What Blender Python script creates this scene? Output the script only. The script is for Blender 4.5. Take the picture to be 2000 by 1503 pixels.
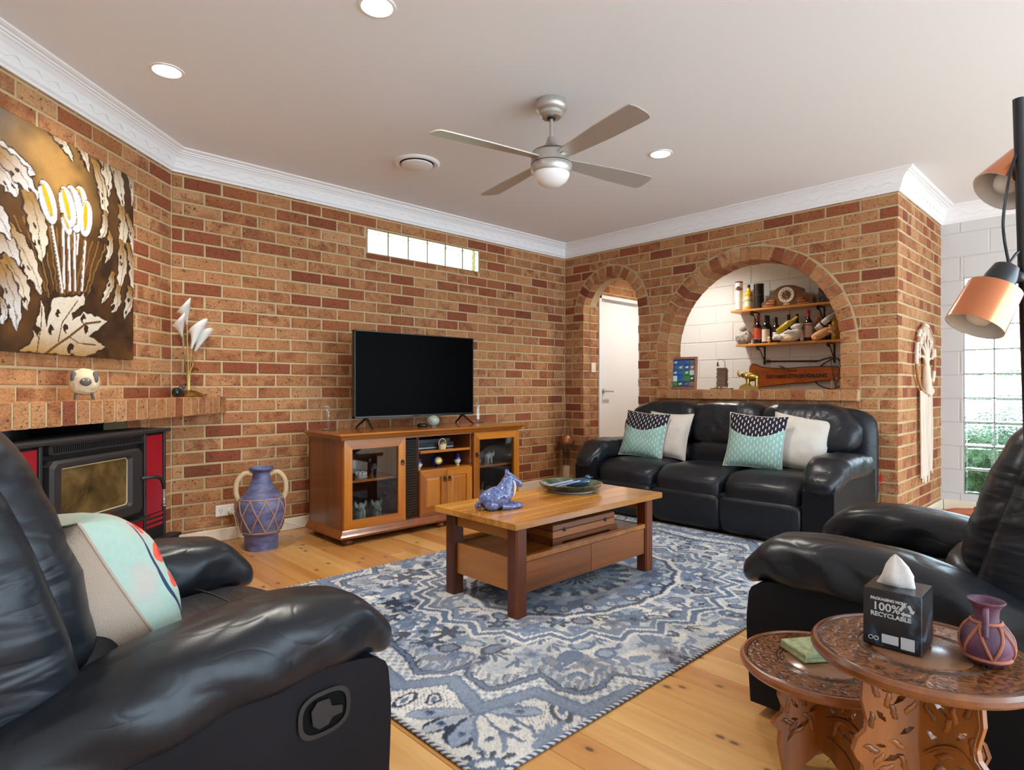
import bpy, bmesh, math, random
import numpy as np
from mathutils import Vector, Matrix, noise

for o in list(bpy.data.objects): bpy.data.objects.remove(o)
SC = bpy.context.scene
COL = SC.collection
PI = math.pi
rnd = random.Random(7)
S2 = math.sqrt(.5)

# ------------------------------------------------------------------ camera
FPX = 1178.0
YAW = math.radians(46.24)
CAM = (-4.936, -4.324, 1.038)
cd = bpy.data.cameras.new('camera'); cam = bpy.data.objects.new('camera', cd); COL.objects.link(cam)
cd.sensor_fit = 'HORIZONTAL'; cd.sensor_width = 36; cd.lens = 36 * FPX / 2000
cd.shift_y = (757 - 751.5) / 2000
cd.clip_start = .02
cam.location = CAM
cam.rotation_euler = (PI / 2, 0, YAW - PI / 2)
SC.camera = cam

# ------------------------------------------------------------------ sky, exposure
W = bpy.data.worlds.new('sky'); SC.world = W; W.use_nodes = True
bg = W.node_tree.nodes['Background']
bg.inputs[0].default_value = (.67, .835, 1.0, 1); bg.inputs[1].default_value = 7.2
SC.view_settings.view_transform = 'Standard'
SC.view_settings.look = 'None'
SC.view_settings.gamma = 1
SC.view_settings.use_curve_mapping = False
SC.view_settings.exposure = 0.28
SC.cycles.use_denoising = True
SC.cycles.max_bounces = 8
SC.cycles.diffuse_bounces = 5
SC.cycles.transparent_max_bounces = 16
SC.cycles.sample_clamp_indirect = 6
SC.cycles.caustics_reflective = False
SC.cycles.caustics_refractive = False

# daylight enters through the glazed openings of the rear and right walls: portals guide the sky's light
def portal(name, loc, rot, sx, sy):
    l = bpy.data.lights.new(name, 'AREA'); l.shape = 'RECTANGLE'; l.size = sx; l.size_y = sy
    l.cycles.is_portal = True
    o = bpy.data.objects.new(name, l); o.location = loc; o.rotation_euler = rot; COL.objects.link(o)
portal('window_rear_offscreen', (-2.1, -6.98, 1.2), (-PI / 2, 0, 0), 5.6, 2.3)
portal('window_right_offscreen', (1.45, -6.1, 1.2), (0, PI / 2, 0), 2.3, 1.2)

# ------------------------------------------------------------------ object helpers
def obj(name, me, mat=None, parent=None, smooth=None, loc=None, rot=None, label=None):
    if isinstance(me, MB): me = me.mesh(name)
    if smooth is not None:
        me.shade_smooth()
        me.set_sharp_from_angle(angle=math.radians(smooth))
    o = bpy.data.objects.new(name, me); COL.objects.link(o)
    if mat is not None and len(me.materials) == 0: me.materials.append(mat)
    if parent is not None: o.parent = parent
    if loc is not None: o.location = loc
    if rot is not None: o.rotation_euler = rot
    if label: o['label'] = label
    return o

def tag(o, label, cat, group=None):
    o['label'] = label; o['category'] = cat
    if group: o['group'] = group
    return o

def thing(name, label, cat, loc=(0, 0, 0), rz=0, group=None):
    o = bpy.data.objects.new(name, None); COL.objects.link(o)
    o.location = loc; o.rotation_euler = (0, 0, rz); o.empty_display_size = .05
    return tag(o, label, cat, group)

def struct(name, me, mat, parent=None, smooth=None):
    o = obj(name, me, mat, parent, smooth)
    if parent is None: o['kind'] = 'structure'
    return o

def copy_tree(o, parent=None):
    c = o.copy(); COL.objects.link(c)
    if parent is not None: c.parent = parent
    for ch in [x for x in bpy.data.objects if x.parent == o]: copy_tree(ch, c)
    return c

# ------------------------------------------------------------------ mesh builder
class MB:
    def __init__(s): s.v = []; s.f = []; s.m = []; s.cur = 0
    def mat(s, i): s.cur = i; return s
    def add(s, vs, fs):
        b = len(s.v); s.v += [tuple(p) for p in vs]
        for f in fs: s.f.append([b + i for i in f]); s.m.append(s.cur)
        return s
    def box(s, x0, y0, z0, x1, y1, z1, b=0):
        x0, x1 = min(x0, x1), max(x0, x1); y0, y1 = min(y0, y1), max(y0, y1); z0, z1 = min(z0, z1), max(z0, z1)
        if b <= 0:
            v = [(x, y, z) for z in (z0, z1) for y in (y0, y1) for x in (x0, x1)]
            return s.add(v, [(0, 2, 3, 1), (4, 5, 7, 6), (0, 1, 5, 4), (2, 6, 7, 3), (0, 4, 6, 2), (1, 3, 7, 5)])
        b = min(b, (x1 - x0) * .49, (y1 - y0) * .49, (z1 - z0) * .49)
        X = (x0, x1); Y = (y0, y1); Z = (z0, z1); v = []
        sg = (1, -1)
        for k in (0, 1):
            for j in (0, 1):
                for i in (0, 1):
                    v.append((X[i], Y[j] + sg[j] * b, Z[k] + sg[k] * b))
                    v.append((X[i] + sg[i] * b, Y[j], Z[k] + sg[k] * b))
                    v.append((X[i] + sg[i] * b, Y[j] + sg[j] * b, Z[k]))
        I = lambda i, j, k, a: 3 * (i + 2 * j + 4 * k) + a
        f = []
        f.append([I(0, 0, 0, 0), I(0, 0, 1, 0), I(0, 1, 1, 0), I(0, 1, 0, 0)]); f.append([I(1, 0, 0, 0), I(1, 1, 0, 0), I(1, 1, 1, 0), I(1, 0, 1, 0)])
        f.append([I(0, 0, 0, 1), I(1, 0, 0, 1), I(1, 0, 1, 1), I(0, 0, 1, 1)]); f.append([I(0, 1, 0, 1), I(0, 1, 1, 1), I(1, 1, 1, 1), I(1, 1, 0, 1)])
        f.append([I(0, 0, 0, 2), I(0, 1, 0, 2), I(1, 1, 0, 2), I(1, 0, 0, 2)]); f.append([I(0, 0, 1, 2), I(1, 0, 1, 2), I(1, 1, 1, 2), I(0, 1, 1, 2)])
        for j in (0, 1):
            for k in (0, 1):
                q = [I(0, j, k, 1), I(0, j, k, 2), I(1, j, k, 2), I(1, j, k, 1)]; f.append(q if (j + k) % 2 == 0 else q[::-1])
        for i in (0, 1):
            for k in (0, 1):
                q = [I(i, 0, k, 0), I(i, 1, k, 0), I(i, 1, k, 2), I(i, 0, k, 2)]; f.append(q if (i + k) % 2 == 0 else q[::-1])
        for i in (0, 1):
            for j in (0, 1):
                q = [I(i, j, 0, 0), I(i, j, 0, 1), I(i, j, 1, 1), I(i, j, 1, 0)]; f.append(q if (i + j) % 2 == 0 else q[::-1])
        for k in (0, 1):
            for j in (0, 1):
                for i in (0, 1):
                    q = [I(i, j, k, 0), I(i, j, k, 2), I(i, j, k, 1)]; f.append(q if (i + j + k) % 2 == 0 else q[::-1])
        return s.add(v, f)
    def loft(s, rings, cap=True, closed=True, loop=False):
        n = len(rings[0]); m = len(rings); v = [p for r in rings for p in r]; f = []
        for a in range(m if loop else m - 1):
            b = (a + 1) % m
            for i in range(n if closed else n - 1):
                j = (i + 1) % n; f.append([a * n + i, a * n + j, b * n + j, b * n + i])
        if cap and not loop:
            f.append(list(range(n))[::-1]); f.append([(m - 1) * n + i for i in range(n)])
        return s.add(v, f)
    def lathe(s, prof, n=24, c=(0, 0, 0), cap=True, axis='z', sc=(1, 1)):
        R = []
        for r, z in prof:
            ring = []
            for i in range(n):
                a = 2 * PI * i / n; x, y = r * math.cos(a) * sc[0], r * math.sin(a) * sc[1]
                ring.append({'z': (c[0] + x, c[1] + y, c[2] + z), 'y': (c[0] + x, c[1] + z, c[2] - y), 'x': (c[0] + z, c[1] + x, c[2] + y)}[axis])
            R.append(ring)
        return s.loft(R, cap)
    def cyl(s, c, r, h, n=20, axis='z', r2=None):
        return s.lathe([(r, 0), (r if r2 is None else r2, h)], n, c, True, axis)
    def tube(s, pts, r, n=8, cap=True, loop=False, flat=1.0):
        P = [Vector(p) for p in pts]; m = len(P); rings = []
        up = None
        for i in range(m):
            a = P[i - 1] if (i > 0 or loop) else P[i]; b = P[(i + 1) % m] if (i < m - 1 or loop) else P[i]
            t = (b - a).normalized() if (b - a).length > 1e-9 else Vector((0, 0, 1))
            if up is None:
                up = Vector((0, 0, 1)) if abs(t.z) < .9 else Vector((1, 0, 0))
            u = (up - t * up.dot(t))
            if u.length < 1e-6: u = t.orthogonal()
            u.normalize(); w = t.cross(u); up = u
            rr = r[i] if isinstance(r, (list, tuple)) else r
            rings.append([P[i] + u * (math.cos(2 * PI * k / n) * rr * flat) + w * (math.sin(2 * PI * k / n) * rr) for k in range(n)])
        return s.loft(rings, cap, True, loop)
    def prism(s, poly, d0, d1, axis='y', T=None):
        T = T or {'y': lambda a, b, d: (a, d, b), 'z': lambda a, b, d: (a, b, d), 'x': lambda a, b, d: (d, a, b)}[axis]
        n = len(poly); A = [T(a, b, d0) for a, b in poly]; B = [T(a, b, d1) for a, b in poly]
        f = [[i, (i + 1) % n, n + (i + 1) % n, n + i] for i in range(n)] + [list(range(n))[::-1], list(range(n, 2 * n))]
        return s.add(A + B, f)
    def sph(s, c, r, n=16, m=10):
        r = r if isinstance(r, (tuple, list)) else (r, r, r); R = []
        for i in range(m + 1):
            t = PI * i / m; t = min(max(t, .03), PI - .03)
            R.append([(c[0] + r[0] * math.sin(t) * math.cos(2 * PI * k / n), c[1] + r[1] * math.sin(t) * math.sin(2 * PI * k / n), c[2] - r[2] * math.cos(t)) for k in range(n)])
        return s.loft(R)
    def pad(s, c, h, k=5, n=(8, 8, 6), fn=None):
        """rounded cushion box: half sizes h, super-ellipsoid power k, optional per-point callback in unit space"""
        for ax in range(3):
            a, b = [(1, 2), (2, 0), (0, 1)][ax]
            for sg in (-1, 1):
                na, nb = n[a], n[b]; v = []
                for j in range(nb + 1):
                    for i in range(na + 1):
                        p = [0, 0, 0]; p[ax] = sg
                        p[a] = math.sin((2 * i / na - 1) * PI / 2) * .35 + (2 * i / na - 1) * .65
                        p[b] = math.sin((2 * j / nb - 1) * PI / 2) * .35 + (2 * j / nb - 1) * .65
                        q = sum(abs(x) ** k for x in p) ** (-1 / k)
                        u = [x * q for x in p]
                        w = [c[d] + h[d] * u[d] for d in range(3)]
                        if fn: w = fn(u, w)
                        v.append(tuple(w))
                f = []
                for j in range(nb):
                    for i in range(na):
                        q = [j * (na + 1) + i, j * (na + 1) + i + 1, (j + 1) * (na + 1) + i + 1, (j + 1) * (na + 1) + i]
                        f.append(q if sg > 0 else q[::-1])
                s.add(v, f)
        s.weld = 1e-5
        return s
    def tf(s, fn): s.v = [tuple(fn(*p)) for p in s.v]; return s
    def mesh(s, name='m', mats=None):
        me = bpy.data.meshes.new(name); me.from_pydata(s.v, [], s.f)
        if any(s.m): me.polygons.foreach_set('material_index', s.m)
        if getattr(s, 'weld', 0):
            b = bmesh.new(); b.from_mesh(me); bmesh.ops.remove_doubles(b, verts=b.verts, dist=s.weld)
            bmesh.ops.recalc_face_normals(b, faces=b.faces); b.to_mesh(me); b.free()
        for m_ in (mats or []): me.materials.append(m_)
        me.update(); return me

def fix_normals(me):
    b = bmesh.new(); b.from_mesh(me); bmesh.ops.recalc_face_normals(b, faces=b.faces); b.to_mesh(me); b.free(); return me

def bez(pts, n=8):
    """smooth curve through points (Catmull-Rom)"""
    P = [Vector(p) for p in pts]; out = []
    for i in range(len(P) - 1):
        p0 = P[max(i - 1, 0)]; p1 = P[i]; p2 = P[i + 1]; p3 = P[min(i + 2, len(P) - 1)]
        for k in range(n):
            t = k / n
            out.append(.5 * ((2 * p1) + (p2 - p0) * t + (2 * p0 - 5 * p1 + 4 * p2 - p3) * t * t + (3 * p1 - p0 - 3 * p2 + p3) * t ** 3))
    out.append(P[-1]); return out

def bez2(pts, n=8): return [(p.x, p.y) for p in bez([(a, b, 0) for a, b in pts], n)]

# ------------------------------------------------------------------ material helpers
def s2l(r, g, b):
    f = lambda c: (c / 255 / 12.92) if c <= 10.31 else ((c / 255 + .055) / 1.055) ** 2.4
    return (f(r), f(g), f(b), 1)

class G:
    def __init__(s, name):
        s.m = bpy.data.materials.new(name); s.m.use_nodes = True; s.nt = s.m.node_tree
        s.b = s.nt.nodes['Principled BSDF']; s.out = s.nt.nodes['Material Output']
    def n(s, t, _p=None, **kw):
        nd = s.nt.nodes.new('ShaderNode' + t)
        for k, v in (_p or {}).items(): setattr(nd, k, v)
        for k, v in kw.items():
            s.set(nd.inputs[int(k[1:])] if k[0] == 'i' and k[1:].isdigit() else nd.inputs[k.replace('_', ' ')], v)
        return nd
    def set(s, i, v):
        if isinstance(v, bpy.types.NodeSocket): s.nt.links.new(v, i)
        elif isinstance(v, bpy.types.Node): s.nt.links.new(v.outputs[0], i)
        else: i.default_value = v
    def p(s, **kw):
        for k, v in kw.items(): s.set(s.b.inputs[k.replace('_', ' ')], v)
        return s
    def math(s, op, a, b=0., c=0.): return s.n('Math', {'operation': op}, i0=a, i1=b, i2=c).outputs[0]
    def ramp(s, fac, stops, mode='LINEAR'):
        r = s.n('ValToRGB', Fac=fac); e = r.color_ramp.elements; r.color_ramp.interpolation = mode
        while len(e) < len(stops): e.new(.5)
        for x, (p, c) in zip(e, stops): x.position = p; x.color = c if len(c) == 4 else (*c, 1)
        return r.outputs[0]
    def mix(s, f, a, b, mode='MIX'):
        nd = s.n('Mix', {'data_type': 'RGBA', 'blend_type': mode}); s.set(nd.inputs[0], f); s.set(nd.inputs[6], a); s.set(nd.inputs[7], b)
        return nd.outputs[2]
    def coord(s, kind='Object', scale=None, rand=True, rot=(0, 0, 0)):
        v = s.n('TexCoord').outputs[kind]
        if rand:
            oi = s.n('ObjectInfo').outputs['Random']
            cb = s.n('CombineXYZ', X=s.math('MULTIPLY', oi, 37.), Y=s.math('MULTIPLY', oi, 91.), Z=s.math('MULTIPLY', oi, 53.))
            v = s.n('VectorMath', {'operation': 'ADD'}, i0=v, i1=cb).outputs[0]
        if scale is not None: v = s.n('Mapping', Vector=v, Scale=scale, Rotation=rot).outputs[0]
        return v
    def noise(s, vec, scale=5., detail=3., rough=.55, dist=0.):
        return s.n('TexNoise', Vector=vec, Scale=scale, Detail=detail, Roughness=rough, Distortion=dist).outputs[0]
    def bump(s, h, strength=.3, dist=.01, normal=None):
        b = s.n('Bump', Strength=strength, Distance=dist, Height=h)
        if normal is not None: s.set(b.inputs['Normal'], normal)
        return b.outputs[0]

def plain(name, col, rough=.5, metal=0., spec=.5, bump=0., bscale=60., coat=0., var=0., trans=0., ior=1.45):
    g = G(name); c = col if len(col) == 4 else (*col, 1)
    g.p(Base_Color=c, Roughness=rough, Metallic=metal); g.b.inputs['Specular IOR Level'].default_value = spec
    if coat: g.b.inputs['Coat Weight'].default_value = coat; g.b.inputs['Coat Roughness'].default_value = .08
    if trans: g.b.inputs['Transmission Weight'].default_value = trans; g.b.inputs['IOR'].default_value = ior
    if var or bump:
        nz = g.noise(g.coord(), bscale, 4.)
        if var: g.p(Base_Color=g.mix(nz, [x * (1 - var) for x in c[:3]] + [1], [min(1, x * (1 + var)) for x in c[:3]] + [1]))
        if bump: g.p(Normal=g.bump(nz, bump, .004))
    return g.m

def glassy(name, tint=(1, 1, 1, 1), gloss=.12, rough=.02):
    """thin clear glass: see-through with a mirror sheen"""
    g = G(name); nt = g.nt
    t = g.n('BsdfTransparent', Color=tint); gl = g.n('BsdfGlossy', Color=(1, 1, 1, 1), Roughness=rough)
    fr = g.n('Fresnel', IOR=1.5); f = g.math('MINIMUM', g.math('ADD', g.math('MULTIPLY', fr, .55), gloss * .1), 1.)
    mx = g.n('MixShader', Fac=f); nt.links.new(t.outputs[0], mx.inputs[1]); nt.links.new(gl.outputs[0], mx.inputs[2])
    nt.links.new(mx.outputs[0], g.out.inputs[0]); nt.nodes.remove(g.b)
    return g.m

def wood(name, dark, light, axis=0, rough=.32, scale=1., knots=False, coat=.25, spec=.5, streak=1.):
    g = G(name); sc = [26. * scale] * 3; sc[axis] = 1.6 * scale
    v = g.coord('Object', sc); n1 = g.noise(v, 1., 5., .6, .6)
    sc2 = [7. * scale] * 3; sc2[axis] = .5 * scale
    n2 = g.noise(g.coord('Object', sc2), 1., 2., .5, .8)
    f = g.math('ADD', g.math('MULTIPLY', n1, .45), g.math('MULTIPLY', n2, .55 * streak))
    oi = g.n('ObjectInfo').outputs['Random']
    f = g.math('ADD', f, g.math('MULTIPLY', g.math('SUBTRACT', oi, .5), .30))
    c = g.ramp(f, [(.3, dark), (.52, [(a + b) / 2 for a, b in zip(dark[:3], light[:3])]), (.72, light)])
    if knots:
        sk = [6.] * 3; sk[axis] = 3.4
        vo = g.n('TexVoronoi', {'feature': 'F1', 'voronoi_dimensions': '2D'}, Vector=g.coord('Object', sk), Scale=1., Randomness=1.)
        k = g.ramp(vo.outputs['Distance'], [(.0, (1, 1, 1)), (.04, (.9, .9, .9)), (.058, (.25, .25, .25)), (.13, (0, 0, 0))])
        c = g.mix(g.math('MULTIPLY', k, .9), c, [x * .18 for x in dark[:3]] + [1])
    g.p(Base_Color=c, Roughness=rough); g.b.inputs['Coat Weight'].default_value = coat; g.b.inputs['Coat Roughness'].default_value = .12
    g.b.inputs['Specular IOR Level'].default_value = spec
    g.p(Normal=g.bump(n1, .06, .003))
    return g.m

MAT = {}
# ================================================================== ROOM MATERIALS
def brick_mat(name, tint=(1, 1, 1)):
    g = G(name)
    oi = g.n('ObjectInfo').outputs['Random']
    at = g.n('Attribute', {'attribute_name': 'rnd'}).outputs['Fac']
    r = g.math('FRACT', g.math('ADD', oi, at))
    r2 = g.math('FRACT', g.math('MULTIPLY', r, 17.31))
    r3 = g.math('FRACT', g.math('MULTIPLY', r, 41.77))
    v = g.n('TexCoord').outputs['Object']
    cb = g.n('CombineXYZ', X=g.math('MULTIPLY', r, 61.), Y=g.math('MULTIPLY', r2, 17.), Z=g.math('MULTIPLY', r3, 33.))
    v = g.n('VectorMath', {'operation': 'ADD'}, i0=v, i1=cb).outputs[0]
    base = g.ramp(r2, [(0., s2l(184, 128, 80)), (.28, s2l(196, 140, 92)), (.48, s2l(174, 114, 66)), (.66, s2l(200, 150, 104)), (.80, s2l(164, 98, 56)), (.92, s2l(150, 76, 44)), (1., s2l(126, 60, 38))])
    blot = g.noise(v, 11., 3., .6, .5)
    bf = g.math('MULTIPLY', g.ramp(blot, [(.42, (0, 0, 0)), (.64, (1, 1, 1))]), g.ramp(r3, [(.2, (.2, .2, .2)), (.75, (.85, .85, .85))]))
    c = g.mix(bf, base, s2l(136, 72, 44))
    fine = g.noise(v, 90., 4., .65)
    c = g.mix(.55, c, g.ramp(fine, [(.28, (.38, .36, .35)), (.5, (1., 1., 1.)), (.72, (1.32, 1.32, 1.32))]), 'MULTIPLY')
    wn_ = g.n('TexNoise', Vector=v, Scale=70., Detail=2.).outputs[1]
    vd = g.n('VectorMath', {'operation': 'MULTIPLY_ADD'}, i0=wn_, i1=(.022, .022, .022), i2=v).outputs[0]
    vo = g.n('TexVoronoi', {'feature': 'F1'}, Vector=vd, Scale=46., Randomness=1.).outputs['Distance']
    msk = g.ramp(g.noise(v, 16., 2.), [(.42, (.08, .08, .08)), (.58, (1, 1, 1))])
    sp = g.math('MULTIPLY', g.ramp(vo, [(.14, (1, 1, 1)), (.30, (0, 0, 0))]), msk)
    sp = g.math('MAXIMUM', sp, g.math('MULTIPLY', g.ramp(g.noise(v, 150., 3., .7), [(.60, (0, 0, 0)), (.70, (1, 1, 1))]), .5))
    c = g.mix(g.math('MULTIPLY', sp, .85), c, s2l(48, 34, 28))
    c = g.mix(.10, c, s2l(150, 122, 98))
    if tint != (1, 1, 1): c = g.mix(1., c, (*tint, 1), 'MULTIPLY')
    g.p(Base_Color=c, Roughness=.85); g.b.inputs['Specular IOR Level'].default_value = .25
    vs = g.n('Mapping', Vector=v, Scale=(30., 30., 90.)).outputs[0]
    h = g.math('SUBTRACT', g.math('ADD', g.math('MULTIPLY', fine, .6), g.noise(vs, 1., 3.)), g.math('MULTIPLY', sp, .8))
    g.p(Normal=g.bump(h, .75, .007))
    return g.m
MAT['brick'] = brick_mat('brick_flecked')
MAT['mortar'] = plain('mortar_sand', s2l(194, 170, 132), .95, bump=.5, bscale=220, var=.14, spec=.1)
MAT['white_block'] = plain('painted_block', s2l(210, 208, 205), .6, bump=.18, bscale=120, spec=.3)
MAT['rear_paint'] = plain('rear_wall_paint', s2l(234, 232, 228), .7)
MAT['white_joint'] = plain('painted_joint', s2l(196, 193, 189), .8)
MAT['ceiling'] = plain('ceiling_paint', s2l(238, 238, 238), .9, bump=.05, bscale=40, spec=.15)
MAT['plaster'] = plain('cornice_plaster', s2l(240, 239, 238), .6, bump=.1, bscale=45, spec=.3)
MAT['trim'] = plain('trim_cream', s2l(234, 222, 198), .45)
MAT['door'] = plain('door_white', s2l(240, 239, 238), .4)
MAT['pine'] = wood('pine_boards', s2l(180, 120, 60), s2l(212, 166, 100), 1, .3, .9, knots=True, coat=.3)
MAT['alu'] = plain('frame_white', s2l(225, 225, 225), .4)
MAT['chrome'] = plain('satin_chrome', s2l(200, 198, 194), .25, 1.)
MAT['black_metal'] = plain('black_metal', (.012, .012, .013, 1), .42)
MAT['white_plastic'] = plain('white_plastic', s2l(240, 238, 232), .35)

ZC = 2.57      # ceiling
ZB = 2.433     # bottom of cornice
LX, RX, RY = -5.45, 1.32, -7.0
C0 = (-3.833, 0.0)

# ================================================================== FLOOR
fl_me = MB().box(LX - .1, RY - .1, -.12, RX + .1, .15, -.018)
floor = struct('floor', fl_me, MAT['black_metal'])
pl_mesh = {}
def plank_mesh(L, w):
    k = (round(L, 3), round(w, 3))
    if k not in pl_mesh:
        m = MB().box(-w / 2, -L / 2, -.018, w / 2, L / 2, 0, .0012).mesh('plank'); m.materials.append(MAT['pine']); pl_mesh[k] = m
    return pl_mesh[k]
pw = .128; nx = int((RX - LX) / pw)
for i in range(nx + 1):
    x = LX + (i + .5) * pw; y = 0.1; cut = [.1]
    y -= (1.2, 2.6, 3.4, 1.9)[i % 4] + (i * 37 % 10) * .07
    while y > RY: cut.append(y); y -= (3.0, 2.4, 3.6)[i % 3]
    cut.append(RY)
    for a, b in zip(cut, cut[1:]):
        o = obj('plank', plank_mesh(a - b - .0015, pw - .0015), None, floor, loc=(x, (a + b) / 2, 0))

# ================================================================== BRICK LAYING
# a wall frame: (ox, oy) start, (ux, uy) unit direction left to right as seen from the room; local y points into the wall
def frame(o, u): return Matrix(((u[0], -u[1], 0, o[0]), (u[1], u[0], 0, o[1]), (0, 0, 1, 0), (0, 0, 0, 1)))
def clip(poly, nx_, nz_, d):
    out = []
    for i in range(len(poly)):
        a, b = poly[i], poly[(i + 1) % len(poly)]
        da = a[0] * nx_ + a[1] * nz_ - d; db = b[0] * nx_ + b[1] * nz_ - d
        if da >= 0: out.append(a)
        if (da >= 0) != (db >= 0):
            t = da / (da - db); out.append((a[0] + t * (b[0] - a[0]), a[1] + t * (b[1] - a[1])))
    return out
def area(p): return abs(sum(p[i][0] * p[(i + 1) % len(p)][1] - p[(i + 1) % len(p)][0] * p[i][1] for i in range(len(p)))) / 2
def brick_geo(poly, depth=.022, ch=.004, jit=0):
    """front-chamfered brick face from a convex polygon (u, z), local y = 0 at the face"""
    n = len(poly); cx = sum(p[0] for p in poly) / n; cz = sum(p[1] for p in poly) / n
    def ins(p, d):
        L = math.hypot(p[0] - cx, p[1] - cz) or 1; sx = (p[0] - cx); sz = (p[1] - cz)
        return (p[0] - math.copysign(min(d, abs(sx)), sx) if abs(sx) > 1e-6 else p[0], p[1] - math.copysign(min(d, abs(sz)), sz) if abs(sz) > 1e-6 else p[1])
    J = lambda: rnd.uniform(-jit, jit)
    A = [(p[0], depth, p[1]) for p in poly]
    B = []; Cc = []
    for p in poly:
        a, b = J(), J(); B.append((p[0] + a, ch, p[1] + b)); q = ins(p, ch); Cc.append((q[0] + a, J() * .4, q[1] + b))
    f = []
    for i in range(n):
        j = (i + 1) % n; f.append([i, j, n + j, n + i]); f.append([n + i, n + j, 2 * n + j, 2 * n + i])
    f.append([2 * n + i for i in range(n)])
    return A + B + Cc, f
RB = {}
def rect_brick(w, h, mat):
    k = (round(w, 3), round(h, 3), mat.name)
    if k not in RB:
        RB[k] = []
        for _ in range(4):
            v, f = brick_geo([(-w / 2, -h / 2), (w / 2, -h / 2), (w / 2, h / 2), (-w / 2, h / 2)], jit=.0016)
            me = bpy.data.meshes.new('brick'); me.from_pydata(v, [], f); me.materials.append(mat); RB[k].append(me)
    return rnd.choice(RB[k])
def lay(wall, M, polys, mat, limit=10 ** 6, score=None, name='brick', proud=.0):
    """polys: list of (u, z) polygons -> brick objects; past the limit the smallest on screen become one 'stuff' part"""
    order = sorted(polys, key=lambda p: -(score(p) if score else 0))
    Mi = wall.matrix_world.inverted() if wall else Matrix()
    for p in order[:limit]:
        us = [q[0] for q in p]; zs = [q[1] for q in p]
        w, h = max(us) - min(us), max(zs) - min(zs); cu, cz = (max(us) + min(us)) / 2, (max(zs) + min(zs)) / 2
        if len(p) == 4 and abs(area(p) - w * h) < 1e-7:
            me = rect_brick(w, h, mat)
        else:
            v, f = brick_geo([(a - cu, b - cz) for a, b in p]); me = bpy.data.meshes.new('brick'); me.from_pydata(v, [], f); me.materials.append(mat)
        o = obj(name, me, None, wall)
        o.matrix_local = M @ Matrix.Translation((cu, rnd.uniform(-.0015, .0015) - proud, cz))
    rest = order[limit:]
    if rest:
        mb = MB(); val = []
        for p in rest:
            v, f = brick_geo(p, jit=.0016); y = rnd.uniform(-.0015, .0015)
            mb.add([M @ Vector((a, b + y, c)) for a, b, c in v], f); q = rnd.random(); val += [q] * len(v)
        me = mb.mesh('bricks'); me.materials.append(mat)
        at = me.attributes.new('rnd', 'FLOAT', 'POINT'); at.data.foreach_set('value', val)
        o = obj(name + '_course', me, None, wall); o['kind'] = 'stuff'
def courses(u0, u1, z0, z1, off, mod=.24, ch=.086, zb=.014, joint=.0128):
    out = []; k0 = int(math.floor((z0 - zb) / ch)); k1 = int(math.ceil((z1 - zb) / ch))
    for k in range(k0, k1):
        a = max(zb + k * ch + joint / 2, z0); b = min(zb + (k + 1) * ch - joint / 2, z1)
        if b - a < .012: continue
        s = off[k % 2]; i = math.floor((u0 - s) / mod)
        while s + i * mod < u1:
            l = max(s + i * mod + joint / 2, u0); r = min(s + (i + 1) * mod - joint / 2, u1)
            if r - l > .012: out.append([(l, a), (r, a), (r, b), (l, b)])
            i += 1
    return out
def cut_box(polys, u0, u1, z0, z1):
    out = []
    for p in polys:
        a, c = min(q[0] for q in p), max(q[0] for q in p); b, d = min(q[1] for q in p), max(q[1] for q in p)
        if c <= u0 or a >= u1 or d <= z0 or b >= z1: out.append(p); continue
        if a < u0 - .015: out.append([(a, b), (u0, b), (u0, d), (a, d)])
        if c > u1 + .015: out.append([(u1, b), (c, b), (c, d), (u1, d)])
        A, B_ = max(a, u0), min(c, u1)
        if B_ - A > .02:
            if b < z0 - .015: out.append([(A, b), (B_, b), (B_, z0), (A, z0)])
            if d > z1 + .015: out.append([(A, z1), (B_, z1), (B_, d), (A, d)])
    return out
def cut_disc(polys, cu, cz, R):
    out = []
    for p in polys:
        if all(q[1] <= cz + .001 for q in p): out.append(p); continue
        mx = sum(q[0] for q in p) / len(p); mz = sum(q[1] for q in p) / len(p)
        q = max(min(cu, max(a[0] for a in p)), min(a[0] for a in p)), max(min(cz, max(a[1] for a in p)), min(a[1] for a in p))
        if math.hypot(q[0] - cu, q[1] - cz) >= R: out.append(p); continue
        L = math.hypot(mx - cu, mz - cz)
        if L < 1e-4: continue
        n_ = ((mx - cu) / L, (mz - cz) / L); c = clip(p, n_[0], n_[1], n_[0] * cu + n_[1] * cz + R)
        if len(c) >= 3 and area(c) > .0012: out.append(c)
    return out
FV = (math.cos(YAW), math.sin(YAW)); RV = (math.sin(YAW), -math.cos(YAW))
def view_area(M):
    def f(p):
        u = sum(q[0] for q in p) / len(p); z = sum(q[1] for q in p) / len(p); w = M @ Vector((u, 0, z))
        dx, dy = w.x - CAM[0], w.y - CAM[1]; d = dx * FV[0] + dy * FV[1]; r = dx * RV[0] + dy * RV[1]
        if d < .1 or abs(r / d * FPX) > 1040: return -1
        return area(p) / d ** 2
    return f
def wall_body(M, outer, holes, y0, y1):
    from mathutils.geometry import tessellate_polygon
    loops = [outer] + holes; pts = [q for l in loops for q in l]
    tri = tessellate_polygon([[Vector((a, b, 0)) for a, b in l] for l in loops])
    mb = MB(); n = len(pts)
    V = [M @ Vector((a, y0, b)) for a, b in pts] + [M @ Vector((a, y1, b)) for a, b in pts]
    f = [list(t) for t in tri] + [[n + i for i in t[::-1]] for t in tri]; b = 0
    for l in loops:
        m = len(l); f += [[b + i, b + (i + 1) % m, n + b + (i + 1) % m, n + b + i] for i in range(m)]; b += m
    mb.add(V, f); me = mb.mesh('wall'); return fix_normals(me)
REC = .005
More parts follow.
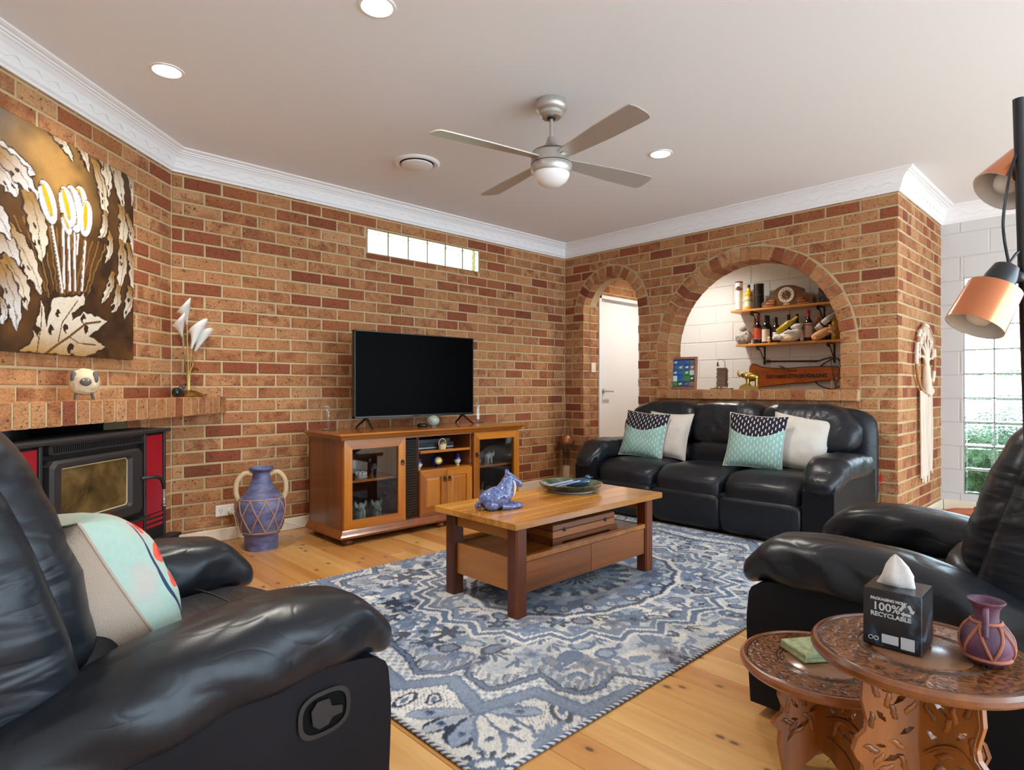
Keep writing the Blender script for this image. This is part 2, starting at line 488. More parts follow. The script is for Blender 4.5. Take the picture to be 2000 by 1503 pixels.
# ---- back wall (television wall)
MBK = frame(C0, (1, 0)); LB = 3.833
GB = (1.42, 2.612, 2.128, 2.328)     # high strip of six glass blocks: u0, u1, z0, z1
wb = struct('wall_back', wall_body(MBK, [(-.1, 0), (LB + .2, 0), (LB + .2, ZC), (-.1, ZC)], [[(GB[0], GB[2]), (GB[1], GB[2]), (GB[1], GB[3]), (GB[0], GB[3])]], REC, .14), MAT['mortar'])
pb = courses(.004, LB - .004, .07, ZB + .03, (.20, .07))
pb = cut_box(pb, GB[0] - .008, GB[1] + .008, GB[2] - .004, GB[3] + .006)
lay(wb, MBK, pb, MAT['brick'], 300, view_area(MBK))
# ---- fireplace wall, across the corner
LF = 2.287; MFP = frame((C0[0] - LF * S2, C0[1] - LF * S2), (S2, S2))
FO = (LF - 1.78, LF - .43, 0., .868)  # firebox opening
wf = struct('wall_fireplace', wall_body(MFP, [(0, 0), (FO[0], 0), (FO[0], FO[3]), (FO[1], FO[3]), (FO[1], 0), (LF, 0), (LF, ZC), (0, ZC)], [], REC, .14), MAT['mortar'])
pf = courses(.004, LF - .004, .07, ZB + .03, (LF - .105, LF - .225))
pf = cut_box(pf, FO[0], FO[1], -1, FO[3])
lay(wf, MFP, pf, MAT['brick'], 300, view_area(MFP))
fb = MB()
for q in ((FO[0] - .02, .14, 0, FO[1] + .02, .60, .02), (FO[0] - .02, .58, 0, FO[1] + .02, .62, .95), (FO[0] - .04, .14, 0, FO[0], .62, .95), (FO[1], .14, 0, FO[1] + .04, .62, .95), (FO[0] - .04, .14, .93, FO[1] + .04, .62, .97)): fb.box(*q)
struct('firebox_lining', fb.tf(lambda x, y, z: MFP @ Vector((x, y, z))), plain('soot', (.01, .009, .008, 1), .9), wf)
# ---- arch wall
LA = 3.13; MAR = frame((0, 0), (0, -1)); TH = .22
DA = (.254, .939, 1.82); DR = (DA[1] - DA[0]) / 2; DC = (DA[0] + DA[1]) / 2
BA = (1.273, 2.75, 1.37); BR = (BA[1] - BA[0]) / 2; BC = (BA[0] + BA[1]) / 2
SILL = (1.165, 2.885, .94, 1.024)
def arc(cu, cz, R, n): return [(cu - R * math.cos(PI * i / n), cz + R * math.sin(PI * i / n)) for i in range(n + 1)]
dor = arc(DC, DA[2], DR + REC, 28); big = arc(BC, BA[2], BR + REC, 44)
outer = [(-.1, 0), (dor[0][0], 0)] + dor + [(dor[-1][0], 0), (LA - .003, 0), (LA - .003, ZC), (-.1, ZC)]
wr = struct('wall_right', wall_body(MAR, outer, [[(big[0][0], SILL[2] + .04)] + big + [(big[-1][0], SILL[2] + .04)]], REC, TH - REC), MAT['mortar'])
pa = courses(.004, LA, .07, ZB + .03, (.105, .226), .242)
pa = cut_box(pa, DA[0], DA[1], -1, DA[2])
pa = cut_box(pa, SILL[0] - .004, SILL[1] + .004, SILL[2] - .004, BA[2])
pa = cut_disc(pa, DC, DA[2], DR + .122); pa = cut_disc(pa, BC, BA[2], BR + .127)
lay(wr, MAR, pa, MAT['brick'], 300, view_area(MAR))
def block3(poly, y0, y1, name, wall, M):
    """a whole brick that shows more than its face: prism with small chamfers"""
    cu = sum(p[0] for p in poly) / len(poly); cz = sum(p[1] for p in poly) / len(poly); j = rnd.uniform(-.003, .003)
    sh = lambda p, k: (cu + (p[0] - cu) * k - cu, cz + (p[1] - cz) * k - cz)
    R = [[(*sh(p, .93),) for p in poly], [(p[0] - cu, p[1] - cz) for p in poly], [(p[0] - cu, p[1] - cz) for p in poly], [(*sh(p, .93),) for p in poly]]
    Yv = (y0 + j, y0 + j + .004, y1 - .004, y1)
    mb = MB().loft([[(a, y, b) for a, b in r] for r, y in zip(R, Yv)])
    o = obj(name, fix_normals(mb.mesh(name)), MAT['brick'], wall); o.matrix_local = M @ Matrix.Translation((cu, 0, cz)); return o
def vouss(cu, cz, R, t, n, y0, y1, gap, wall, M):
    for i in range(n):
        am = PI * (i + .5) / n; w = (PI * R / n - gap) / 2 * rnd.uniform(.96, 1.04); w2 = w * 1.03
        d = (-math.cos(am), math.sin(am)); e = (math.sin(am), math.cos(am)); r0 = R + rnd.uniform(-.002, .002); r1 = R + t + rnd.uniform(-.004, .003)
        P = [(cu + d[0] * r0 + e[0] * s * w, cz + d[1] * r0 + e[1] * s * w) for s in (-1, 1)] + [(cu + d[0] * r1 + e[0] * s * w2, cz + d[1] * r1 + e[1] * s * w2) for s in (1, -1)]
        block3(P, y0, y1, 'arch_brick', wall, M)
vouss(DC, DA[2], DR, .108, 13, -.004, .108, .009, wr, MAR)
vouss(BC, BA[2], BR, .112, 27, -.006, TH, .008, wr, MAR)
for s0, s1 in ((SILL[0], BA[0]), (BA[1], SILL[1])):
    for k in range(4):
        z = SILL[3] + .008 + k * .0855
        block3([(s0 + .004, z), (s1, z), (s1, z + .0765), (s0 + .004, z + .0765)] if s0 < 2 else [(s0, z), (s1 - .004, z), (s1 - .004, z + .0765), (s0, z + .0765)], -.006, TH, 'jamb_brick', wr, MAR)
nS = 14; ps = (SILL[1] - SILL[0]) / nS
for k in range(nS):
    a = SILL[0] + k * ps + .005; b = a + ps - .010
    block3([(a, SILL[2]), (b, SILL[2]), (b, SILL[3]), (a, SILL[3])], -.042, TH + .05, 'sill_brick', wr, MAR)
struct('sill_bed', MB().box(SILL[0] + .003, -.034, SILL[2] + .006, SILL[1] - .003, TH + .04, SILL[3] - .005).tf(lambda x, y, z: MAR @ Vector((x, y, z))), MAT['mortar'], wr)
# door jamb bricks (left reveal), right reveal of the large arch is hidden
MJ = frame((0, -DA[0]), (1, 0))
lay(wr, MJ, [p for p in courses(.004, .106, .07, DA[2], (.0, .0), .5)], MAT['brick'], name='jamb_brick', proud=.0)
struct('arch_fill', MB().box(.012, -DA[0] + .006, 0, .108, -.01, DA[2] + .3), MAT['mortar'], wr)
# ---- pier end wall
MP = frame((0, -LA), (1, 0)); LP = 1.32
wp = struct('wall_pier', MB().box(.003, -LA + .004, 0, RX, -LA + .11, ZC), MAT['mortar'])
pp = []
for p in courses(.0, LP - .003, .07, ZB + .03, (.0, .113), .24):
    a = p[0][0]; b = p[1][0]
    if b - a > .15 and rnd.random() < .62:
        m_ = (a + b) / 2; pp += [[(a, p[0][1]), (m_ - .0035, p[0][1]), (m_ - .0035, p[2][1]), (a, p[2][1])], [(m_ + .0035, p[0][1]), (b, p[0][1]), (b, p[2][1]), (m_ + .0035, p[2][1])]]
    else: pp.append(p)
lay(wp, MP, pp, MAT['brick'], 300, view_area(MP))
# ---- passage wall with door behind the small arch
MD = frame((.11, -.262), (1, 0)); DX0, DX1, DZ = .14, 1.0, 2.045
wd = struct('wall_passage', wall_body(MD, [(0, 0), (DX0, 0), (DX0, DZ), (DX1, DZ), (DX1, 0), (1.21, 0), (1.21, ZC), (0, ZC)], [], REC, .1), MAT['mortar'])
pd_ = cut_box(courses(.004, 1.2, .02, ZC, (.10, .22)), DX0, DX1, -1, DZ)
lay(wd, MD, pd_, MAT['brick'], 200)
dr = obj('door_1', MB().box(DX0 + .045, .03, .008, DX1 - .03, .066, DZ - .04, .002).tf(lambda x, y, z: MD @ Vector((x, y, z))), MAT['door']); dr['kind'] = 'structure'
fr = MB()
for q in ((DX0, -.012, 0, DX0 + .042, .09, DZ), (DX1 - .028, -.012, 0, DX1, .09, DZ), (DX0, -.012, DZ - .037, DX1, .09, DZ)): fr.box(*q, .002)
obj('door_frame', fr.tf(lambda x, y, z: MD @ Vector((x, y, z))), MAT['door'], dr)
hx, hz = DX0 + .11, 1.0
hd = MB().cyl((hx, .03, hz), .027, -.012, 20, 'y'); hd.cyl((hx, .018, hz), .011, -.04, 12, 'y'); hd.tube(bez([(hx, -.022, hz), (hx + .03, -.024, hz), (hx + .07, -.022, hz), (hx + .125, -.020, hz - .003)], 4), .0085, 10)
obj('door_handle', hd.tf(lambda x, y, z: MD @ Vector((x, y, z))), MAT['chrome'], dr, 40)
# ---- white block wall with the glass block window
MW = frame((RX, 0), (0, -1)); GW = (3.285, 4.105, .145, 1.963)
ww = struct('wall_far', wall_body(MW, [(-.1, 0), (4.35, 0), (4.35, ZC), (-.1, ZC)], [[(GW[0], GW[2]), (GW[1], GW[2]), (GW[1], GW[3]), (GW[0], GW[3])]], .003, .16), MAT['white_joint'])
pw_ = cut_box(courses(.0, 4.34, .0, ZC, (.06, .26), .4, .2, -.055, .005), GW[0] - .002, GW[1] + .002, GW[2] - .002, GW[3] + .002)
lay(ww, MW, pw_, MAT['white_block'], 300, view_area(MW), name='wall_block')
# right-hand wall beyond: glazed opening lets daylight in (outside the picture)
struct('wall_far_head', MB().box(RX, -6.75, 2.3, RX + .16, -5.45, ZC).box(RX, RY, 0, RX + .16, -6.75, ZC).box(RX, -5.45, 0, RX + .16, -4.35, ZC), MAT['white_block'], ww)
# ---- walls behind the camera
struct('wall_left', MB().box(LX - .14, RY, 0, LX, C0[1] - LF * S2, ZC), MAT['rear_paint'])
struct('wall_rear', MB().box(LX, RY - .14, 0, -4.9, RY, ZC).box(.7, RY - .14, 0, RX + .16, RY, ZC).box(-4.9, RY - .14, 2.35, .7, RY, ZC), MAT['rear_paint'])
wn = MB()
for k in range(5): x = -4.9 + k * 1.4; wn.box(x - .03, RY - .1, 0, x + .03, RY - .04, 2.35)
wn.box(-4.9, RY - .1, 2.29, .7, RY - .04, 2.35).box(-4.9, RY - .1, 0, .7, RY - .04, .05)
struct('window_3', wn, MAT['alu'])
wn = MB()
for y in (-5.48, -6.72): wn.box(RX + .04, y - .03, 0, RX + .1, y + .03, 2.3)
wn.box(RX + .04, -6.72, 2.24, RX + .1, -5.48, 2.3).box(RX + .04, -6.72, 0, RX + .1, -5.48, .05)
struct('window_4', wn, MAT['alu'])
# ---- glass blocks
def glass_block_mat(name, tint):
    g = G(name); v = g.coord()
    h = g.noise(v, 28., 2., .5, 1.2)
    g.p(Base_Color=tint, Roughness=.06, Normal=g.bump(h, .5, .012)); g.b.inputs['Transmission Weight'].default_value = 1; g.b.inputs['IOR'].default_value = 1.35
    return g.m
MAT['gb1'] = glass_block_mat('glass_block_clear', (.97, 1., .99, 1)); MAT['gb2'] = glass_block_mat('glass_block_green', (.46, .53, .36, 1))
def gblock(s, mat):
    b = s / 2; mb = MB(); R = []
    for y, k in ((0, .80), (-.006, .9), (.0, 1.), (.07, 1.)):
        R.append([(a * b * k, y, c * b * k) for a, c in ((-1, -1), (1, -1), (1, 1), (-1, 1))])
    mb.loft(R, cap=True); m = fix_normals(mb.mesh('glass_block')); m.materials.append(mat); return m
def grid_window(name, M, u0, z0, nu, nz, pitch, mat, gmat):
    bars = MB(); t = .0045
    for i in range(nu + 1): bars.box(u0 + i * pitch - t, .004, z0, u0 + i * pitch + t, .085, z0 + nz * pitch)
    for k in range(nz + 1): bars.box(u0, .004, z0 + k * pitch - t, u0 + nu * pitch, .085, z0 + k * pitch + t)
    w = struct(name, bars.tf(lambda x, y, z: M @ Vector((x, y, z))), gmat)
    me = gblock(pitch - .011, mat)
    for i in range(nu):
        for k in range(nz):
            o = obj('glass_block', me, None, w); o.matrix_local = M @ Matrix.Translation((u0 + (i + .5) * pitch, .008, z0 + (k + .5) * pitch))
grid_window('window_1', MW, GW[0] + .003, GW[2] + .004, 4, 9, .2012, MAT['gb1'], plain('window_joint', s2l(178, 176, 172), .6))
grid_window('window_2', MBK, GB[0] + .002, GB[2] + .001, 6, 1, .198, MAT['gb2'], plain('window_joint_tan', s2l(150, 118, 78), .8))
# ---- ceiling and cornice
struct('ceiling', MB().box(LX - .14, RY - .14, ZC, RX + .16, .15, ZC + .08), MAT['ceiling'])
prof = [(0, ZB), (.010, ZB), (.012, ZB + .012), (.018, ZB + .018), (.022, ZB + .022), (.024, ZB + .036), (.030, ZB + .060), (.042, ZB + .084), (.060, ZB + .102), (.070, ZB + .107), (.071, ZB + .113), (.082, ZB + .115), (.084, ZB + .122), (.096, ZB + .124), (.108, ZB + .130), (.110, ZC), (0, ZC)]
path = [(LX, RY), (LX, C0[1] - LF * S2), C0, (0, 0), (0, -LA), (RX, -LA), (RX, RY)]
def offs(path, d):
    out = []
    for i, p in enumerate(path):
        def nrm(a, b): L = math.hypot(b[0] - a[0], b[1] - a[1]); return ((b[1] - a[1]) / L, -(b[0] - a[0]) / L)
        if i == 0: n_ = nrm(path[0], path[1]); out.append((p[0] + n_[0] * d, p[1] + n_[1] * d)); continue
        if i == len(path) - 1: n_ = nrm(path[-2], path[-1]); out.append((p[0] + n_[0] * d, p[1] + n_[1] * d)); continue
        a, b = nrm(path[i - 1], p), nrm(p, path[i + 1]); k = d / (1 + a[0] * b[0] + a[1] * b[1])
        out.append((p[0] + (a[0] + b[0]) * k, p[1] + (a[1] + b[1]) * k))
    return out
lines = [[(x, y, z) for x, y in offs(path, d)] for d, z in prof]
co = struct('trim_1', fix_normals(MB().loft([[lines[j][i] for j in range(len(prof))] for i in range(len(path))]).mesh('cornice')), MAT['plaster'])
# raised leaf scroll running along the cove of the cornice
sc_ = MB(); stepL = .11
pl2 = offs(path, .031); pl3 = offs(path, .045)
for i in range(1, len(path) - 1):
    a = Vector((*pl2[i], ZB + .056)); b = Vector((*pl2[i + 1], ZB + .056)); L = (b - a).length; n_ = max(1, int(min(L, 4.5) / stepL)); d = (b - a).normalized()
    pts = []
    for k in range(n_ * 6 + 1):
        s = min(L, 4.5) * k / (n_ * 6); w = math.sin(k * PI / 3) * .011
        nn = Vector((d.y, -d.x, 0)); pts.append(a + d * s + Vector((0, 0, w)) + nn * (w * .55))
    sc_.tube(pts, .003, 5, True)
obj('scroll', sc_, MAT['plaster'], co, 60)
# ---- baseboards
def baseboard(name, a, b, h=.085, t=.016):
    d = (b[0] - a[0], b[1] - a[1]); L = math.hypot(*d); M = frame(a, (d[0] / L, d[1] / L))
    struct(name, MB().box(0, -t, 0, L, 0, h, .004).tf(lambda x, y, z: M @ Vector((x, y, z))), MAT['trim'])
baseboard('baseboard_back', (C0[0] + .02, 0), (-.02, 0))
baseboard('baseboard_right', (0, -DA[1] - .02), (0, -LA))
baseboard('baseboard_pier', (0, -LA), (RX, -LA))
baseboard('baseboard_far', (RX, -LA - .02), (RX, -4.3))
# ---- outside: ground and planting beyond the glass
struct('garden_ground', MB().box(RX + .2, -12, -.3, 14, 4, -.2), plain('lawn', s2l(96, 130, 70), .95, var=.3, bscale=12))
# ================================================================== RUG
def seg_dist(A, B, p, q):
    ax, ay = p; bx, by = q; dx, dy = bx - ax, by - ay; L = dx * dx + dy * dy
    t = np.clip(((A - ax) * dx + (B - ay) * dy) / L, 0, 1); return np.hypot(A - ax - t * dx, B - ay - t * dy)
def poly_dist(A, B, pts):
    d = np.full(A.shape, 9.)
    for p, q in zip(pts, pts[1:]): d = np.minimum(d, seg_dist(A, B, p, q))
    return d
def ell(A, B, c, rx, ry, ang):
    ca, sa = math.cos(ang), math.sin(ang); x = (A - c[0]) * ca + (B - c[1]) * sa; y = -(A - c[0]) * sa + (B - c[1]) * ca
    return np.hypot(x / rx, y / ry)
def drop(A, B, f, tip, w):
    """petal: 0 on the axis, 1 on the outline, from focus f to tip"""
    dx, dy = tip[0] - f[0], tip[1] - f[1]; L = math.hypot(dx, dy); t = ((A - f[0]) * dx + (B - f[1]) * dy) / L / L; s = np.abs(-(A - f[0]) * dy + (B - f[1]) * dx) / L
    tt = np.clip(t, 0, 1); wid = w * np.sqrt(np.clip(4 * tt * (1 - tt), 0, 1)) * (.35 + .75 * tt) + 1e-5
    return np.where((t < 0) | (t > 1), 9., s / wid)
RGX0, RGX1, RGY0, RGY1 = -3.895, -.94, -3.14, -1.28
def rug():
    st = .0066; nx_ = int((RGX1 - RGX0) / st); ny_ = int((RGY1 - RGY0) / st)
    gx = np.linspace(RGX0, RGX1, nx_ + 1); gy = np.linspace(RGY0, RGY1, ny_ + 1); X, Y = np.meshgrid(gx, gy)
    rg = np.random.default_rng(3)
    # wobble so that lines look hand tufted
    def sm(n):
        a = rg.standard_normal((n, int(n * 1.6))); yi = np.linspace(0, n - 1.001, X.shape[0]); xi = np.linspace(0, int(n * 1.6) - 1.001, X.shape[1])
        y0 = yi.astype(int); x0 = xi.astype(int); fy = (yi - y0)[:, None]; fx = (xi - x0)[None, :]; fy = fy * fy * (3 - 2 * fy); fx = fx * fx * (3 - 2 * fx)
        return (a[y0][:, x0] * (1 - fx) + a[y0][:, x0 + 1] * fx) * (1 - fy) + (a[y0 + 1][:, x0] * (1 - fx) + a[y0 + 1][:, x0 + 1] * fx) * fy
    wob = sm(70) * .0032, sm(70) * .0032
    A = np.abs(X + 2.42 + .0) + wob[0]; B = np.abs(Y + 2.21) + wob[1]; SX = X + 2.42 + wob[0]; SY = Y + 2.21 + wob[1]
    c = lambda r, g, b: np.array(s2l(r, g, b)[:3])
    white, light, pale, mid, steel, navy, greyv = c(206, 204, 200), c(138, 152, 172), c(166, 173, 182), c(84, 104, 134), c(108, 124, 148), c(40, 50, 74), c(122, 126, 140)
    img = np.empty(X.shape + (3,)); img[:] = white
    def put(m, col): img[m] = col
    # field: scattered ovals, leaves and scrolls, each with an outline
    cells = [(i, j) for i in range(-17, 18) for j in range(-12, 13)]
    gnd = np.clip(.5 + .6 * sm(26), 0, 1)[..., None]; img[:] = white * gnd + pale * (1 - gnd)
    r2 = random.Random(11); pal = [light, mid, steel, greyv, mid, pale, navy, steel]
    for i, j in cells:
        cx, cy = i * .095 + r2.uniform(-.022, .022), j * .088 + r2.uniform(-.022, .022) + (.044 if i % 2 else 0)
        ra, rb, an = r2.uniform(.044, .064), r2.uniform(.030, .044), r2.uniform(0, PI); col = r2.choice(pal); k = r2.random(); o1, o2 = r2.choice([mid, navy, steel]), r2.choice([white, light, navy])
        x0 = int((cx - .1 - 2.42 - RGX0) / st); x1 = int((cx + .1 - 2.42 - RGX0) / st); y0 = int((cy - .1 - 2.21 - RGY0) / st); y1 = int((cy + .1 - 2.21 - RGY0) / st)
        x0, y0 = max(x0, 0), max(y0, 0)
        if x1 <= x0 or y1 <= y0: continue
        sl = (slice(y0, y1), slice(x0, x1)); a, b = SX[sl], SY[sl]; sub = img[sl]
        d = ell(a, b, (cx, cy), ra, rb, an)
        if k < .45:
            sub[d < 1] = o1; sub[d < .68] = col
            if k < .2: sub[d < .3] = o2
        elif k < .8:
            th = np.arctan2(b - cy, a - cx); q = np.hypot(a - cx, b - cy) / (ra * (1 + .32 * np.sin(th * r2.choice([5, 6, 7]) + an)))
            sub[q < 1] = col; sub[q < .38] = o1
        else:
            for s in (-1, 0, 1):
                dd = ell(a, b, (cx + s * .026, cy + abs(s) * .012), .009, .036, an + s * .5); sub[dd < 1] = col
    # centre medallion
    e = np.hypot(A / .64, B / .46); th = np.arctan2(B, A * .8); sc = e * (1 + .035 * np.abs(np.sin(th * 9)))
    m = sc < .99; put(m, light); rr = (sc * 9).astype(int)
    pet = np.sin(th * 18 + (rr % 2) * PI / 2)
    put(m & (rr % 3 == 0) & (pet > -.2), mid); put(m & (rr % 3 == 1) & (pet > .2), navy); put(m & (rr % 3 == 2) & (pet > .1), pale); put(m & (rr % 3 == 1) & (pet < -.5), white); put(m & (rr == 7), mid)
    for k in range(26):
        a_ = 2 * PI * k / 26; d = ell(SX, SY, (.55 * math.cos(a_), .395 * math.sin(a_)), .048, .036, a_)
        put(d < 1, navy if k % 2 else mid); put(d < .62, steel); put(d < .4, white); put(d < .2, navy)
    put(np.abs(sc - 1.0) < .022, navy); put(np.abs(sc - 1.055) < .02, white)
    # star zigzag
    zig = [(.95, -.04), (.9, 0), (.83, .09), (.89, .2), (.79, .27), (.79, .38), (.67, .41), (.65, .52), (.53, .52), (.5, .65), (.4, .62), (.32, .72), (.22, .66), (.13, .76), (0, .7)]
    d = poly_dist(A, B, zig); put(d < .030, white); put(d < .014, mid)
    zi = [(x * .93, y * .93) for x, y in zig]; d = poly_dist(A, B, zi); put(d < .012, steel)
    # ground inside the corner scallops
    fdiag = A / 1.475 + B / .93
    scal = [(1.19, 0), (1.21, .17), (1.26, .31), (1.19, .38), (1.08, .40), (1.14, .45), (1.16, .58), (1.08, .61), (.95, .63), (.98, .75), (.95, .82), (.86, .83), (.76, .80), (.7, .93)]
    d = poly_dist(A, B, [(x + .05, y + .045) for x, y in scal]); put(d < .05, white)
    ck = (np.sin(A * 150) * np.sin(B * 150)) > .05; put((d < .034) & ck, light)
    band = [(1.3, -.1), (1.36, .35), (1.2, .44), (1.26, .65), (1.05, .70), (1.03, .90), (.8, .92)]
    outp = (A - 1.2) * .0
    db = poly_dist(A, B, band)
    corner = ((A > 1.27) & (B > .37)) | ((A > 1.05) & (B > .70)) | ((A > 1.2) & (B > .46) & (B > .44 + (A - 1.2) * 0))
    corner &= ~((A < 1.26) & (B < .65))
    put(corner & (db > .02), white)
    hatch = np.sin(A * 420 + B * 90) * np.sin(B * 300) > .55; put(corner & hatch & (db < .16), greyv)
    foc = (1.262, .655)
    for tip, w, c1, c2 in (((1.452, .755), .052, navy, light), ((1.385, .865), .052, steel, white), ((1.255, .885), .046, mid, white), ((1.13, .80), .036, mid, light), ((1.465, .63), .036, navy, pale), ((1.45, .52), .034, greyv, light), ((1.09, .70), .0, navy, mid)):
        d = drop(A, B, foc, tip, w * 1.25); put(d < 1, c1); put(d < .62, c2)
        tx, ty = foc[0] + (tip[0] - foc[0]) * .68, foc[1] + (tip[1] - foc[1]) * .68; d = ell(A, B, (tx, ty), .016, .014, 0); put(d < 1, mid); put(d < .5, navy)
    for p_, a_, w1, w2 in (((1.08, .84), .9, .075, .036), ((1.40, .44), .3, .06, .03), ((1.33, .50), .8, .04, .024)):
        d = ell(A, B, p_, w1, w2, a_); put(d < 1, navy); put(d < .66, white); put(d < .38, mid)
    d = ell(A, B, (1.43, .88), .09, .05, -.6); th = np.arctan2(B - .88, A - 1.43); put((d < 1.1) & (np.sin(th * 9) > 0), navy); put(d < .6, mid); put(d < .3, white)
    d = ell(A, B, (1.2, .9), .07, .035, .2); th = np.arctan2(B - .9, A - 1.2); put((d < 1 + .25 * np.sin(th * 8)), steel)
    put(db < .028, steel); put(np.abs(db - .028) < .006, mid)
    d = poly_dist(A, B, scal); put(d < .016, navy); put(d < .008, mid)
    for k in range(60):
        t = k / 59 * (len(scal) - 1); i = min(int(t), len(scal) - 2); f = t - i; p = (scal[i][0] * (1 - f) + scal[i + 1][0] * f, scal[i][1] * (1 - f) + scal[i + 1][1] * f)
        q = (p[0] - .075, p[1] - .05); dd = seg_dist(A, B, (p[0] - .03, p[1] - .02), q); put((dd < .006) & (k % 2 == 0), greyv); put((dd < .006) & (k % 2 == 1), pale)
    # worn variation
    v = 1 + .10 * sm(14)[..., None] + .10 * rg.standard_normal(X.shape)[..., None]
    fade = np.clip(.5 + .35 * sm(8), 0, .75)[..., None]
    img = img * (1 - fade * .16) + white * fade * .16 * .9; img = np.clip(img * v, .004, .9)
    grey = img.mean(2)
    Z = .013 + .0022 * (grey < .2) + .0012 * rg.standard_normal(X.shape)
    edge = np.minimum(np.minimum(X - RGX0, RGX1 - X), np.minimum(Y - RGY0, RGY1 - Y)); Z = np.where(edge < .004, .002, Z)
    n0, n1 = X.shape; V = np.stack([X, Y, Z], -1).reshape(-1, 3); idx = np.arange(n0 * n1).reshape(n0, n1)
    F = np.stack([idx[:-1, :-1], idx[:-1, 1:], idx[1:, 1:], idx[1:, :-1]], -1).reshape(-1, 4)
    me = bpy.data.meshes.new('rug'); me.vertices.add(len(V)); me.vertices.foreach_set('co', V.ravel()); me.loops.add(F.size); me.loops.foreach_set('vertex_index', F.ravel().astype(np.int32))
    me.polygons.add(len(F)); me.polygons.foreach_set('loop_start', np.arange(0, F.size, 4, dtype=np.int32)); me.update(); me.validate()
    at = me.color_attributes.new('Col', 'FLOAT_COLOR', 'POINT'); at.data.foreach_set('color', np.concatenate([img.reshape(-1, 3), np.ones((n0 * n1, 1))], 1).ravel().astype(np.float32))
    g = G('rug_wool'); col = g.n('Attribute', {'attribute_name': 'Col'}).outputs['Color']; v = g.n('TexCoord').outputs['Object']
    nz = g.noise(v, 420., 2., .7); c2 = g.mix(.6, col, g.ramp(nz, [(.3, (.55, .55, .57)), (.5, (1, 1, 1)), (.72, (1.35, 1.34, 1.3))]), 'MULTIPLY')
    g.p(Base_Color=c2, Roughness=.95, Normal=g.bump(nz, .5, .004)); g.b.inputs['Specular IOR Level'].default_value = .1; g.b.inputs['Sheen Weight'].default_value = .15
    t = thing('area_rug', 'blue grey and cream patterned wool rug on the pine floor', 'rug', ((RGX0 + RGX1) / 2, (RGY0 + RGY1) / 2, 0))
    o = obj('pile', me, g.m, t); o.location = (-(RGX0 + RGX1) / 2, -(RGY0 + RGY1) / 2, 0)
    b = MB(); nst = 240; per = [(RGX0, RGY0), (RGX1, RGY0), (RGX1, RGY1), (RGX0, RGY1), (RGX0, RGY0)]
    for p, q in zip(per, per[1:]): b.tube([(p[0], p[1], .007), (q[0], q[1], .007)], .0065, 8)
    gb = G('rug_binding'); wv = gb.n('TexWave', {'bands_direction': 'DIAGONAL'}, Vector=gb.n('TexCoord').outputs['Object'], Scale=26., Distortion=2.)
    gb.p(Base_Color=gb.ramp(wv.outputs[0], [(.3, s2l(70, 84, 112)), (.7, s2l(190, 186, 178))]), Roughness=.95)
    o = obj('binding', b, gb.m, t, 60); o.location = (-(RGX0 + RGX1) / 2, -(RGY0 + RGY1) / 2, 0)
rug()

# ================================================================== COFFEE TABLE
WR, WL = s2l(100, 50, 26), s2l(190, 122, 62)
MAT['ct_top'] = wood('coffee_table_top', s2l(140, 82, 30), s2l(216, 154, 72), 0, .22, 1., coat=.5)
MAT['ct_leg'] = wood('coffee_table_leg', s2l(64, 24, 4), s2l(110, 50, 12), 2, .36, 1., coat=.1)
MAT['ct_side'] = wood('coffee_table_side', s2l(132, 76, 24), s2l(194, 124, 48), 1, .3, 1., coat=.3)
MAT['ct_drawer'] = wood('coffee_table_drawer', s2l(96, 48, 14), s2l(172, 100, 38), 0, .34, .8, coat=.15)
def coffee_table():
    x0, x1, y0, y1, zt = -3.122, -1.968, -2.452, -1.868, .448; cx, cy = (x0 + x1) / 2, (y0 + y1) / 2
    t = thing('coffee_table', 'low wooden coffee table with slatted top and two drawers on the rug', 'table', (cx, cy, 0))
    L = lambda o: o
    hx, hy = (x1 - x0) / 2, (y1 - y0) / 2
    n = 6; w = 2 * hy / n
    for i in range(n):
        obj('top_board', MB().box(-hx, -hy + i * w, zt - .030, hx, -hy + (i + 1) * w - .0004, zt, .002), MAT['ct_top'], t)
    lx, ly = hx - .042, hy - .035
    for sx in (-1, 1):
        for sy in (-1, 1):
            X, Y = sx * (lx - .033), sy * (ly - .033); q = .034
            ring = [(a, b) for a, b in ((-q, -q + .008), (-q + .008, -q), (q - .008, -q), (q, -q + .008), (q, q - .008), (q - .008, q), (-q + .008, q), (-q, q - .008))]
            obj('leg', MB().prism([(X + a, Y + b) for a, b in ring], .0165, zt - .0305, 'z'), MAT['ct_leg'], t)
    za, zb = .118, .268
    for sx in (-1, 1):
        xx = sx * (lx - .030); obj('end_panel', MB().box(xx - .009, -ly + .067, za, xx + .009, ly - .067, zb, .002), MAT['ct_side'], t)
        obj('apron', MB().box(xx - .009, -ly + .067, .352, xx + .009, ly - .067, .405, .002), MAT['ct_side'], t)
    obj('shelf', MB().box(-lx + .04, -ly + .025, zb - .018, lx - .04, ly - .025, zb - .002, .001), MAT['ct_drawer'], t)
    obj('shelf_lip', MB().box(-lx + .067, -ly + .006, zb - .012, lx - .067, -ly + .038, zb + .012, .002), MAT['ct_side'], t)
    obj('shelf_lip', MB().box(-lx + .067, ly - .038, zb - .012, lx - .067, ly - .006, zb + .012, .002), MAT['ct_side'], t)
    m = 0.
    for a, b in ((-lx + .068, m - .001), (m + .001, lx - .068)):
        obj('drawer', MB().box(a, -ly + .012, za - .004, b, -ly + .03, zb - .015, .0015), MAT['ct_drawer'], t)
        obj('back_panel', MB().box(a, ly - .03, za - .004, b, ly - .012, zb - .015, .0015), MAT['ct_drawer'], t)
    return t
coffee_table()
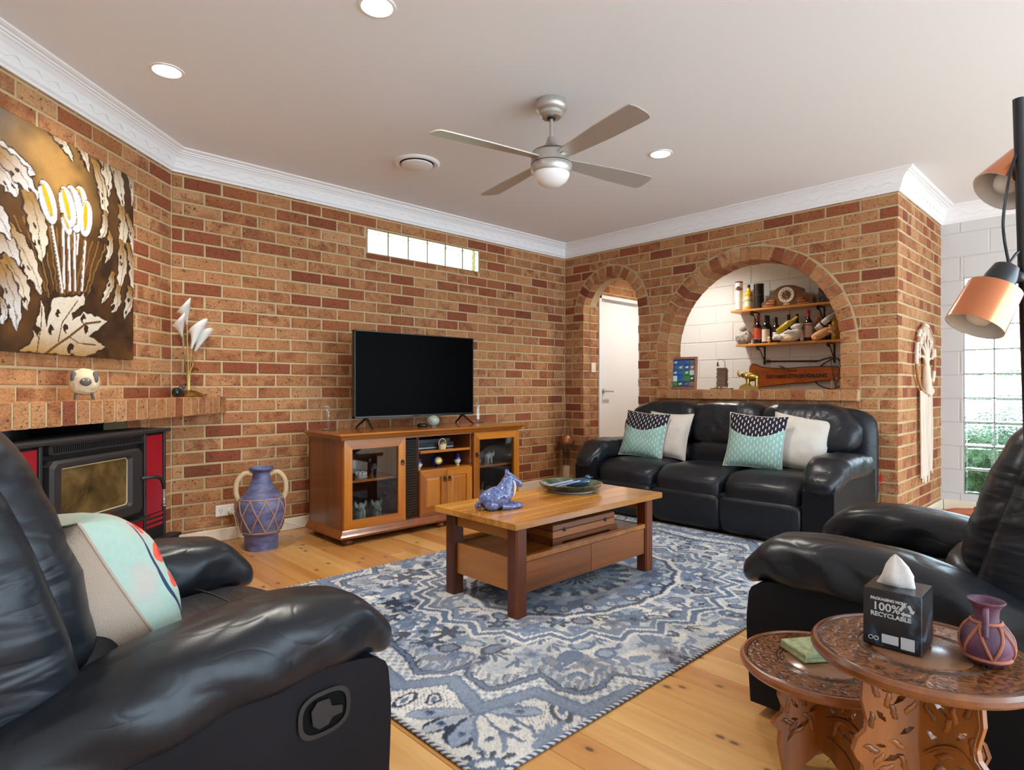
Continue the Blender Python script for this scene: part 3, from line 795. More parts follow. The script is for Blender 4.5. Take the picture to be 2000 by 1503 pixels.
# low box with two clasps on the shelf
def shelf_box():
    t = thing('wooden_box', 'flat wooden box with two black clasps on the coffee table shelf', 'box', (-2.50, -2.19, .266))
    obj('base', MB().prism([(-.262, 0), (-.20, 0), (-.185, .012), (.185, .012), (.20, 0), (.262, 0), (.262, .03), (-.262, .03)], -.15, .15, 'y'), MAT['ct_drawer'], t)
    obj('body', MB().box(-.25, -.14, .03, .25, .14, .066, .002), MAT['ct_drawer'], t)
    obj('lid', MB().box(-.25, -.14, .0675, .25, .14, .098, .003), MAT['ct_drawer'], t)
    for x in (-.165, .165):
        c = MB()
        for k in range(4): a = k * PI / 2 + PI / 4; c.sph((x + .007 * math.cos(a), -.1425, .066 + .007 * math.sin(a)), (.0055, .003, .0055), 8, 6)
        c.sph((x, -.143, .066), (.005, .004, .005), 8, 6); obj('clasp', c, MAT['black_metal'], t, 60)
shelf_box()
# ceramic horse, lying down
def ceramic_horse():
    g = G('blue_glaze'); nz = g.noise(g.coord(rand=False), 70., 4., .6); g.p(Base_Color=g.ramp(nz, [(.3, s2l(52, 62, 104)), (.55, s2l(96, 110, 158)), (.75, s2l(140, 150, 190))]), Roughness=.12); g.b.inputs['Coat Weight'].default_value = .6
    t = thing('horse_figurine', 'glossy blue ceramic horse figurine lying on the coffee table', 'figurine', (-2.945, -2.155, .448), math.radians(-18))
    b = MB()   # body along +x, head at +x
    spine = [(-.092, 0, .034), (-.066, 0, .048), (-.024, 0, .054), (.012, 0, .066), (.032, 0, .096), (.042, 0, .126), (.048, 0, .145)]
    R = [.024, .046, .056, .054, .042, .031, .024]
    b.tube(bez(spine, 4), [R[min(i // 4, 6)] * (1 - (i % 4) / 4) + R[min(i // 4 + 1, 6)] * ((i % 4) / 4) for i in range(25)], 14)
    b.tf(lambda x, y, z: (x, y * 1.05, max(z, .002)))
    obj('body', b, g.m, t, 60)
    h = MB(); h.tube([(.040, 0, .150), (.060, 0, .146), (.090, 0, .128), (.112, 0, .112), (.120, 0, .106)], [.014, .023, .020, .016, .012], 14); h.sph((.052, 0, .150), (.026, .021, .024), 12, 8)
    obj('head', h, g.m, t, 60)
    for s in (-1, 1): obj('ear', MB().lathe([(.007, 0), (.006, .012), (.001, .024)], 8, (.042, s * .012, .168)), g.m, t, 60)
    for s in (-1, 1): obj('leg', MB().tube(bez([(.0, s * .03, .018), (.05, s * .036, .012), (.09, s * .026, .013), (.118, s * .012, .012)], 4), [.018] * 5 + [.013] * 5 + [.011] * 3, 10), g.m, t, 60)
    obj('hind_leg', MB().sph((-.05, .03, .028), (.04, .024, .028), 12, 8).sph((-.05, -.03, .028), (.04, .024, .028), 12, 8), g.m, t, 60)
    m = MB().tube(bez([(.060, -.016, .146), (.074, -.019, .118), (.071, -.026, .086), (.060, -.03, .058)], 4), [.003, .005, .006, .007, .007, .007, .007, .007, .006, .006, .005, .004, .002], 8)
    obj('mane', m, plain('cream_glaze', s2l(206, 196, 184), .2), t, 60)
    obj('tail', MB().tube(bez([(-.09, 0, .045), (-.112, .01, .03), (-.105, .03, .012), (-.08, .045, .008)], 4), [.010] * 9 + [.006] * 4, 8), g.m, t, 60)
ceramic_horse()
def bowl_group():
    c = (-2.29, -2.05, .448); t = thing('pottery_bowl', 'wide dark green pottery dish on the coffee table', 'bowl', c)
    g = G('green_glaze'); nz = g.noise(g.coord(rand=False), 18., 4., .6); g.p(Base_Color=g.ramp(nz, [(.3, s2l(36, 40, 30)), (.55, s2l(70, 82, 66)), (.75, s2l(112, 128, 112))]), Roughness=.18)
    obj('dish', MB().lathe([(.0, .013), (.10, .013), (.15, .028), (.176, .046), (.182, .045), (.168, .026), (.132, .006), (.118, .006)], 48, cap=False), g.m, t, 40)
    obj('foot_ring', MB().lathe([(.128, .0), (.134, .003), (.132, .009), (.10, .009), (.10, 0)], 48, cap=False), plain('foot_glaze', s2l(150, 150, 140), .3), t, 40)
    # teal glass bird
    w = thing('bird_figurine', 'shiny dark teal bird-like glass figurine in the green dish', 'figurine', (c[0] + .045, c[1] - .02, c[2] + .0145), math.radians(-44))
    tm = plain('teal_glass', s2l(18, 62, 84), .06, coat=1.)
    b = MB().tube(bez([(-.07, 0, .010), (-.03, 0, .02), (.01, 0, .028), (.045, 0, .034), (.06, 0, .046)], 4), [.003, .007, .011, .015, .018, .021, .024, .025, .026, .027, .027, .026, .025, .023, .02, .018, .012], 14); b.tf(lambda x, y, z: (x, y, max(z, .0005)))
    obj('body', b, tm, w, 60); obj('head', MB().sph((.052, 0, .058), (.018, .015, .014), 12, 8), tm, w, 60); obj('beak', MB().lathe([(.006, 0), (.001, .02)], 8, (.066, 0, .058), axis='x'), tm, w, 60)
    # two pale blue leaf-shaped blades
    for k, (dx, dy, a) in enumerate(((-.045, .045, .32), (-.012, .008, .30))):
        s = tag(obj('paper_knife', MB().prism([(-.075, -.008), (-.06, -.016), (.05, -.012), (.078, 0), (.05, .012), (-.06, .016), (-.075, .008)], -.003, .003, 'z'), plain('pale_blue_glaze', s2l(158, 170, 204), .25)), ('pale blue flat ceramic blade in the green dish away from the teal figurine', 'pale blue flat ceramic blade touching the teal figurine in the green dish')[k], 'ornament')
        s.location = (c[0] + dx, c[1] + dy, c[2] + .041); s.rotation_euler = (0, -.22, math.radians(-46) + a * .2)
bowl_group()
# ================================================================== TV UNIT
MAT['tvw'] = wood('cabinet_pine', s2l(126, 66, 14), s2l(196, 122, 36), 2, .26, .9, coat=.5)
MAT['tvh'] = wood('cabinet_pine_across', s2l(120, 62, 14), s2l(190, 114, 34), 0, .24, .9, coat=.5)
MAT['tvd'] = wood('cabinet_side', s2l(84, 40, 16), s2l(136, 74, 30), 2, .28, .9, coat=.4)
MAT['dark_in'] = wood('cabinet_inside', s2l(62, 30, 14), s2l(104, 56, 26), 0, .5, 1., coat=0)
MAT['glass'] = glassy('cabinet_glass', (.93, .94, .95, 1), .14)
MAT['antique'] = plain('antique_brass', s2l(78, 60, 42), .35, .9)
def mould(x0, x1, y0, y1, prof):
    """moulding run round three sides (left, front, right); prof = (out, z)"""
    rings = []
    for o, z in prof: rings.append([(x0 - o, y1, z), (x0 - o, y0 - o, z), (x1 + o, y0 - o, z), (x1 + o, y1, z)])
    return MB().loft(rings, cap=True)
def tv_unit():
    x0, x1, y0, y1, zt = -3.005, -1.388, -.705, -.215, .737; cx, cy = (x0 + x1) / 2, (y0 + y1) / 2
    t = thing('tv_cabinet', 'long honey pine television cabinet with glass doors against the brick wall', 'cabinet', (cx, cy, 0))
    a, b, f, k = x0 - cx, x1 - cx, y0 - cy, y1 - cy
    obj('top', fix_normals(mould(a, b, f, k, [(.008, zt - .044), (.012, zt - .040), (.014, zt - .034), (.026, zt - .020), (.040, zt - .016), (.043, zt - .010), (.040, zt - .002), (.036, zt)]).mesh('top')), MAT['tvh'], t, 25)
    obj('plinth', fix_normals(mould(a, b, f, k, [(.015, .045), (.026, .046), (.029, .060), (.024, .066), (.016, .078), (.008, .090), (.002, .098)]).mesh('plinth')), MAT['tvd'], t, 25)
    for X in (a + .0, b - .02): obj('side', MB().box(X, f + .02, .092, X + .02, k, zt - .04, .001), MAT['tvd'], t)
    obj('back', MB().box(a, k - .008, .09, b, k, zt - .04), MAT['dark_in'], t)
    obj('bottom', MB().box(a + .02, f + .022, .092, b - .02, k - .008, .104), MAT['dark_in'], t)
    for X, Y in ((a + .05, f + .03), (b - .05, f + .03), (a + .05, k - .05), (b - .05, k - .05), (0, f + .03)):
        obj('bun_foot', MB().lathe([(.02, 0), (.032, .004), (.038, .016), (.034, .03), (.024, .036), (.028, .046)], 20, (X, Y, 0)), MAT['tvd'], t, 50)
    # bay limits (u from left side), measured: glass door | louvre column | open bay with two small doors | louvre | glass door
    X = lambda w: w - cx
    bays = {'d1': (X(-2.995), X(-2.52)), 'l1': (X(-2.515), X(-2.405)), 'mid': (X(-2.395), X(-1.905)), 'd2': (X(-1.885), X(-1.392))}
    zb, zd = .104, zt - .05
    for u in (X(-2.518), X(-2.402), X(-2.396) + .0, X(-1.898)): obj('partition', MB().box(u - .006, f + .022, zb, u + .006, k - .008, zt - .042), MAT['tvd'], t)
    obj('rail', MB().box(a + .02, f + .012, zt - .056, b - .02, f + .03, zt - .042), MAT['tvh'], t)
    # doors
    def glass_door(u0, u1, knob):
        st = .058; z0, z1 = zb - .004, zd
        d = obj('glass_door', MB().box(u0 + st, f + .008, z0 + st, u1 - st, f + .011, z1 - st), MAT['glass'], t)
        for q in ((u0, z0, u0 + st, z1), (u1 - st, z0, u1, z1)):
            obj('stile', MB().prism([(q[0], q[1]), (q[2], q[1] + (st if q[0] == u0 else 0)), (q[2], q[3] - (st if q[0] == u0 else 0)), (q[0], q[3])] if q[0] == u0 else [(q[0], q[1] + st), (q[2], q[1]), (q[2], q[3]), (q[0], q[3] - st)], f - .004, f + .02, 'y'), MAT['tvw'], d)
        for lo in (True, False):
            P = [(u0, z0), (u1, z0), (u1 - st, z0 + st), (u0 + st, z0 + st)] if lo else [(u0 + st, z1 - st), (u1 - st, z1 - st), (u1, z1), (u0, z1)]
            obj('rail', MB().prism(P, f - .004, f + .02, 'y'), MAT['tvh'], d)
        pull(knob, (z0 + z1) / 2 + .12, d)
        return d
    def pull(u, z, par):
        m = MB().cyl((u, f - .004, z + .006), .013, -.004, 16, 'y')
        m.tube([(u + .012 * math.sin(q * PI / 8), f - .011, z - .006 + .014 * math.cos(q * PI / 8)) for q in range(16)], .0028, 6, loop=True); m.sph((u, f - .012, z + .006), .005, 8, 6)
        obj('ring_pull', m, MAT['antique'], par, 60)
    glass_door(*bays['d1'], bays['d1'][1] - .026); glass_door(*bays['d2'], bays['d2'][0] + .026)
    for u0, u1 in (bays['d1'], bays['d2']): obj('shelf', MB().box(u0 + .025, f + .07, .392, u1 - .012, k - .01, .410, .002), MAT['tvh'], t)
    # louvred storage column
    u0, u1 = bays['l1']; n = 30
    obj('louvre_back', MB().box(u0 + .004, f + .045, zb, u1 - .004, f + .05, zt - .045), MAT['black_metal'], t)
    lv = plain('louvre_black', (.02, .017, .015, 1), .25)
    me = MB().prism([(0, 0), (.004, -.014), (.03, .006), (.028, .010)], u0 + .004, u1 - .004, T=lambda p, q, d: (d, f + .012 + p, q)).mesh('louvre'); me.materials.append(lv)
    for i in range(n): obj('louvre', me, None, t, loc=(0, 0, zb + .016 + i * (zt - .05 - zb - .02) / n))
    # middle bay
    u0, u1 = bays['mid']; us0, us1 = u0 + .014, u1 - .008
    for z in (.418, .556): obj('shelf', MB().box(us0, f + .012, z, us1, k - .01, z + .018, .002), MAT['tvh'], t)
    um = (u0 + u1) / 2
    for q0, q1, kn in ((u0 + .002, um - .002, um - .022), (um + .002, u1, um + .022)):
        st = .05; z0, z1 = zb - .004, .428
        d = obj('small_door', MB().box(q0 + st - .004, f + .010, z0 + st - .004, q1 - st + .004, f + .016, z1 - st + .004), MAT['tvw'], t)
        fr_ = [(q0, z0), (q1, z0), (q1, z1), (q0, z1)]; fi = [(q0 + st, z0 + st), (q1 - st, z0 + st), (q1 - st, z1 - st), (q0 + st, z1 - st)]
        for i in range(4):
            j = (i + 1) % 4; obj('stile' if i % 2 else 'rail', MB().prism([fr_[i], fr_[j], fi[j], fi[i]], f - .002, f + .02, 'y'), MAT['tvw'] if i % 2 else MAT['tvh'], d)
        obj('field', MB().loft([[(x, f + .010, z) for x, z in fi], [(x + sx * .02, f + .004, z + sz * .02) for (x, z), (sx, sz) in zip(fi, ((1, 1), (-1, 1), (-1, -1), (1, -1)))]]), MAT['tvw'], d)
        pull(kn, z1 - .07, d)
    return cx, cy, f, k
tcx, tcy, tf_, tk_ = tv_unit()
ZT = .737
# ---------------- television
def television():
    t = thing('television', 'flat black television on splayed legs standing on the cabinet', 'television', (-2.175, -.36, ZT))
    w, h0, h1 = .562, .076, .722
    sg = G('tv_screen'); sg.p(Base_Color=(.0015, .0015, .0018, 1), Roughness=.28); sg.b.inputs['Specular IOR Level'].default_value = .02
    obj('screen', MB().box(-w + .008, -.0165, h0 + .016, w - .008, -.015, h1 - .008), sg.m, t)
    bz = plain('tv_bezel', (.012, .013, .015, 1), .22)
    m = MB().box(-w, -.02, h0, -w + .008, .02, h1, .002).box(w - .008, -.02, h0, w, .02, h1, .002).box(-w, -.02, h1 - .008, w, .02, h1, .002).box(-w, -.022, h0, w, .02, h0 + .017, .003)
    obj('bezel', m, bz, t); obj('back_shell', MB().box(-w + .01, -.0148, h0 + .01, w - .01, .02, h1 - .01).box(-w * .7, .02, h0 + .02, w * .7, .05, h0 + .36, .01), bz, t)
    for s in (-1, 1):
        x = s * .455
        for dy, dx in ((-.115, -.0), (.115, .0)):
            obj('leg', MB().tube([(x, 0, h0 + .004), (x + dx + s * .02, dy, .005)], [.010, .007], 8), bz, t, 50)
television()
def candlestick(x, y, lab, n):
    gl = glassy('crystal', (.96, .97, .97, 1), .3)
    t = thing('candlestick', lab, 'candlestick', (x, y, ZT))
    prof = [(.0, .0), (.05, .0), (.052, .006), (.046, .010), (.02, .016), (.013, .026), (.014, .13), (.012, .15), (.018, .162), (.022, .175), (.014, .175), (.012, .16)]
    obj('stem', MB().lathe(prof, n), gl, t, 20 if n < 9 else 40); obj('foot', MB().lathe([(.048, .0008), (.05, .004), (.03, .011), (.0, .012)], n if n > 9 else 8, cap=False), gl, t, 40)
candlestick(-2.915, -.325, 'clear glass candlestick with round foot at the vase end of the television cabinet', 24)
candlestick(-1.50, -.31, 'clear glass candlestick with facets at the corner end of the television cabinet', 8)
g = G('crackle_glaze'); vo = g.n('TexVoronoi', {'feature': 'DISTANCE_TO_EDGE'}, Vector=g.coord(rand=False), Scale=70.).outputs[0]
g.p(Base_Color=g.ramp(vo, [(.0, s2l(70, 84, 80)), (.12, s2l(176, 186, 172)), (.5, s2l(136, 158, 150))]), Roughness=.18)
t = thing('glass_globe', 'mottled pale green art glass globe on the television cabinet', 'ornament', (-2.125, -.50, ZT))
obj('globe', MB().sph((0, 0, .044), (.049, .049, .044), 24, 14), g.m, t, 60); obj('base', MB().lathe([(.02, 0), (.022, .006), (.018, .01)], 16), g.m, t, 60)
pk = thing('remote_puck', 'small round black streaming remote beside the glass globe', 'remote', (-2.20, -.46, ZT))
obj('shell', MB().lathe([(.034, 0), (.042, .006), (.04, .018), (.03, .024), (.0, .025)], 24), plain('gloss_black', (.008, .008, .008, 1), .12), pk, 40)
# ---------------- things in the cabinet
def elephant(name, label, mat, loc, rz, s, trunk_up=False, base=None, parts=None):
    t = thing(name, label, 'figurine', loc, rz)
    if base: obj('base', MB().box(-.05 * s, -.03 * s, 0, .055 * s, .03 * s, base, .002), parts or mat, t)
    z = base or 0
    b = MB().tube(bez([(-.048 * s, 0, z + .052 * s), (-.02 * s, 0, z + .06 * s), (.015 * s, 0, z + .06 * s), (.035 * s, 0, z + .066 * s)], 4), [.016 * s, .022 * s, .026 * s, .028 * s, .029 * s, .03 * s, .03 * s, .029 * s, .028 * s, .027 * s, .026 * s, .024 * s, .018 * s], 12)
    obj('body', b, mat, t, 60)
    h = MB().sph((.05 * s, 0, z + .074 * s), (.02 * s, .018 * s, .02 * s), 12, 8)
    P = [(.064 * s, 0, z + .070 * s), (.080 * s, 0, z + .072 * s), (.088 * s, 0, z + .09 * s), (.080 * s, 0, z + .108 * s)] if trunk_up else [(.064 * s, 0, z + .070 * s), (.078 * s, 0, z + .05 * s), (.080 * s, 0, z + .028 * s), (.086 * s, 0, z + .016 * s)]
    h.tube(bez(P, 4), [.011 * s - .0006 * s * i for i in range(13)], 8); obj('head', h, mat, t, 60)
    for sy in (-1, 1):
        obj('ear', MB().sph((.040 * s, sy * .024 * s, z + .074 * s), (.015 * s, .005 * s, .021 * s), 10, 8), mat, t, 60)
        obj('tusk', MB().tube([(.062 * s, sy * .009 * s, z + .062 * s), (.078 * s, sy * .012 * s, z + .052 * s)], [.003 * s, .001 * s], 6), MAT['white_plastic'], t, 60)
        for x in (-.034, .022): obj('leg', MB().lathe([(.011 * s, 0), (.010 * s, .02 * s), (.012 * s, .05 * s)], 10, (x * s, sy * .015 * s, z)), mat, t, 60)
    return t
stone = plain('carved_stone', s2l(150, 156, 140), .6, var=.25, bscale=60); pale = plain('ivory_resin', s2l(214, 208, 192), .5, var=.12, bscale=60)
zs = .410; z0 = .104
def bust(x, y, rz, lab):
    """elephant bust: a head with spread ears rising from a tall rough stone block"""
    t = thing('elephant_bust', lab, 'figurine', (x, y, z0), rz)
    obj('block', MB().prism([(-.026, -.022), (.022, -.024), (.028, .018), (-.02, .024)], 0, .058, 'z'), stone, t)
    obj('head', MB().sph((0, 0, .088), (.024, .022, .034), 14, 10).tube(bez([(0, -.018, .088), (0, -.033, .07), (0, -.034, .045), (0, -.03, .03)], 3), [.012, .011, .010, .010, .009, .009, .008, .007, .006, .005], 8), stone, t, 60)
    for s in (-1, 1):
        obj('ear', MB().prism([(s * .018, .082), (s * .042, .092), (s * .052, .118), (s * .044, .136), (s * .032, .118), (s * .02, .106)], .0, .008, 'y'), stone, t)
        obj('tusk', MB().tube([(s * .012, -.02, .075), (s * .014, -.036, .056)], [.004, .002], 6), pale, t, 60)
bust(-2.755, -.50, .1, 'grey stone elephant bust in the middle of the cabinet floor behind the glass')
bust(-2.625, -.50, .15, 'grey stone elephant bust near the louvres behind the cabinet glass')
bust(-2.868, -.47, 1.2, 'grey stone elephant bust turned sideways at the cabinet side panel')
el = thing('carved_ring', 'small cream carving of a ring of elephants on the cabinet shelf', 'ornament', (-2.755, -.50, zs))
obj('base', MB().lathe([(.044, 0), (.045, .006), (.04, .008)], 24), pale, el, 40)
for k in range(8): a = k * PI / 4; obj('elephant', MB().sph((.031 * math.cos(a), .031 * math.sin(a), .022), (.014, .014, .015), 10, 8), pale, el, 60)
t = thing('stone_figure', 'slim grey and white carved stone column on the cabinet shelf', 'ornament', (-2.85, -.50, zs))
obj('column', MB().lathe([(.014, 0), (.016, .004), (.011, .012), (.010, .05), (.012, .06), (.009, .075), (.012, .09), (.004, .098)], 10), stone, t, 40)
t = thing('glass_animal', 'clear glass animal ornament with thin legs on the cabinet shelf', 'ornament', (-2.625, -.47, zs)); cr = glassy('clear_crystal', (.95, .97, .97, 1), .4)
obj('body', MB().sph((0, 0, .06), (.034, .018, .018), 14, 8), cr, t, 60); obj('neck', MB().tube(bez([(-.03, 0, .065), (-.044, 0, .09), (-.036, 0, .115), (-.05, 0, .12)], 3), .005, 8), cr, t, 60)
for x in (-.02, .02):
    for y in (-.01, .01): obj('leg', MB().tube([(x, y, .055), (x * 1.2, y, .002)], [.004, .003], 6), cr, t, 60)
elephant('elephant_figurine', 'cream elephant figurine with raised trunk on the corner-side cabinet shelf', pale, (-1.545, -.50, zs), .2, .85, True)
elephant('elephant_figurine', 'tiny grey elephant figurine next to a pink one behind glass', stone, (-1.742, -.54, zs), 2.6, .42, True)
elephant('elephant_figurine', 'tiny pink elephant figurine next to a grey one behind glass', plain('rose_resin', s2l(190, 150, 136), .5), (-1.688, -.54, zs), .5, .36)
for x, y, lab, c in ((-1.70, -.47, 'slim dark carved ornament with pale flecks on the cabinet floor', (90, 82, 78)), (-1.615, -.50, 'curved dark horn ornament standing on the cabinet floor', (120, 92, 66))):
    t = thing('carved_ornament', lab, 'ornament', (x, y, z0)); m = plain('dark_resin', s2l(*c), .35)
    obj('stem', MB().tube(bez([(0, 0, .0), (.004, 0, .05), (-.008, 0, .10), (.010, 0, .15)], 4), [.013] * 5 + [.009] * 5 + [.006] * 3, 10), m, t, 60); obj('base', MB().lathe([(.024, 0), (.024, .008), (.015, .012)], 16), m, t, 40)
t = thing('round_plaque', 'round brown carved plaque leaning on the cabinet floor', 'ornament', (-1.525, -.48, z0 + .001))
obj('disc', MB().lathe([(.0, 0), (.046, 0), (.05, .004), (.048, .010), (.04, .008), (.0, .008)], 28, (0, 0, .05), axis='y'), plain('plaque_brown', s2l(104, 72, 52), .4, var=.3, bscale=50), t, 40)
obj('foot', MB().box(-.02, -.006, 0, .02, .03, .008), MAT['dark_in'], t)
# middle shelves
d = thing('media_player', 'slim silver and black disc player on the upper cabinet shelf', 'player', (-2.19, -.52, .574))
obj('chassis', MB().box(-.19, -.10, .006, .17, .12, .045, .002), plain('silver_case', s2l(150, 152, 152), .3, .7), d); obj('fascia', MB().box(-.188, -.103, .018, .168, -.099, .043), plain('fascia_dark', (.02, .022, .022, 1), .2), d)
for x in (-.16, .14): obj('foot', MB().cyl((x, -.07, 0), .012, .007), MAT['black_metal'], d)
obj('upper_case', MB().box(-.17, -.08, .046, .15, .11, .075, .002), plain('case_black', (.02, .02, .022, 1), .3), d)
bk = thing('wicker_basket', 'tiny cream wicker basket with hoop handle in front of the disc player', 'basket', (-2.155, -.655, .574)); wk = plain('cream_wicker', s2l(226, 206, 160), .7, bump=.5, bscale=120)
obj('bowl', MB().lathe([(.024, 0), (.027, .004), (.026, .018), (.033, .040), (.035, .040), (.03, .036)], 20), wk, bk, 40)
for k in range(4): obj('rib', MB().tube([((.026 + .002 * k) * math.cos(q * PI / 10), (.026 + .002 * k) * math.sin(q * PI / 10), .008 + .009 * k) for q in range(20)], .0026, 5, loop=True), wk, bk, 60)
obj('handle', MB().tube([(.034 * math.cos(q), 0, .038 + .042 * math.sin(q)) for q in [PI * i / 14 for i in range(15)]], .0035, 6), wk, bk, 60)
for k, (x, y) in enumerate(((-.012, -.006), (.012, .004), (.0, .012))): obj('egg', MB().sph((x, y, .045), (.012, .012, .010), 10, 8), plain('egg_%d' % k, (s2l(110, 80, 120), s2l(200, 170, 70), s2l(90, 60, 70))[k], .4), bk, 60)
def small_vase(x, y, lab, s, up, lo):
    t = thing('porcelain_vase', lab, 'vase', (x, y, .436))
    obj('bowl', MB().lathe([(.012 * s, .008), (.022 * s, .014), (.032 * s, .04 * s), (.033 * s, .046 * s)], 20), lo, t, 60)
    obj('shoulder', MB().lathe([(.033 * s, .046 * s), (.031 * s, .07 * s), (.018 * s, .084 * s), (.018 * s, .09 * s), (.024 * s, .096 * s), (.015 * s, .094 * s)], 20, cap=False), up, t, 60)
    obj('foot', MB().lathe([(.018 * s, 0), (.018 * s, .006), (.012 * s, .01)], 16), plain('gilt', s2l(190, 160, 80), .3, .6), t, 40)
blue = plain('cobalt_glaze', s2l(20, 24, 70), .1, coat=.6); wht = plain('porcelain', s2l(224, 224, 222), .25, var=.06, bscale=80)
small_vase(-2.345, -.62, 'tiny blue and white vase at the louvre end of the open shelf', .85, blue, wht)
small_vase(-1.965, -.60, 'tiny blue and white urn at the glass door end of the open shelf', .9, blue, wht)
g = G('cobalt_flower'); v = g.n('TexCoord').outputs['Object']; d = g.n('VectorMath', {'operation': 'DISTANCE'}, i0=v, i1=(-.012, -.044, .052)).outputs['Value']
g.p(Base_Color=g.ramp(d, [(.01, s2l(232, 210, 110)), (.02, s2l(214, 196, 110)), (.032, s2l(24, 34, 96))]), Roughness=.08)
t = thing('cobalt_vase', 'round cobalt blue vase with yellow flower on the open shelf', 'vase', (-2.165, -.60, .436))
obj('globe', MB().lathe([(.02, .01), (.042, .024), (.05, .046), (.042, .07), (.022, .082), (.016, .084)], 28), g.m, t, 60)
for k in range(3): a = k * 2.1 + .3; obj('foot', MB().sph((.024 * math.cos(a), .024 * math.sin(a), .007), .007, 8, 6), blue, t, 60)
# ================================================================== LEATHER SEATING
def leather(name, col, rough=.36, wr=.5, wscale=5., stretch=(1, 1, 1), folds=.0, spec=.31):
    g = G(name); v = g.coord(); vs = g.n('Mapping', Vector=v, Scale=stretch).outputs[0]
    w = g.noise(vs, wscale, 2., .45, .5); fine = g.n('TexVoronoi', {'feature': 'F1'}, Vector=v, Scale=380.).outputs[0]
    crease = g.math('ABSOLUTE', g.math('SUBTRACT', g.noise(vs, wscale * 1.5, 1., .4, .8), .5))
    cr = g.ramp(crease, [(.0, (0, 0, 0)), (.05, (.8, .8, .8)), (.12, (1, 1, 1))], 'EASE')
    g.p(Base_Color=g.mix(g.noise(v, 6., 2.), col, [min(1, c * 1.6 + .003) for c in col[:3]] + [1]), Roughness=g.math('ADD', rough - .07, g.math('MULTIPLY', g.noise(v, 14., 3.), .14)))
    n1 = g.bump(w, wr, .05); n2 = g.bump(cr, folds, .008, n1); n3 = g.bump(fine, .06, .0012, n2)
    g.p(Normal=n3); g.b.inputs['Specular IOR Level'].default_value = spec
    return g.m
MAT['leather'] = leather('black_leather', (.0075, .0085, .0115, 1), .36, .25, 4., folds=.06)
MAT['leather_w'] = leather('black_leather_creased', (.0078, .0088, .0115, 1), .32, .36, 4.5, (1.5, .9, 1.5), .09)
MAT['leather_back'] = leather('black_leather_gathered', (.0085, .010, .0135, 1), .33, .45, 3.6, (.6, 1., 3.4), .08)
MAT['leather_seat'] = leather('black_leather_seat', (.010, .010, .012, 1), .36, .35, 5., (.5, 2.2, 1), .18)
MAT['vinyl'] = leather('black_vinyl_panel', (.0065, .0062, .0078, 1), .42, .05, 3., folds=.02, spec=.10)
MAT['seam'] = plain('leather_seam', (.02, .021, .024, 1), .55)
MAT['lever'] = plain('black_plastic', (.008, .008, .009, 1), .33)
def sm01(a, b, x): t = min(1, max(0, (x - a) / (b - a))); return t * t * (3 - 2 * t)
def wrinkle(amp, sc=(9, 9, 9), seed=0.):
    def f(u, w):
        n_ = noise.noise(Vector((w[0] * sc[0] + seed, w[1] * sc[1] + seed * 2.3, w[2] * sc[2])))
        L = math.sqrt(sum(x * x for x in u)) or 1
        return [w[i] + u[i] / L * n_ * amp for i in range(3)]
    return f
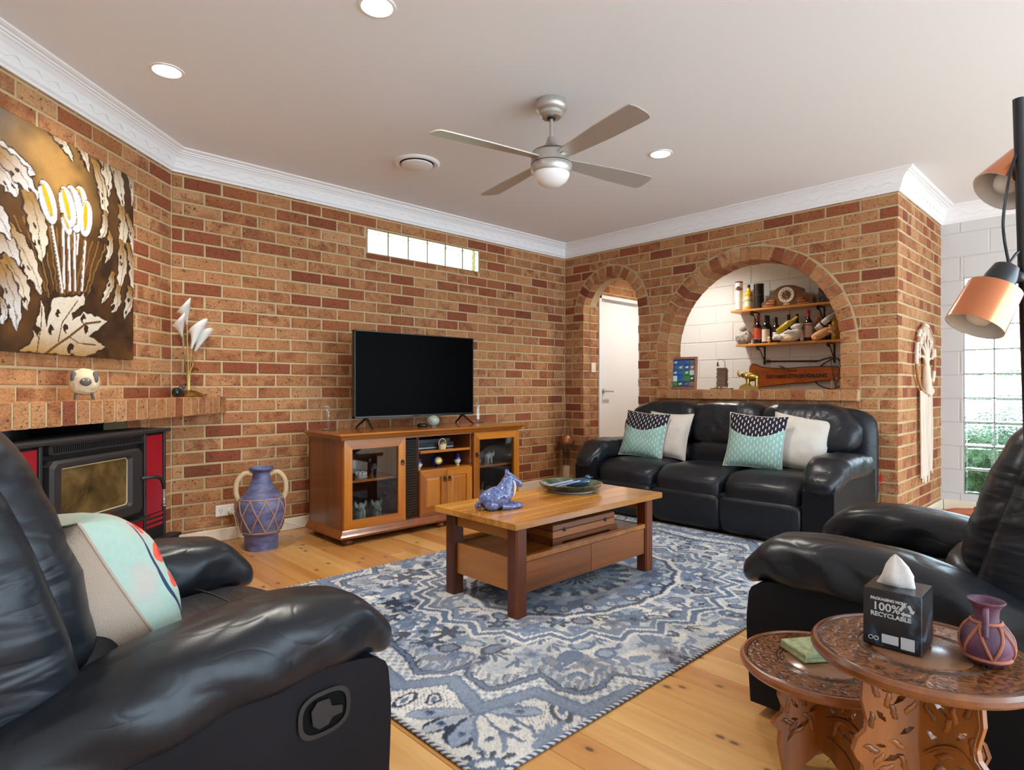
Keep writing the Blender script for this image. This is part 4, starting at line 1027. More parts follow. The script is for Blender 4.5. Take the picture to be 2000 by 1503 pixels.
def sofa():
    t = thing('leather_sofa', 'black leather three seater sofa under the brick arch', 'sofa', (-.55, -2.012, 0), -PI / 2)
    hw = 1.03; aw = .20                                     # half width, arm width ; front = -y
    obj('base', MB().box(-hw + .05, -.40, .03, hw - .05, .38, .30, .02), MAT['vinyl'], t)
    cw = (2 * (hw - aw) - .0) / 3
    for k in range(3):
        x = -hw + aw + (k + .5) * cw
        def seatfn(u, w, s=k):
            w = list(w); w[2] -= .05 * sm01(-.45, -1, u[1]); w[2] += .014 * (1 - u[0] ** 2) * (u[2] > 0)
            return wrinkle(.006, (7, 16, 7), s * 3.1)(u, w)
        obj('seat_cushion', MB().pad((x, -.12, .345), (cw / 2 + .002, .325, .105), 5.5, (12, 14, 8), seatfn), MAT['leather'], t, 80)
        def ff(u, w, s=k):
            w = list(w); w[1] += .025 * (u[2] < 0) * -u[2]; return wrinkle(.003, (6, 6, 6), s)(u, w)
        obj('footrest_panel', MB().pad((x, -.425, .165), (cw / 2 + .0005, .035, .125), 9, (8, 4, 6), ff), MAT['leather'], t, 80)
        outer = -1 if k == 0 else (1 if k == 2 else 0)
        def backfn(u, w, s=k, e=outer):
            w = list(w); h = (w[2] - .42) / .5
            w[1] += .10 * h - .035 * math.sin(PI * min(1, max(0, h)))          # lean back
            if e: w[2] -= .10 * max(0, u[0] * e) ** 3 * max(0, u[2]); w[0] -= .03 * e * max(0, u[0] * e) * max(0, u[2])
            return wrinkle(.008, (9, 9, 5), s * 7.7)(u, w)
        ex = .075 * outer
        obj('back_cushion', MB().pad((x + ex / 2 + (.03 * outer), .225, .745), (cw / 2 + .003 + abs(ex) / 2 + (.03 if outer else 0), .115, .178), 4.2, (14, 8, 14), backfn), MAT['leather_w'], t, 80)
        obj('lumbar_roll', MB().pad((x, .185, .50), (cw / 2 + .003, .10, .105), 4, (12, 8, 8), wrinkle(.007, (14, 8, 8), k)), MAT['leather_w'], t, 80)
    obj('back_frame', MB().pad((0, .41, .50), (hw - .005, .062, .40), 8, (20, 4, 12)), MAT['leather'], t, 80)
    for s in (-1, 1):
        x = s * (hw - aw / 2 - .004)
        def armfn(u, w):
            w = list(w); f_ = sm01(-.55, -1.0, u[1]); w[2] -= .05 * f_
            return w
        # front-rounded arm body
        P = [(-.455, .03), (.36, .03), (.36, .47), (-.25, .49), (-.36, .485), (-.425, .455), (-.455, .39)]
        a = obj('arm', MB().prism(P, x - aw / 2 + .012, x + aw / 2 - .002, 'x'), MAT['vinyl'], t)
        def padfn(u, w, sx=s):
            w = list(w); fr = sm01(-.3, -1.0, u[1]); w[2] -= .085 * fr * fr; w[2] += .018 * math.cos(u[1] * 1.4)
            g_ = math.sin(u[1] * 26 + u[0] * 2) * .0045 * abs(u[0]) ** 2
            w[2] += g_; w[0] += g_ * .6
            return wrinkle(.007, (9, 14, 9), sx * 5.)(u, w)
        obj('arm_pad', MB().pad((x + s * .006, -.07, .50), (.132, .40, .083), 3.4, (12, 26, 10), padfn), MAT['leather_w'], a, 80)
    for sx in (-.9, .9):
        for sy in (-.33, .33): obj('foot', MB().cyl((sx, sy, .0135 if sy < 0 else 0), .025, .02 if sy < 0 else .034, 14), MAT['lever'], t)
sofa()
tag(obj('care_tag', MB().box(-.004, -.012, -.022, .0, .012, .022).mesh('care_tag'), plain('tag_red', s2l(190, 50, 44), .6), loc=(-.13, -3.052, .40)), 'small red and white swing tag on the sofa back corner', 'tag')

def recliner(name, label, loc, rz, handle_side):
    t = thing(name, label, 'armchair', loc, rz)
    hw, aw = .475, .235
    obj('base', MB().box(-hw + .06, -.37, .035, hw - .06, .36, .30, .02), MAT['vinyl'], t)
    for k in range(4): obj('foot', MB().cyl((.34 * (-1) ** k, -.30 if k < 2 else .3, 0), .024, .038, 12), MAT['lever'], t)
    # seat flows down into the footrest
    iw = hw - aw + .015
    def seatfn(u, w):
        w = list(w); d = sm01(-.62, -1, u[1]); w[2] -= .06 * d; w[2] += .020 * (1 - u[0] ** 2) * max(0, u[2]) - .02 * sm01(-.2, 1, u[1])
        return wrinkle(.007, (6, 18, 6), 2.)(u, w)
    s = obj('seat_cushion', MB().pad((0, -.16, .335), (iw, .335, .115), 5, (16, 22, 8), seatfn), MAT['leather_seat'], t, 80)
    obj('seam', MB().tube([(x, -.27, .452 + .020 * (1 - (x / iw) ** 2)) for x in [iw * (.92 * (i / 7 - 1)) for i in range(15)]], .0022, 6), MAT['seam'], s, 60)
    obj('footrest_panel', MB().pad((0, -.455, .175), (iw, .035, .135), 7, (10, 4, 8), wrinkle(.003, (6, 6, 6))), MAT['leather'], t, 80)
    # back: tall padded shell, leaning
    def lean(w, k=.30): w[1] += (w[2] - .40) * k; return w
    def backfn(u, w):
        w = list(w); w[1] -= .03 * math.cos(u[2] * 1.5); w[0] *= 1 - .10 * sm01(.1, 1., u[2]) + .03 * sm01(0, -1, u[2])
        w = wrinkle(.012, (5, 5, 17), 4.)(u, w); return lean(w)
    b = obj('back_cushion', MB().pad((0, .170, .715), (.290, .130, .300), 3.4, (16, 10, 22), backfn), MAT['leather_back'], t, 80)
    for sx in (-1, 1):
        def wingfn(u, w, e=sx):
            w = list(w); w[0] -= e * .045 * sm01(.1, 1., u[2]); w = wrinkle(.007, (7, 7, 9), e * 2.)(u, w); return lean(w)
        obj('back_wing', MB().pad((sx * .285, .225, .680), (.080, .135, .305), 3.0, (8, 10, 20), wingfn), MAT['leather_back'], b, 80)
    def shellfn(u, w): w = list(w); w[0] *= 1 - .12 * sm01(.2, 1., u[2]); return lean(w)
    obj('back_shell', MB().pad((0, .325, .62), (.35, .085, .345), 5, (14, 6, 18), shellfn), MAT['leather'], t, 80)
    def rollfn(u, w): w = list(w); return wrinkle(.010, (14, 6, 6), 9.)(u, w)
    obj('lumbar_roll', MB().pad((0, .13, .475), (.27, .105, .095), 3.4, (14, 8, 8), rollfn), MAT['leather_w'], t, 80)
    for sx in (-1, 1):
        x = sx * (hw - aw / 2 + .0)
        P = bez2([(-.425, .04), (-.435, .20), (-.435, .34), (-.40, .42), (-.2, .44), (.12, .40), (.34, .33), (.37, .2), (.37, .04)], 4)
        xi, xo = x - sx * (aw / 2 - .035), x + sx * (aw / 2 - .012)
        a = obj('arm', fix_normals(MB().prism(P, min(xi, xo), max(xi, xo), 'x').mesh('arm')), MAT['vinyl'], t, 30)
        def padfn(u, w, e=sx):
            w = list(w); y = u[1]
            w[2] += .026 * math.cos((y + .45) * 1.5) - .05 * sm01(-.1, 1., y) - .05 * sm01(-.72, -1., y)   # arched, lower at the back
            k = 1 + .10 * sm01(.2, -.9, y) - .25 * sm01(.2, 1, y); w[0] = x + (w[0] - x) * k
            g_ = .006 * math.sin(y * 15 + u[2] * 3 * e) * (abs(u[0]) ** 2); w[0] += g_
            return wrinkle(.008, (9, 6, 9), e * 11.)(u, w)
        obj('arm_pad', MB().pad((x + sx * .004, -.055, .468), (aw / 2 + .004, .430, .090), 2.7, (18, 36, 16), padfn), MAT['leather_w'], a, 80)
        if sx == handle_side:
            yc, zc = -.262, .352; xo2 = x + sx * (aw / 2 - .012); T = lambda p, q, d: (d, p, q)
            el = [(yc + .062 * math.copysign(abs(math.cos(q)) ** .7, math.cos(q)), zc + .048 * math.copysign(abs(math.sin(q)) ** .7, math.sin(q))) for q in [2 * PI * i / 28 for i in range(28)]]
            ei = [(yc + (p - yc) * .84, zc + (q - zc) * .80) for p, q in el]
            m = MB().loft([[(xo2 - sx * .004, p, q) for p, q in el], [(xo2 + sx * .006, p, q) for p, q in el], [(xo2 + sx * .006, p, q) for p, q in ei], [(xo2 - sx * .006, p, q) for p, q in ei]], cap=False)
            m.mat(1).add([(xo2 + sx * .0006, p, q) for p, q in ei], [list(range(28))])  # flat plate inside the rim, coloured near black as the shade of a recess
            h = obj('release_handle', fix_normals(m.mesh('handle', [MAT['lever'], plain('recess_shade_black', (.002, .002, .002, 1), .7, spec=.1)])), None, a, 30)
            lev = [(-.040, .002), (-.014, .010), (-.008, .028), (.020, .030), (.034, .014), (.030, -.016), (.016, -.028), (-.006, -.026), (-.016, -.014), (-.040, -.014)]
            obj('lever', MB().prism([(yc + p * (1), zc + q) for p, q in lev], xo2 + sx * .001, xo2 + sx * .009, T=T), MAT['lever'], h)
    return t
recliner('leather_recliner', 'black leather recliner holding the painted poppy cushion beside the stove', (-4.640, -2.685, 0), PI / 2 + .085, -1)
recliner('leather_recliner', 'black leather recliner with empty seat behind the carved side tables', (-2.592, -3.885, 0), PI, 0)

# ================================================================== CUSHIONS
def pillow(name, label, c, size, thick, mats, rx=0, rz=0, ry=0, group=None, split=None, dashes=None, front=-1, piping=None):
    """square scatter cushion standing in local x-z, face toward -y"""
    n = 22; t = thing(name, label, 'cushion', c, 0, group); t.rotation_euler = (rx, ry, rz); h = size / 2
    def pt(a, b, s):
        pin = 1 - .10 * (1 - abs(a) ** 2) * (abs(b) > .0) * abs(b) ** 4 - .0; x = a * h * (1 - .07 * (1 - a * a) * 0 - .06 * (1 - b * b) * abs(a) ** 6 * 0 - .0)
        ex = 1 - .085 * (1 - b ** 2) * abs(a) ** 3; ez = 1 - .085 * (1 - a ** 2) * abs(b) ** 3
        d = (max(0, (1 - abs(a) ** 2.6)) * max(0, (1 - abs(b) ** 2.6))) ** .55 * thick / 2
        w = noise.noise(Vector((a * 3 + c[0], b * 3, c[1]))) * .008 * (1 - max(abs(a), abs(b)) ** 4)
        return (a * h * ex, s * d + w, h + b * h * ez)
    for s, nm in ((-1, 'front_cover'), (1, 'back_cover')):
        mb = MB(); v = []; f = []; mi = []
        for j in range(n + 1):
            for i in range(n + 1): v.append(pt(2 * i / n - 1, 2 * j / n - 1, s))
        for j in range(n):
            for i in range(n):
                q = [j * (n + 1) + i, j * (n + 1) + i + 1, (j + 1) * (n + 1) + i + 1, (j + 1) * (n + 1) + i]; f.append(q if s < 0 else q[::-1])
        mb.add(v, f); o = obj(nm, mb, mats[0] if s < 0 else mats[1], t, 80)
    if piping:
        P = [pt(2 * i / n - 1, -1, 0) for i in range(n)] + [pt(1, 2 * i / n - 1, 0) for i in range(n)] + [pt(1 - 2 * i / n, 1, 0) for i in range(n)] + [pt(-1, 1 - 2 * i / n, 0) for i in range(n)]
        obj('piping', MB().tube(P, .003, 6, loop=True), piping, t, 60)
    return t
def fabric(g, col): 
    v = g.n('TexCoord').outputs['Object']; nz = g.noise(v, 300., 2.)
    g.p(Base_Color=col, Roughness=.9, Normal=g.bump(g.math('ADD', g.math('MULTIPLY', nz, .25), g.noise(v, 9., 3., .5, .6)), .45, .012)); g.b.inputs['Specular IOR Level'].default_value = .15; return g.m
def dash_mat(name, S):
    g = G(name); v = g.n('TexCoord').outputs['Object']; sp = g.n('SeparateXYZ', Vector=v)
    x, z = sp.outputs[0], sp.outputs[2]
    cz = g.math('SUBTRACT', z, S * 1.24); cx = g.math('ADD', x, S * .02); r = g.math('SQRT', g.math('ADD', g.math('MULTIPLY', cx, cx), g.math('MULTIPLY', cz, cz)))
    dark = g.math('LESS_THAN', r, S * .68)
    col = g.math('FLOOR', g.math('DIVIDE', x, S / 19)); fx = g.math('FRACT', g.math('DIVIDE', x, S / 19)); off = g.math('MULTIPLY', g.math('FRACT', g.math('MULTIPLY', col, .5)), 1.)
    fz = g.math('FRACT', g.math('ADD', g.math('ADD', g.math('DIVIDE', z, S / 8.5), off), g.math('MULTIPLY', g.math('SINE', g.math('MULTIPLY', col, 12.9)), .12)))
    ds = g.math('MULTIPLY', g.math('LESS_THAN', g.math('ABSOLUTE', g.math('SUBTRACT', fx, .5)), .15), g.math('LESS_THAN', g.math('ABSOLUTE', g.math('SUBTRACT', fz, .5)), .24))
    c = g.mix(dark, s2l(138, 170, 160), s2l(38, 34, 42)); c = g.mix(ds, c, g.mix(dark, s2l(186, 202, 192), s2l(204, 200, 200)))
    return fabric(g, c)
linen = fabric(G('linen_offwhite'), s2l(196, 188, 178)); blush = fabric(G('linen_blush'), s2l(198, 170, 158)); S_ = .40
pm = dash_mat('teal_dash_print', S_)
tilt = .30
pillow('dashed_cushion', 'teal and charcoal dash print cushion at the arched doorway end of the sofa', (-.665, -1.41, .452), .40, .15, (pm, blush), -tilt, -PI / 2 + .12, .07, 'dash print cushions on the sofa', piping=linen)
pillow('linen_cushion', 'plain off-white linen cushion behind the dash print cushion, doorway end', (-.545, -1.56, .452), .40, .14, (linen, linen), -tilt - .05, -PI / 2 + .05, .03, 'off-white cushions on the sofa', piping=linen)
pillow('dashed_cushion', 'teal and charcoal dash print cushion at the macrame end of the sofa', (-.685, -2.38, .452), .41, .15, (pm, blush), -tilt, -PI / 2 + .2, .06, 'dash print cushions on the sofa', piping=linen)
pillow('linen_cushion', 'plain off-white linen cushion wedged at the macrame end arm of the sofa', (-.515, -2.60, .452), .41, .14, (linen, linen), -tilt - .05, -PI / 2 + .1, .12, 'off-white cushions on the sofa', piping=linen)
def poppy_mat():
    g = G('poppy_print'); v = g.n('TexCoord').outputs['Object']; sp = g.n('SeparateXYZ', Vector=v); x, z = sp.outputs[0], sp.outputs[2]
    nz = g.noise(v, 60., 3.); c = g.mix(nz, s2l(158, 184, 170), s2l(174, 194, 180))
    # pale pink drift near the top
    c = g.mix(g.math('MULTIPLY', g.ramp(g.noise(v, 7., 2.), [(.5, (0, 0, 0)), (.62, (1, 1, 1))]), .7), c, s2l(194, 174, 164))
    st = g.math('ABSOLUTE', g.math('SUBTRACT', g.math('FRACT', g.math('ADD', g.math('MULTIPLY', x, 13.), g.math('MULTIPLY', g.math('SINE', g.math('MULTIPLY', z, 11.)), .38))), .5))
    stem = g.math('MULTIPLY', g.math('LESS_THAN', st, .045), g.math('MULTIPLY', g.math('LESS_THAN', z, .30), g.math('GREATER_THAN', x, -.155)))
    c = g.mix(stem, c, s2l(52, 66, 92))
    for px, pz, r in ((-.085, .275, .026), (-.10, .20, .030), (-.05, .235, .026), (-.105, .135, .028), (-.055, .165, .020), (-.03, .30, .026), (.03, .2, .03)):
        d = g.n('VectorMath', {'operation': 'DISTANCE'}, i0=g.n('CombineXYZ', X=x, Y=0., Z=g.math('MULTIPLY', z, 1.25)), i1=(px, 0, pz * 1.25)).outputs['Value']
        d = g.math('ADD', d, g.math('MULTIPLY', g.math('SUBTRACT', g.noise(v, 34., 2.), .5), .022)); c = g.mix(g.math('LESS_THAN', d, r), c, s2l(226, 92, 76)); c = g.mix(g.math('LESS_THAN', d, r * .4), c, s2l(206, 64, 56))
    return fabric(g, c)
beige = fabric(G('calico_beige'), s2l(178, 158, 140))
pillow('poppy_cushion', 'pale mint cushion printed with red poppies on the recliner seat', (-4.60, -2.74, .435), .37, .26, (poppy_mat(), beige), -.48, PI / 2 + .20, .10, piping=beige)
# ================================================================== MANTEL, STOVE, PAINTING (local frame of the fireplace wall)
# local: x runs left to right along the wall, 0 at the room corner (so x = -t), -y comes out into the room
MFC = frame(C0, (S2, S2)); RZF = PI / 4
def fthing(name, label, cat, t, off, z, drz=0): 
    p = MFC @ Vector((-t, -off, z)); return thing(name, label, cat, p, RZF + drz)
MO, MZ0, MZ1 = .236, .868, .980
mt = bpy.data.objects.new('trim_2', None); COL.objects.link(mt); mt['kind'] = 'structure'
bed = MB().prism([(-2.28, .0), (-2.28, -MO + .001), (MO - .006, -MO + .001), (0.0, -.004)], MZ0 + .003, MZ1 - .003, 'z'); bed.v = [tuple(MFC @ Vector(p)) for p in bed.v]
obj('mantel_bed', fix_normals(bed.mesh('bed')), MAT['mortar'], mt)
x = MO - .006; k = 0
while x > -2.27:
    w = .0735; x0 = x - w; d0 = MO - .004; dep_l = d0 if x0 < 0 else max(.012, MO - x0); dep_r = d0 if x < 0 else max(.006, MO - x)
    P = [(x0, -MO), (x, -MO), (x, -MO + min(dep_r, .11)), (x0, -MO + min(dep_l, .11))]
    cx_ = (x0 + x) / 2; j = rnd.uniform(-.0035, -.001)
    mb = MB().loft([[(a - cx_, b + j, MZ0) for a, b in P], [(a - cx_, b + j, MZ0 + .004) for a, b in P], [(a - cx_, b + j, MZ1 - .004) for a, b in P], [((a - cx_) * .94, b + j + .004 * (b < -MO + .01), MZ1) for a, b in P]])
    o = obj('mantel_brick', fix_normals(mb.mesh('mantel_brick')), MAT['brick'], mt); o.matrix_local = MFC @ Matrix.Translation((cx_, 0, 0))
    x -= .0858; k += 1
# ---------------- wood heater
def heater():
    bk = plain('stove_iron', s2l(48, 44, 44), .5, .3, var=.2, bscale=30); red = G('stove_enamel'); z = red.n('SeparateXYZ', Vector=red.n('TexCoord').outputs['Object']).outputs[2]
    red.p(Base_Color=s2l(150, 28, 38), Roughness=.18); red = red.m; redl = plain('stove_enamel_light', s2l(176, 48, 40), .2); blk = plain('stove_black', (.008, .008, .008, 1), .5)
    redd = plain('stove_enamel_dark', s2l(86, 16, 24), .18)
    t = fthing('wood_heater', 'black wood heater with red enamel panels under the brick mantel', 'stove', 1.04, .28, 0)
    X = lambda tt: 1.04 - tt          # local x of a wall position
    L, R_ = X(1.572), X(.520)
    obj('case', MB().box(L + .012, .02, .16, R_ - .012, .44, .795), blk, t)
    obj('top_plate', MB().box(L - .012, -.022, .797, R_ + .012, .20, .816, .004), bk, t)
    for a, b, m_ in ((X(1.566), X(1.412), 0), (X(.712), X(.560), 1)):
        p = obj('enamel_panel', MB().box(a + .003, -.004, .24 if m_ == 0 else .365, b - .003, .01, .785, .001), red, t)
        if m_ == 1:
            obj('enamel_lower', MB().box(a + .003, -.004, .235, b - .003, .01, .364), blk, p)
            for k in range(3): obj('enamel_stripe', MB().box(a + .003, -.0065, .345 - k * .026, b - .003, -.0042, .361 - k * .026), red, p)
    for a in (X(1.572), X(1.412), X(.712) - .018, X(.560)): obj('post', MB().box(a, -.012, .13, a + .018, .02, .796, .003), bk, t)
    # grille under the top plate
    g0, g1 = X(1.36), X(.735); g_ = obj('grille', MB().box(g0, -.008, .790, g1, .016, .798).box(g0, -.008, .752, g1, .016, .760).box(g0, -.008, .752, g0 + .022, .016, .798).box(g1 - .01, -.008, .752, g1, .016, .798), bk, t)
    n = 46; sl = MB().box(-.002, -.006, .760, .002, .014, .790).mesh('slat'); sl.materials.append(bk)
    for i in range(n): obj('grille_slat', sl, None, g_, loc=(g0 + .028 + (g1 - g0 - .042) * i / (n - 1), 0, 0))
    # door with glass
    d0, d1, z0, z1 = X(1.385), X(.784), .398, .730; c = .022
    def rr(a, b, e, f_, c): return bez2([(a + c, e), (b - c, e), (b, e + c), (b, f_ - c), (b - c, f_), (a + c, f_), (a, f_ - c), (a, e + c), (a + c, e)], 1)[:-1]
    A = rr(d0, d1, z0, z1, c); A2 = rr(d0 + .012, d1 - .012, z0 + .012, z1 - .012, c); B_ = rr(X(1.335), X(.872), .450, .704, .014); C_ = rr(X(1.322), X(.890), .462, .692, .012)
    m = MB().loft([[(p, .0, q) for p, q in A], [(p, -.03, q) for p, q in A], [(p, -.042, q) for p, q in A2], [(p, -.042, q) for p, q in B_], [(p, -.022, q) for p, q in C_]], cap=False)
    door = obj('fire_door', fix_normals(m.mesh('fire_door')), bk, t, 30)
    gg = G('sooty_glass'); v = gg.coord(rand=False); nz = gg.noise(v, 5., 5., .6, .4); gg.p(Base_Color=gg.ramp(nz, [(.3, s2l(36, 28, 18)), (.5, s2l(84, 66, 38)), (.7, s2l(124, 98, 58))]), Roughness=.2)
    obj('glass', MB().box(X(1.322), -.022, .462, X(.890), -.018, .692), gg.m, door)
    obj('gasket', MB().tube([(p, -.024, q) for p, q in C_], .003, 6, loop=True), plain('gasket_pale', s2l(190, 170, 130), .8), door, 60)
    hx = X(.806); h = obj('door_handle', MB().tube(bez([(hx, -.045, .575), (hx + .03, -.075, .578), (hx + .075, -.085, .572), (hx + .11, -.085, .545), (hx + .125, -.084, .50)], 4), .009, 10), blk, door, 50)
    sp = [(hx + .125 + .0105 * math.cos(q * .9), -.084 + .0105 * math.sin(q * .9), .505 - q * .00125) for q in range(64)]
    obj('spring_grip', MB().tube(sp, .0024, 5).cyl((hx + .125, -.084, .415), .016, .006, 14), MAT['chrome'], h, 60)
    # ash drawer and foot grille
    obj('ash_lip', MB().box(X(1.38), -.05, .362, X(.738), .01, .372, .003), bk, t)
    obj('ash_drawer', MB().box(X(1.38), -.012, .262, X(.745), .01, .360), red, t)
    b0, b1 = X(1.60), X(.497); fg = obj('base', MB().box(b0, -.06, .0, b1, .40, .215, .004).box(b0 - .006, -.07, .215, b1 + .006, .0, .232, .003), blk, t)
    n = 60; sl = MB().box(-.0035, -.008, .03, .0035, .0, .20).mesh('slat'); sl.materials.append(bk)
    for i in range(n): obj('base_slat', sl, None, fg, loc=(b0 + .02 + (b1 - b0 - .04) * i / (n - 1), -.0605, 0))
    obj('flue', MB().cyl((-.10, .42, .70), .085, .22, 24), blk, t, 40)
heater()
# ---------------- painting
LEAF= [((0.108, 0.789), (0.337, 0.783), 0.08), ((0.131, 0.736), (0.242, 0.654), 0.088), ((0.192, 0.779), (0.354, 0.658), 0.068), ((0.31, 0.621), (0.365, 0.408), 0.08), ((0.217, 0.465), (0.37, 0.256), 0.076), ((0.156, 0.461), (0.237, 0.309), 0.072), ((0.205, 0.333), (0.293, 0.186), 0.068), ((0.175, 0.285), (0.236, 0.089), 0.064), ((0.143, 0.196), (0.165, 0.104), 0.036), ((0.085, 0.576), (0.205, 0.462), 0.072), ((0.454, 0.989), (0.557, 0.919), 0.036), ((0.597, 0.991), (0.658, 0.914), 0.036), ((0.756, 1.001), (0.802, 0.83), 0.052), ((0.84, 0.992), (0.917, 0.784), 0.06), ((0.719, 0.91), (0.779, 0.681), 0.048), ((0.962, 0.995), (0.988, 0.844), 0.036), ((0.896, 0.753), (0.896, 0.564), 0.06), ((0.763, 0.715), (0.73, 0.6), 0.036), ((0.955, 0.728), (0.992, 0.556), 0.036), ((0.805, 0.613), (0.771, 0.487), 0.036), ((0.896, 0.562), (0.876, 0.351), 0.056), ((0.962, 0.549), (0.988, 0.315), 0.036), ((0.813, 0.411), (0.744, 0.287), 0.036), ((0.864, 0.352), (0.825, 0.238), 0.04), ((0.955, 0.353), (0.917, 0.22), 0.044), ((.02, .95), (.12, .80), .07), ((.02, .70), (.10, .52), .07), ((.03, .4), (.11, .22), .07), ((.02, .2), (.08, .03), .06)]
BIG= [(0.37, 0.23), (0.387, 0.163), (0.389, 0.126), (0.419, 0.194), (0.436, 0.248), (0.482, 0.27), (0.546, 0.28), (0.643, 0.307), (0.621, 0.252), (0.558, 0.207), (0.549, 0.164), (0.621, 0.214), (0.699, 0.21), (0.795, 0.192), (0.733, 0.146), (0.66, 0.097), (0.746, 0.07), (0.771, 0.053), (0.706, 0.019), (0.639, 0.002), (0.392, 0.001), (0.249, 0.006), (0.298, 0.029), (0.324, 0.068), (0.344, 0.151)]
VEIN= [[(0.392, 0.001), (0.459, 0.045), (0.528, 0.086), (0.639, 0.161), (0.739, 0.181)], [(0.464, 0.059), (0.487, 0.149), (0.584, 0.265)], [(0.528, 0.088), (0.589, 0.063), (0.706, 0.06)], [(0.342, 0.005), (0.365, 0.123), (0.37, 0.209)]]
SPOT= [(0.462, 0.186), (0.511, 0.122), (0.54, 0.033), (0.621, 0.182), (0.419, 0.112), (0.643, 0.131), (0.347, 0.1)]
STEM= [[(0.425, 0.586), (0.459, 0.44), (0.487, 0.291)], [(0.493, 0.595), (0.499, 0.311)], [(0.526, 0.567), (0.535, 0.308)], [(0.562, 0.595), (0.567, 0.313)], [(0.589, 0.607), (0.577, 0.488)], [(0.634, 0.562), (0.612, 0.32)]]
LILY= [[(0.375, 0.768), (0.431, 0.598)], [(0.601, 0.816), (0.607, 0.617)], [(0.49, 0.668), (0.533, 0.572)], [(0.539, 0.798), (0.577, 0.598)], [(0.496, 0.78), (0.536, 0.612)], [(0.647, 0.76), (0.628, 0.591)]]
def painting():
    S = 1.04; n = 270; ax = np.linspace(0, 1, n + 1); U, V_ = np.meshgrid(ax, ax); rg = np.random.default_rng(5)
    def sm(k):
        a = rg.standard_normal((k + 2, k + 2)); i = np.linspace(0, k - .001, n + 1); q = i.astype(int); f = i - q; f = f * f * (3 - 2 * f)
        fy, fx = f[:, None], f[None, :]; return (a[q][:, q] * (1 - fx) + a[q][:, q + 1] * fx) * (1 - fy) + (a[q + 1][:, q] * (1 - fx) + a[q + 1][:, q + 1] * fx) * fy
    c = lambda r, g, b: np.array(s2l(r, g, b)[:3])
    dark, brown, gold, lite, silver = c(44, 26, 12), c(96, 62, 26), c(158, 118, 62), c(204, 192, 172), c(196, 192, 188)
    w = np.clip(.38 + .32 * sm(9) + .12 * sm(34), 0, 1)[..., None]; img = dark * (1 - w) + brown * w
    gl = np.exp(-(((U - .42) / .22) ** 2 + ((V_ - .90) / .13) ** 2)) + .55 * np.exp(-(((U - .55) / .2) ** 2 + ((V_ - .74) / .10) ** 2)); gl = np.clip(gl * (1 + .22 * sm(22)), 0, 1)[..., None]; img = img * (1 - gl) + gold * gl
    rel = np.zeros_like(U); wu, wv = U + sm(40) * .0045, V_ + sm(40) * .0045
    def put(m, col, a=1.): img[m] = img[m] * (1 - a) + np.asarray(col)[m if np.asarray(col).ndim == 3 else ...] * a if False else img[m] * (1 - a) + (col[m] if np.ndim(col) == 3 else col) * a
    # reed strokes round the stems
    for k in range(26):
        x0 = .36 + .011 * k; d = seg_dist(wu, wv, (x0, .28 + .02 * math.sin(k)), (x0 + (k - 13) * .012, .58)); put(d < .004, gold if k % 2 else brown, .55)
    r2 = random.Random(4)
    for (b, t_, wd) in LEAF:
        dx, dy = t_[0] - b[0], t_[1] - b[1]; L = math.hypot(dx, dy); ex, ey = dx / L, dy / L; b2 = (b[0] - ex * L * .35, b[1] - ey * L * .35); L2 = L * 1.35
        tt = ((wu - b2[0]) * ex + (wv - b2[1]) * ey) / L2; s = -(wu - b2[0]) * ey + (wv - b2[1]) * ex; s = s - .02 * np.sin(np.clip(tt, 0, 1) * 3)
        tc = np.clip(tt, 0, 1); prof_ = np.sin(PI * np.clip(tc * .86 + .14, 0, 1)) ** .75 * (1 + .10 * np.sin(tc * 34 + b[0] * 50) * (s > 0)) * (1 + .14 * np.sin(tc * 27 + 1) * (s < 0))
        hw_ = wd * .62 * prof_; m0 = (tt > 0) & (tt < 1) & (np.abs(s) < hw_ + .009); put(m0, dark, .92)
        m = (tt > 0) & (tt < 1) & (np.abs(s) < hw_); g_ = np.clip((tc - .10) * 1.7, 0, 1)[..., None]; col = (gold * .75) * (1 - g_) + (silver if (b[0] < .2) else lite) * g_; put(m, col)
        put(m & (np.abs(s - .004) < .0022), brown, .8); rel[m] = .0015
        for _ in range(3):
            q, e = r2.uniform(.3, .85), r2.uniform(-.6, .6); cx_, cy_ = b2[0] + ex * L2 * q - ey * e * wd * .45, b2[1] + ey * L2 * q + ex * e * wd * .45
            put(m & (ell(wu, wv, (cx_, cy_), .012, .006, math.atan2(dy, dx)) < 1), dark)
    # large leaf at the foot
    ins = np.zeros(U.shape, bool); P = BIG
    for i in range(len(P)):
        (x0, y0), (x1, y1) = P[i], P[(i + 1) % len(P)]
        cr = ((y0 > wv) != (y1 > wv)) & (wu < (x1 - x0) * (wv - y0) / ((y1 - y0) or 1e-9) + x0); ins ^= cr
    put(poly_dist(wu, wv, P + P[:1]) < .010, dark, .9); g_ = np.clip((wv - .0) * 7., 0, 1)[..., None]; put(ins, gold * (1 - g_) + lite * g_); rel[ins] = .0015
    for v in VEIN: put(poly_dist(U, V_, v) < (.0055 if v is VEIN[0] else .003), brown)
    for p in SPOT: put((ell(wu, wv, p, .017, .024, .4) < 1) & ~(ell(wu, wv, (p[0] + .012, p[1] - .012), .010, .012, 0) < 1), dark)
    for v in STEM:
        d = poly_dist(U, V_, v); put(d < .009, c(120, 90, 60)); put(d < .006, c(206, 200, 198)); rel[d < .008] = .004
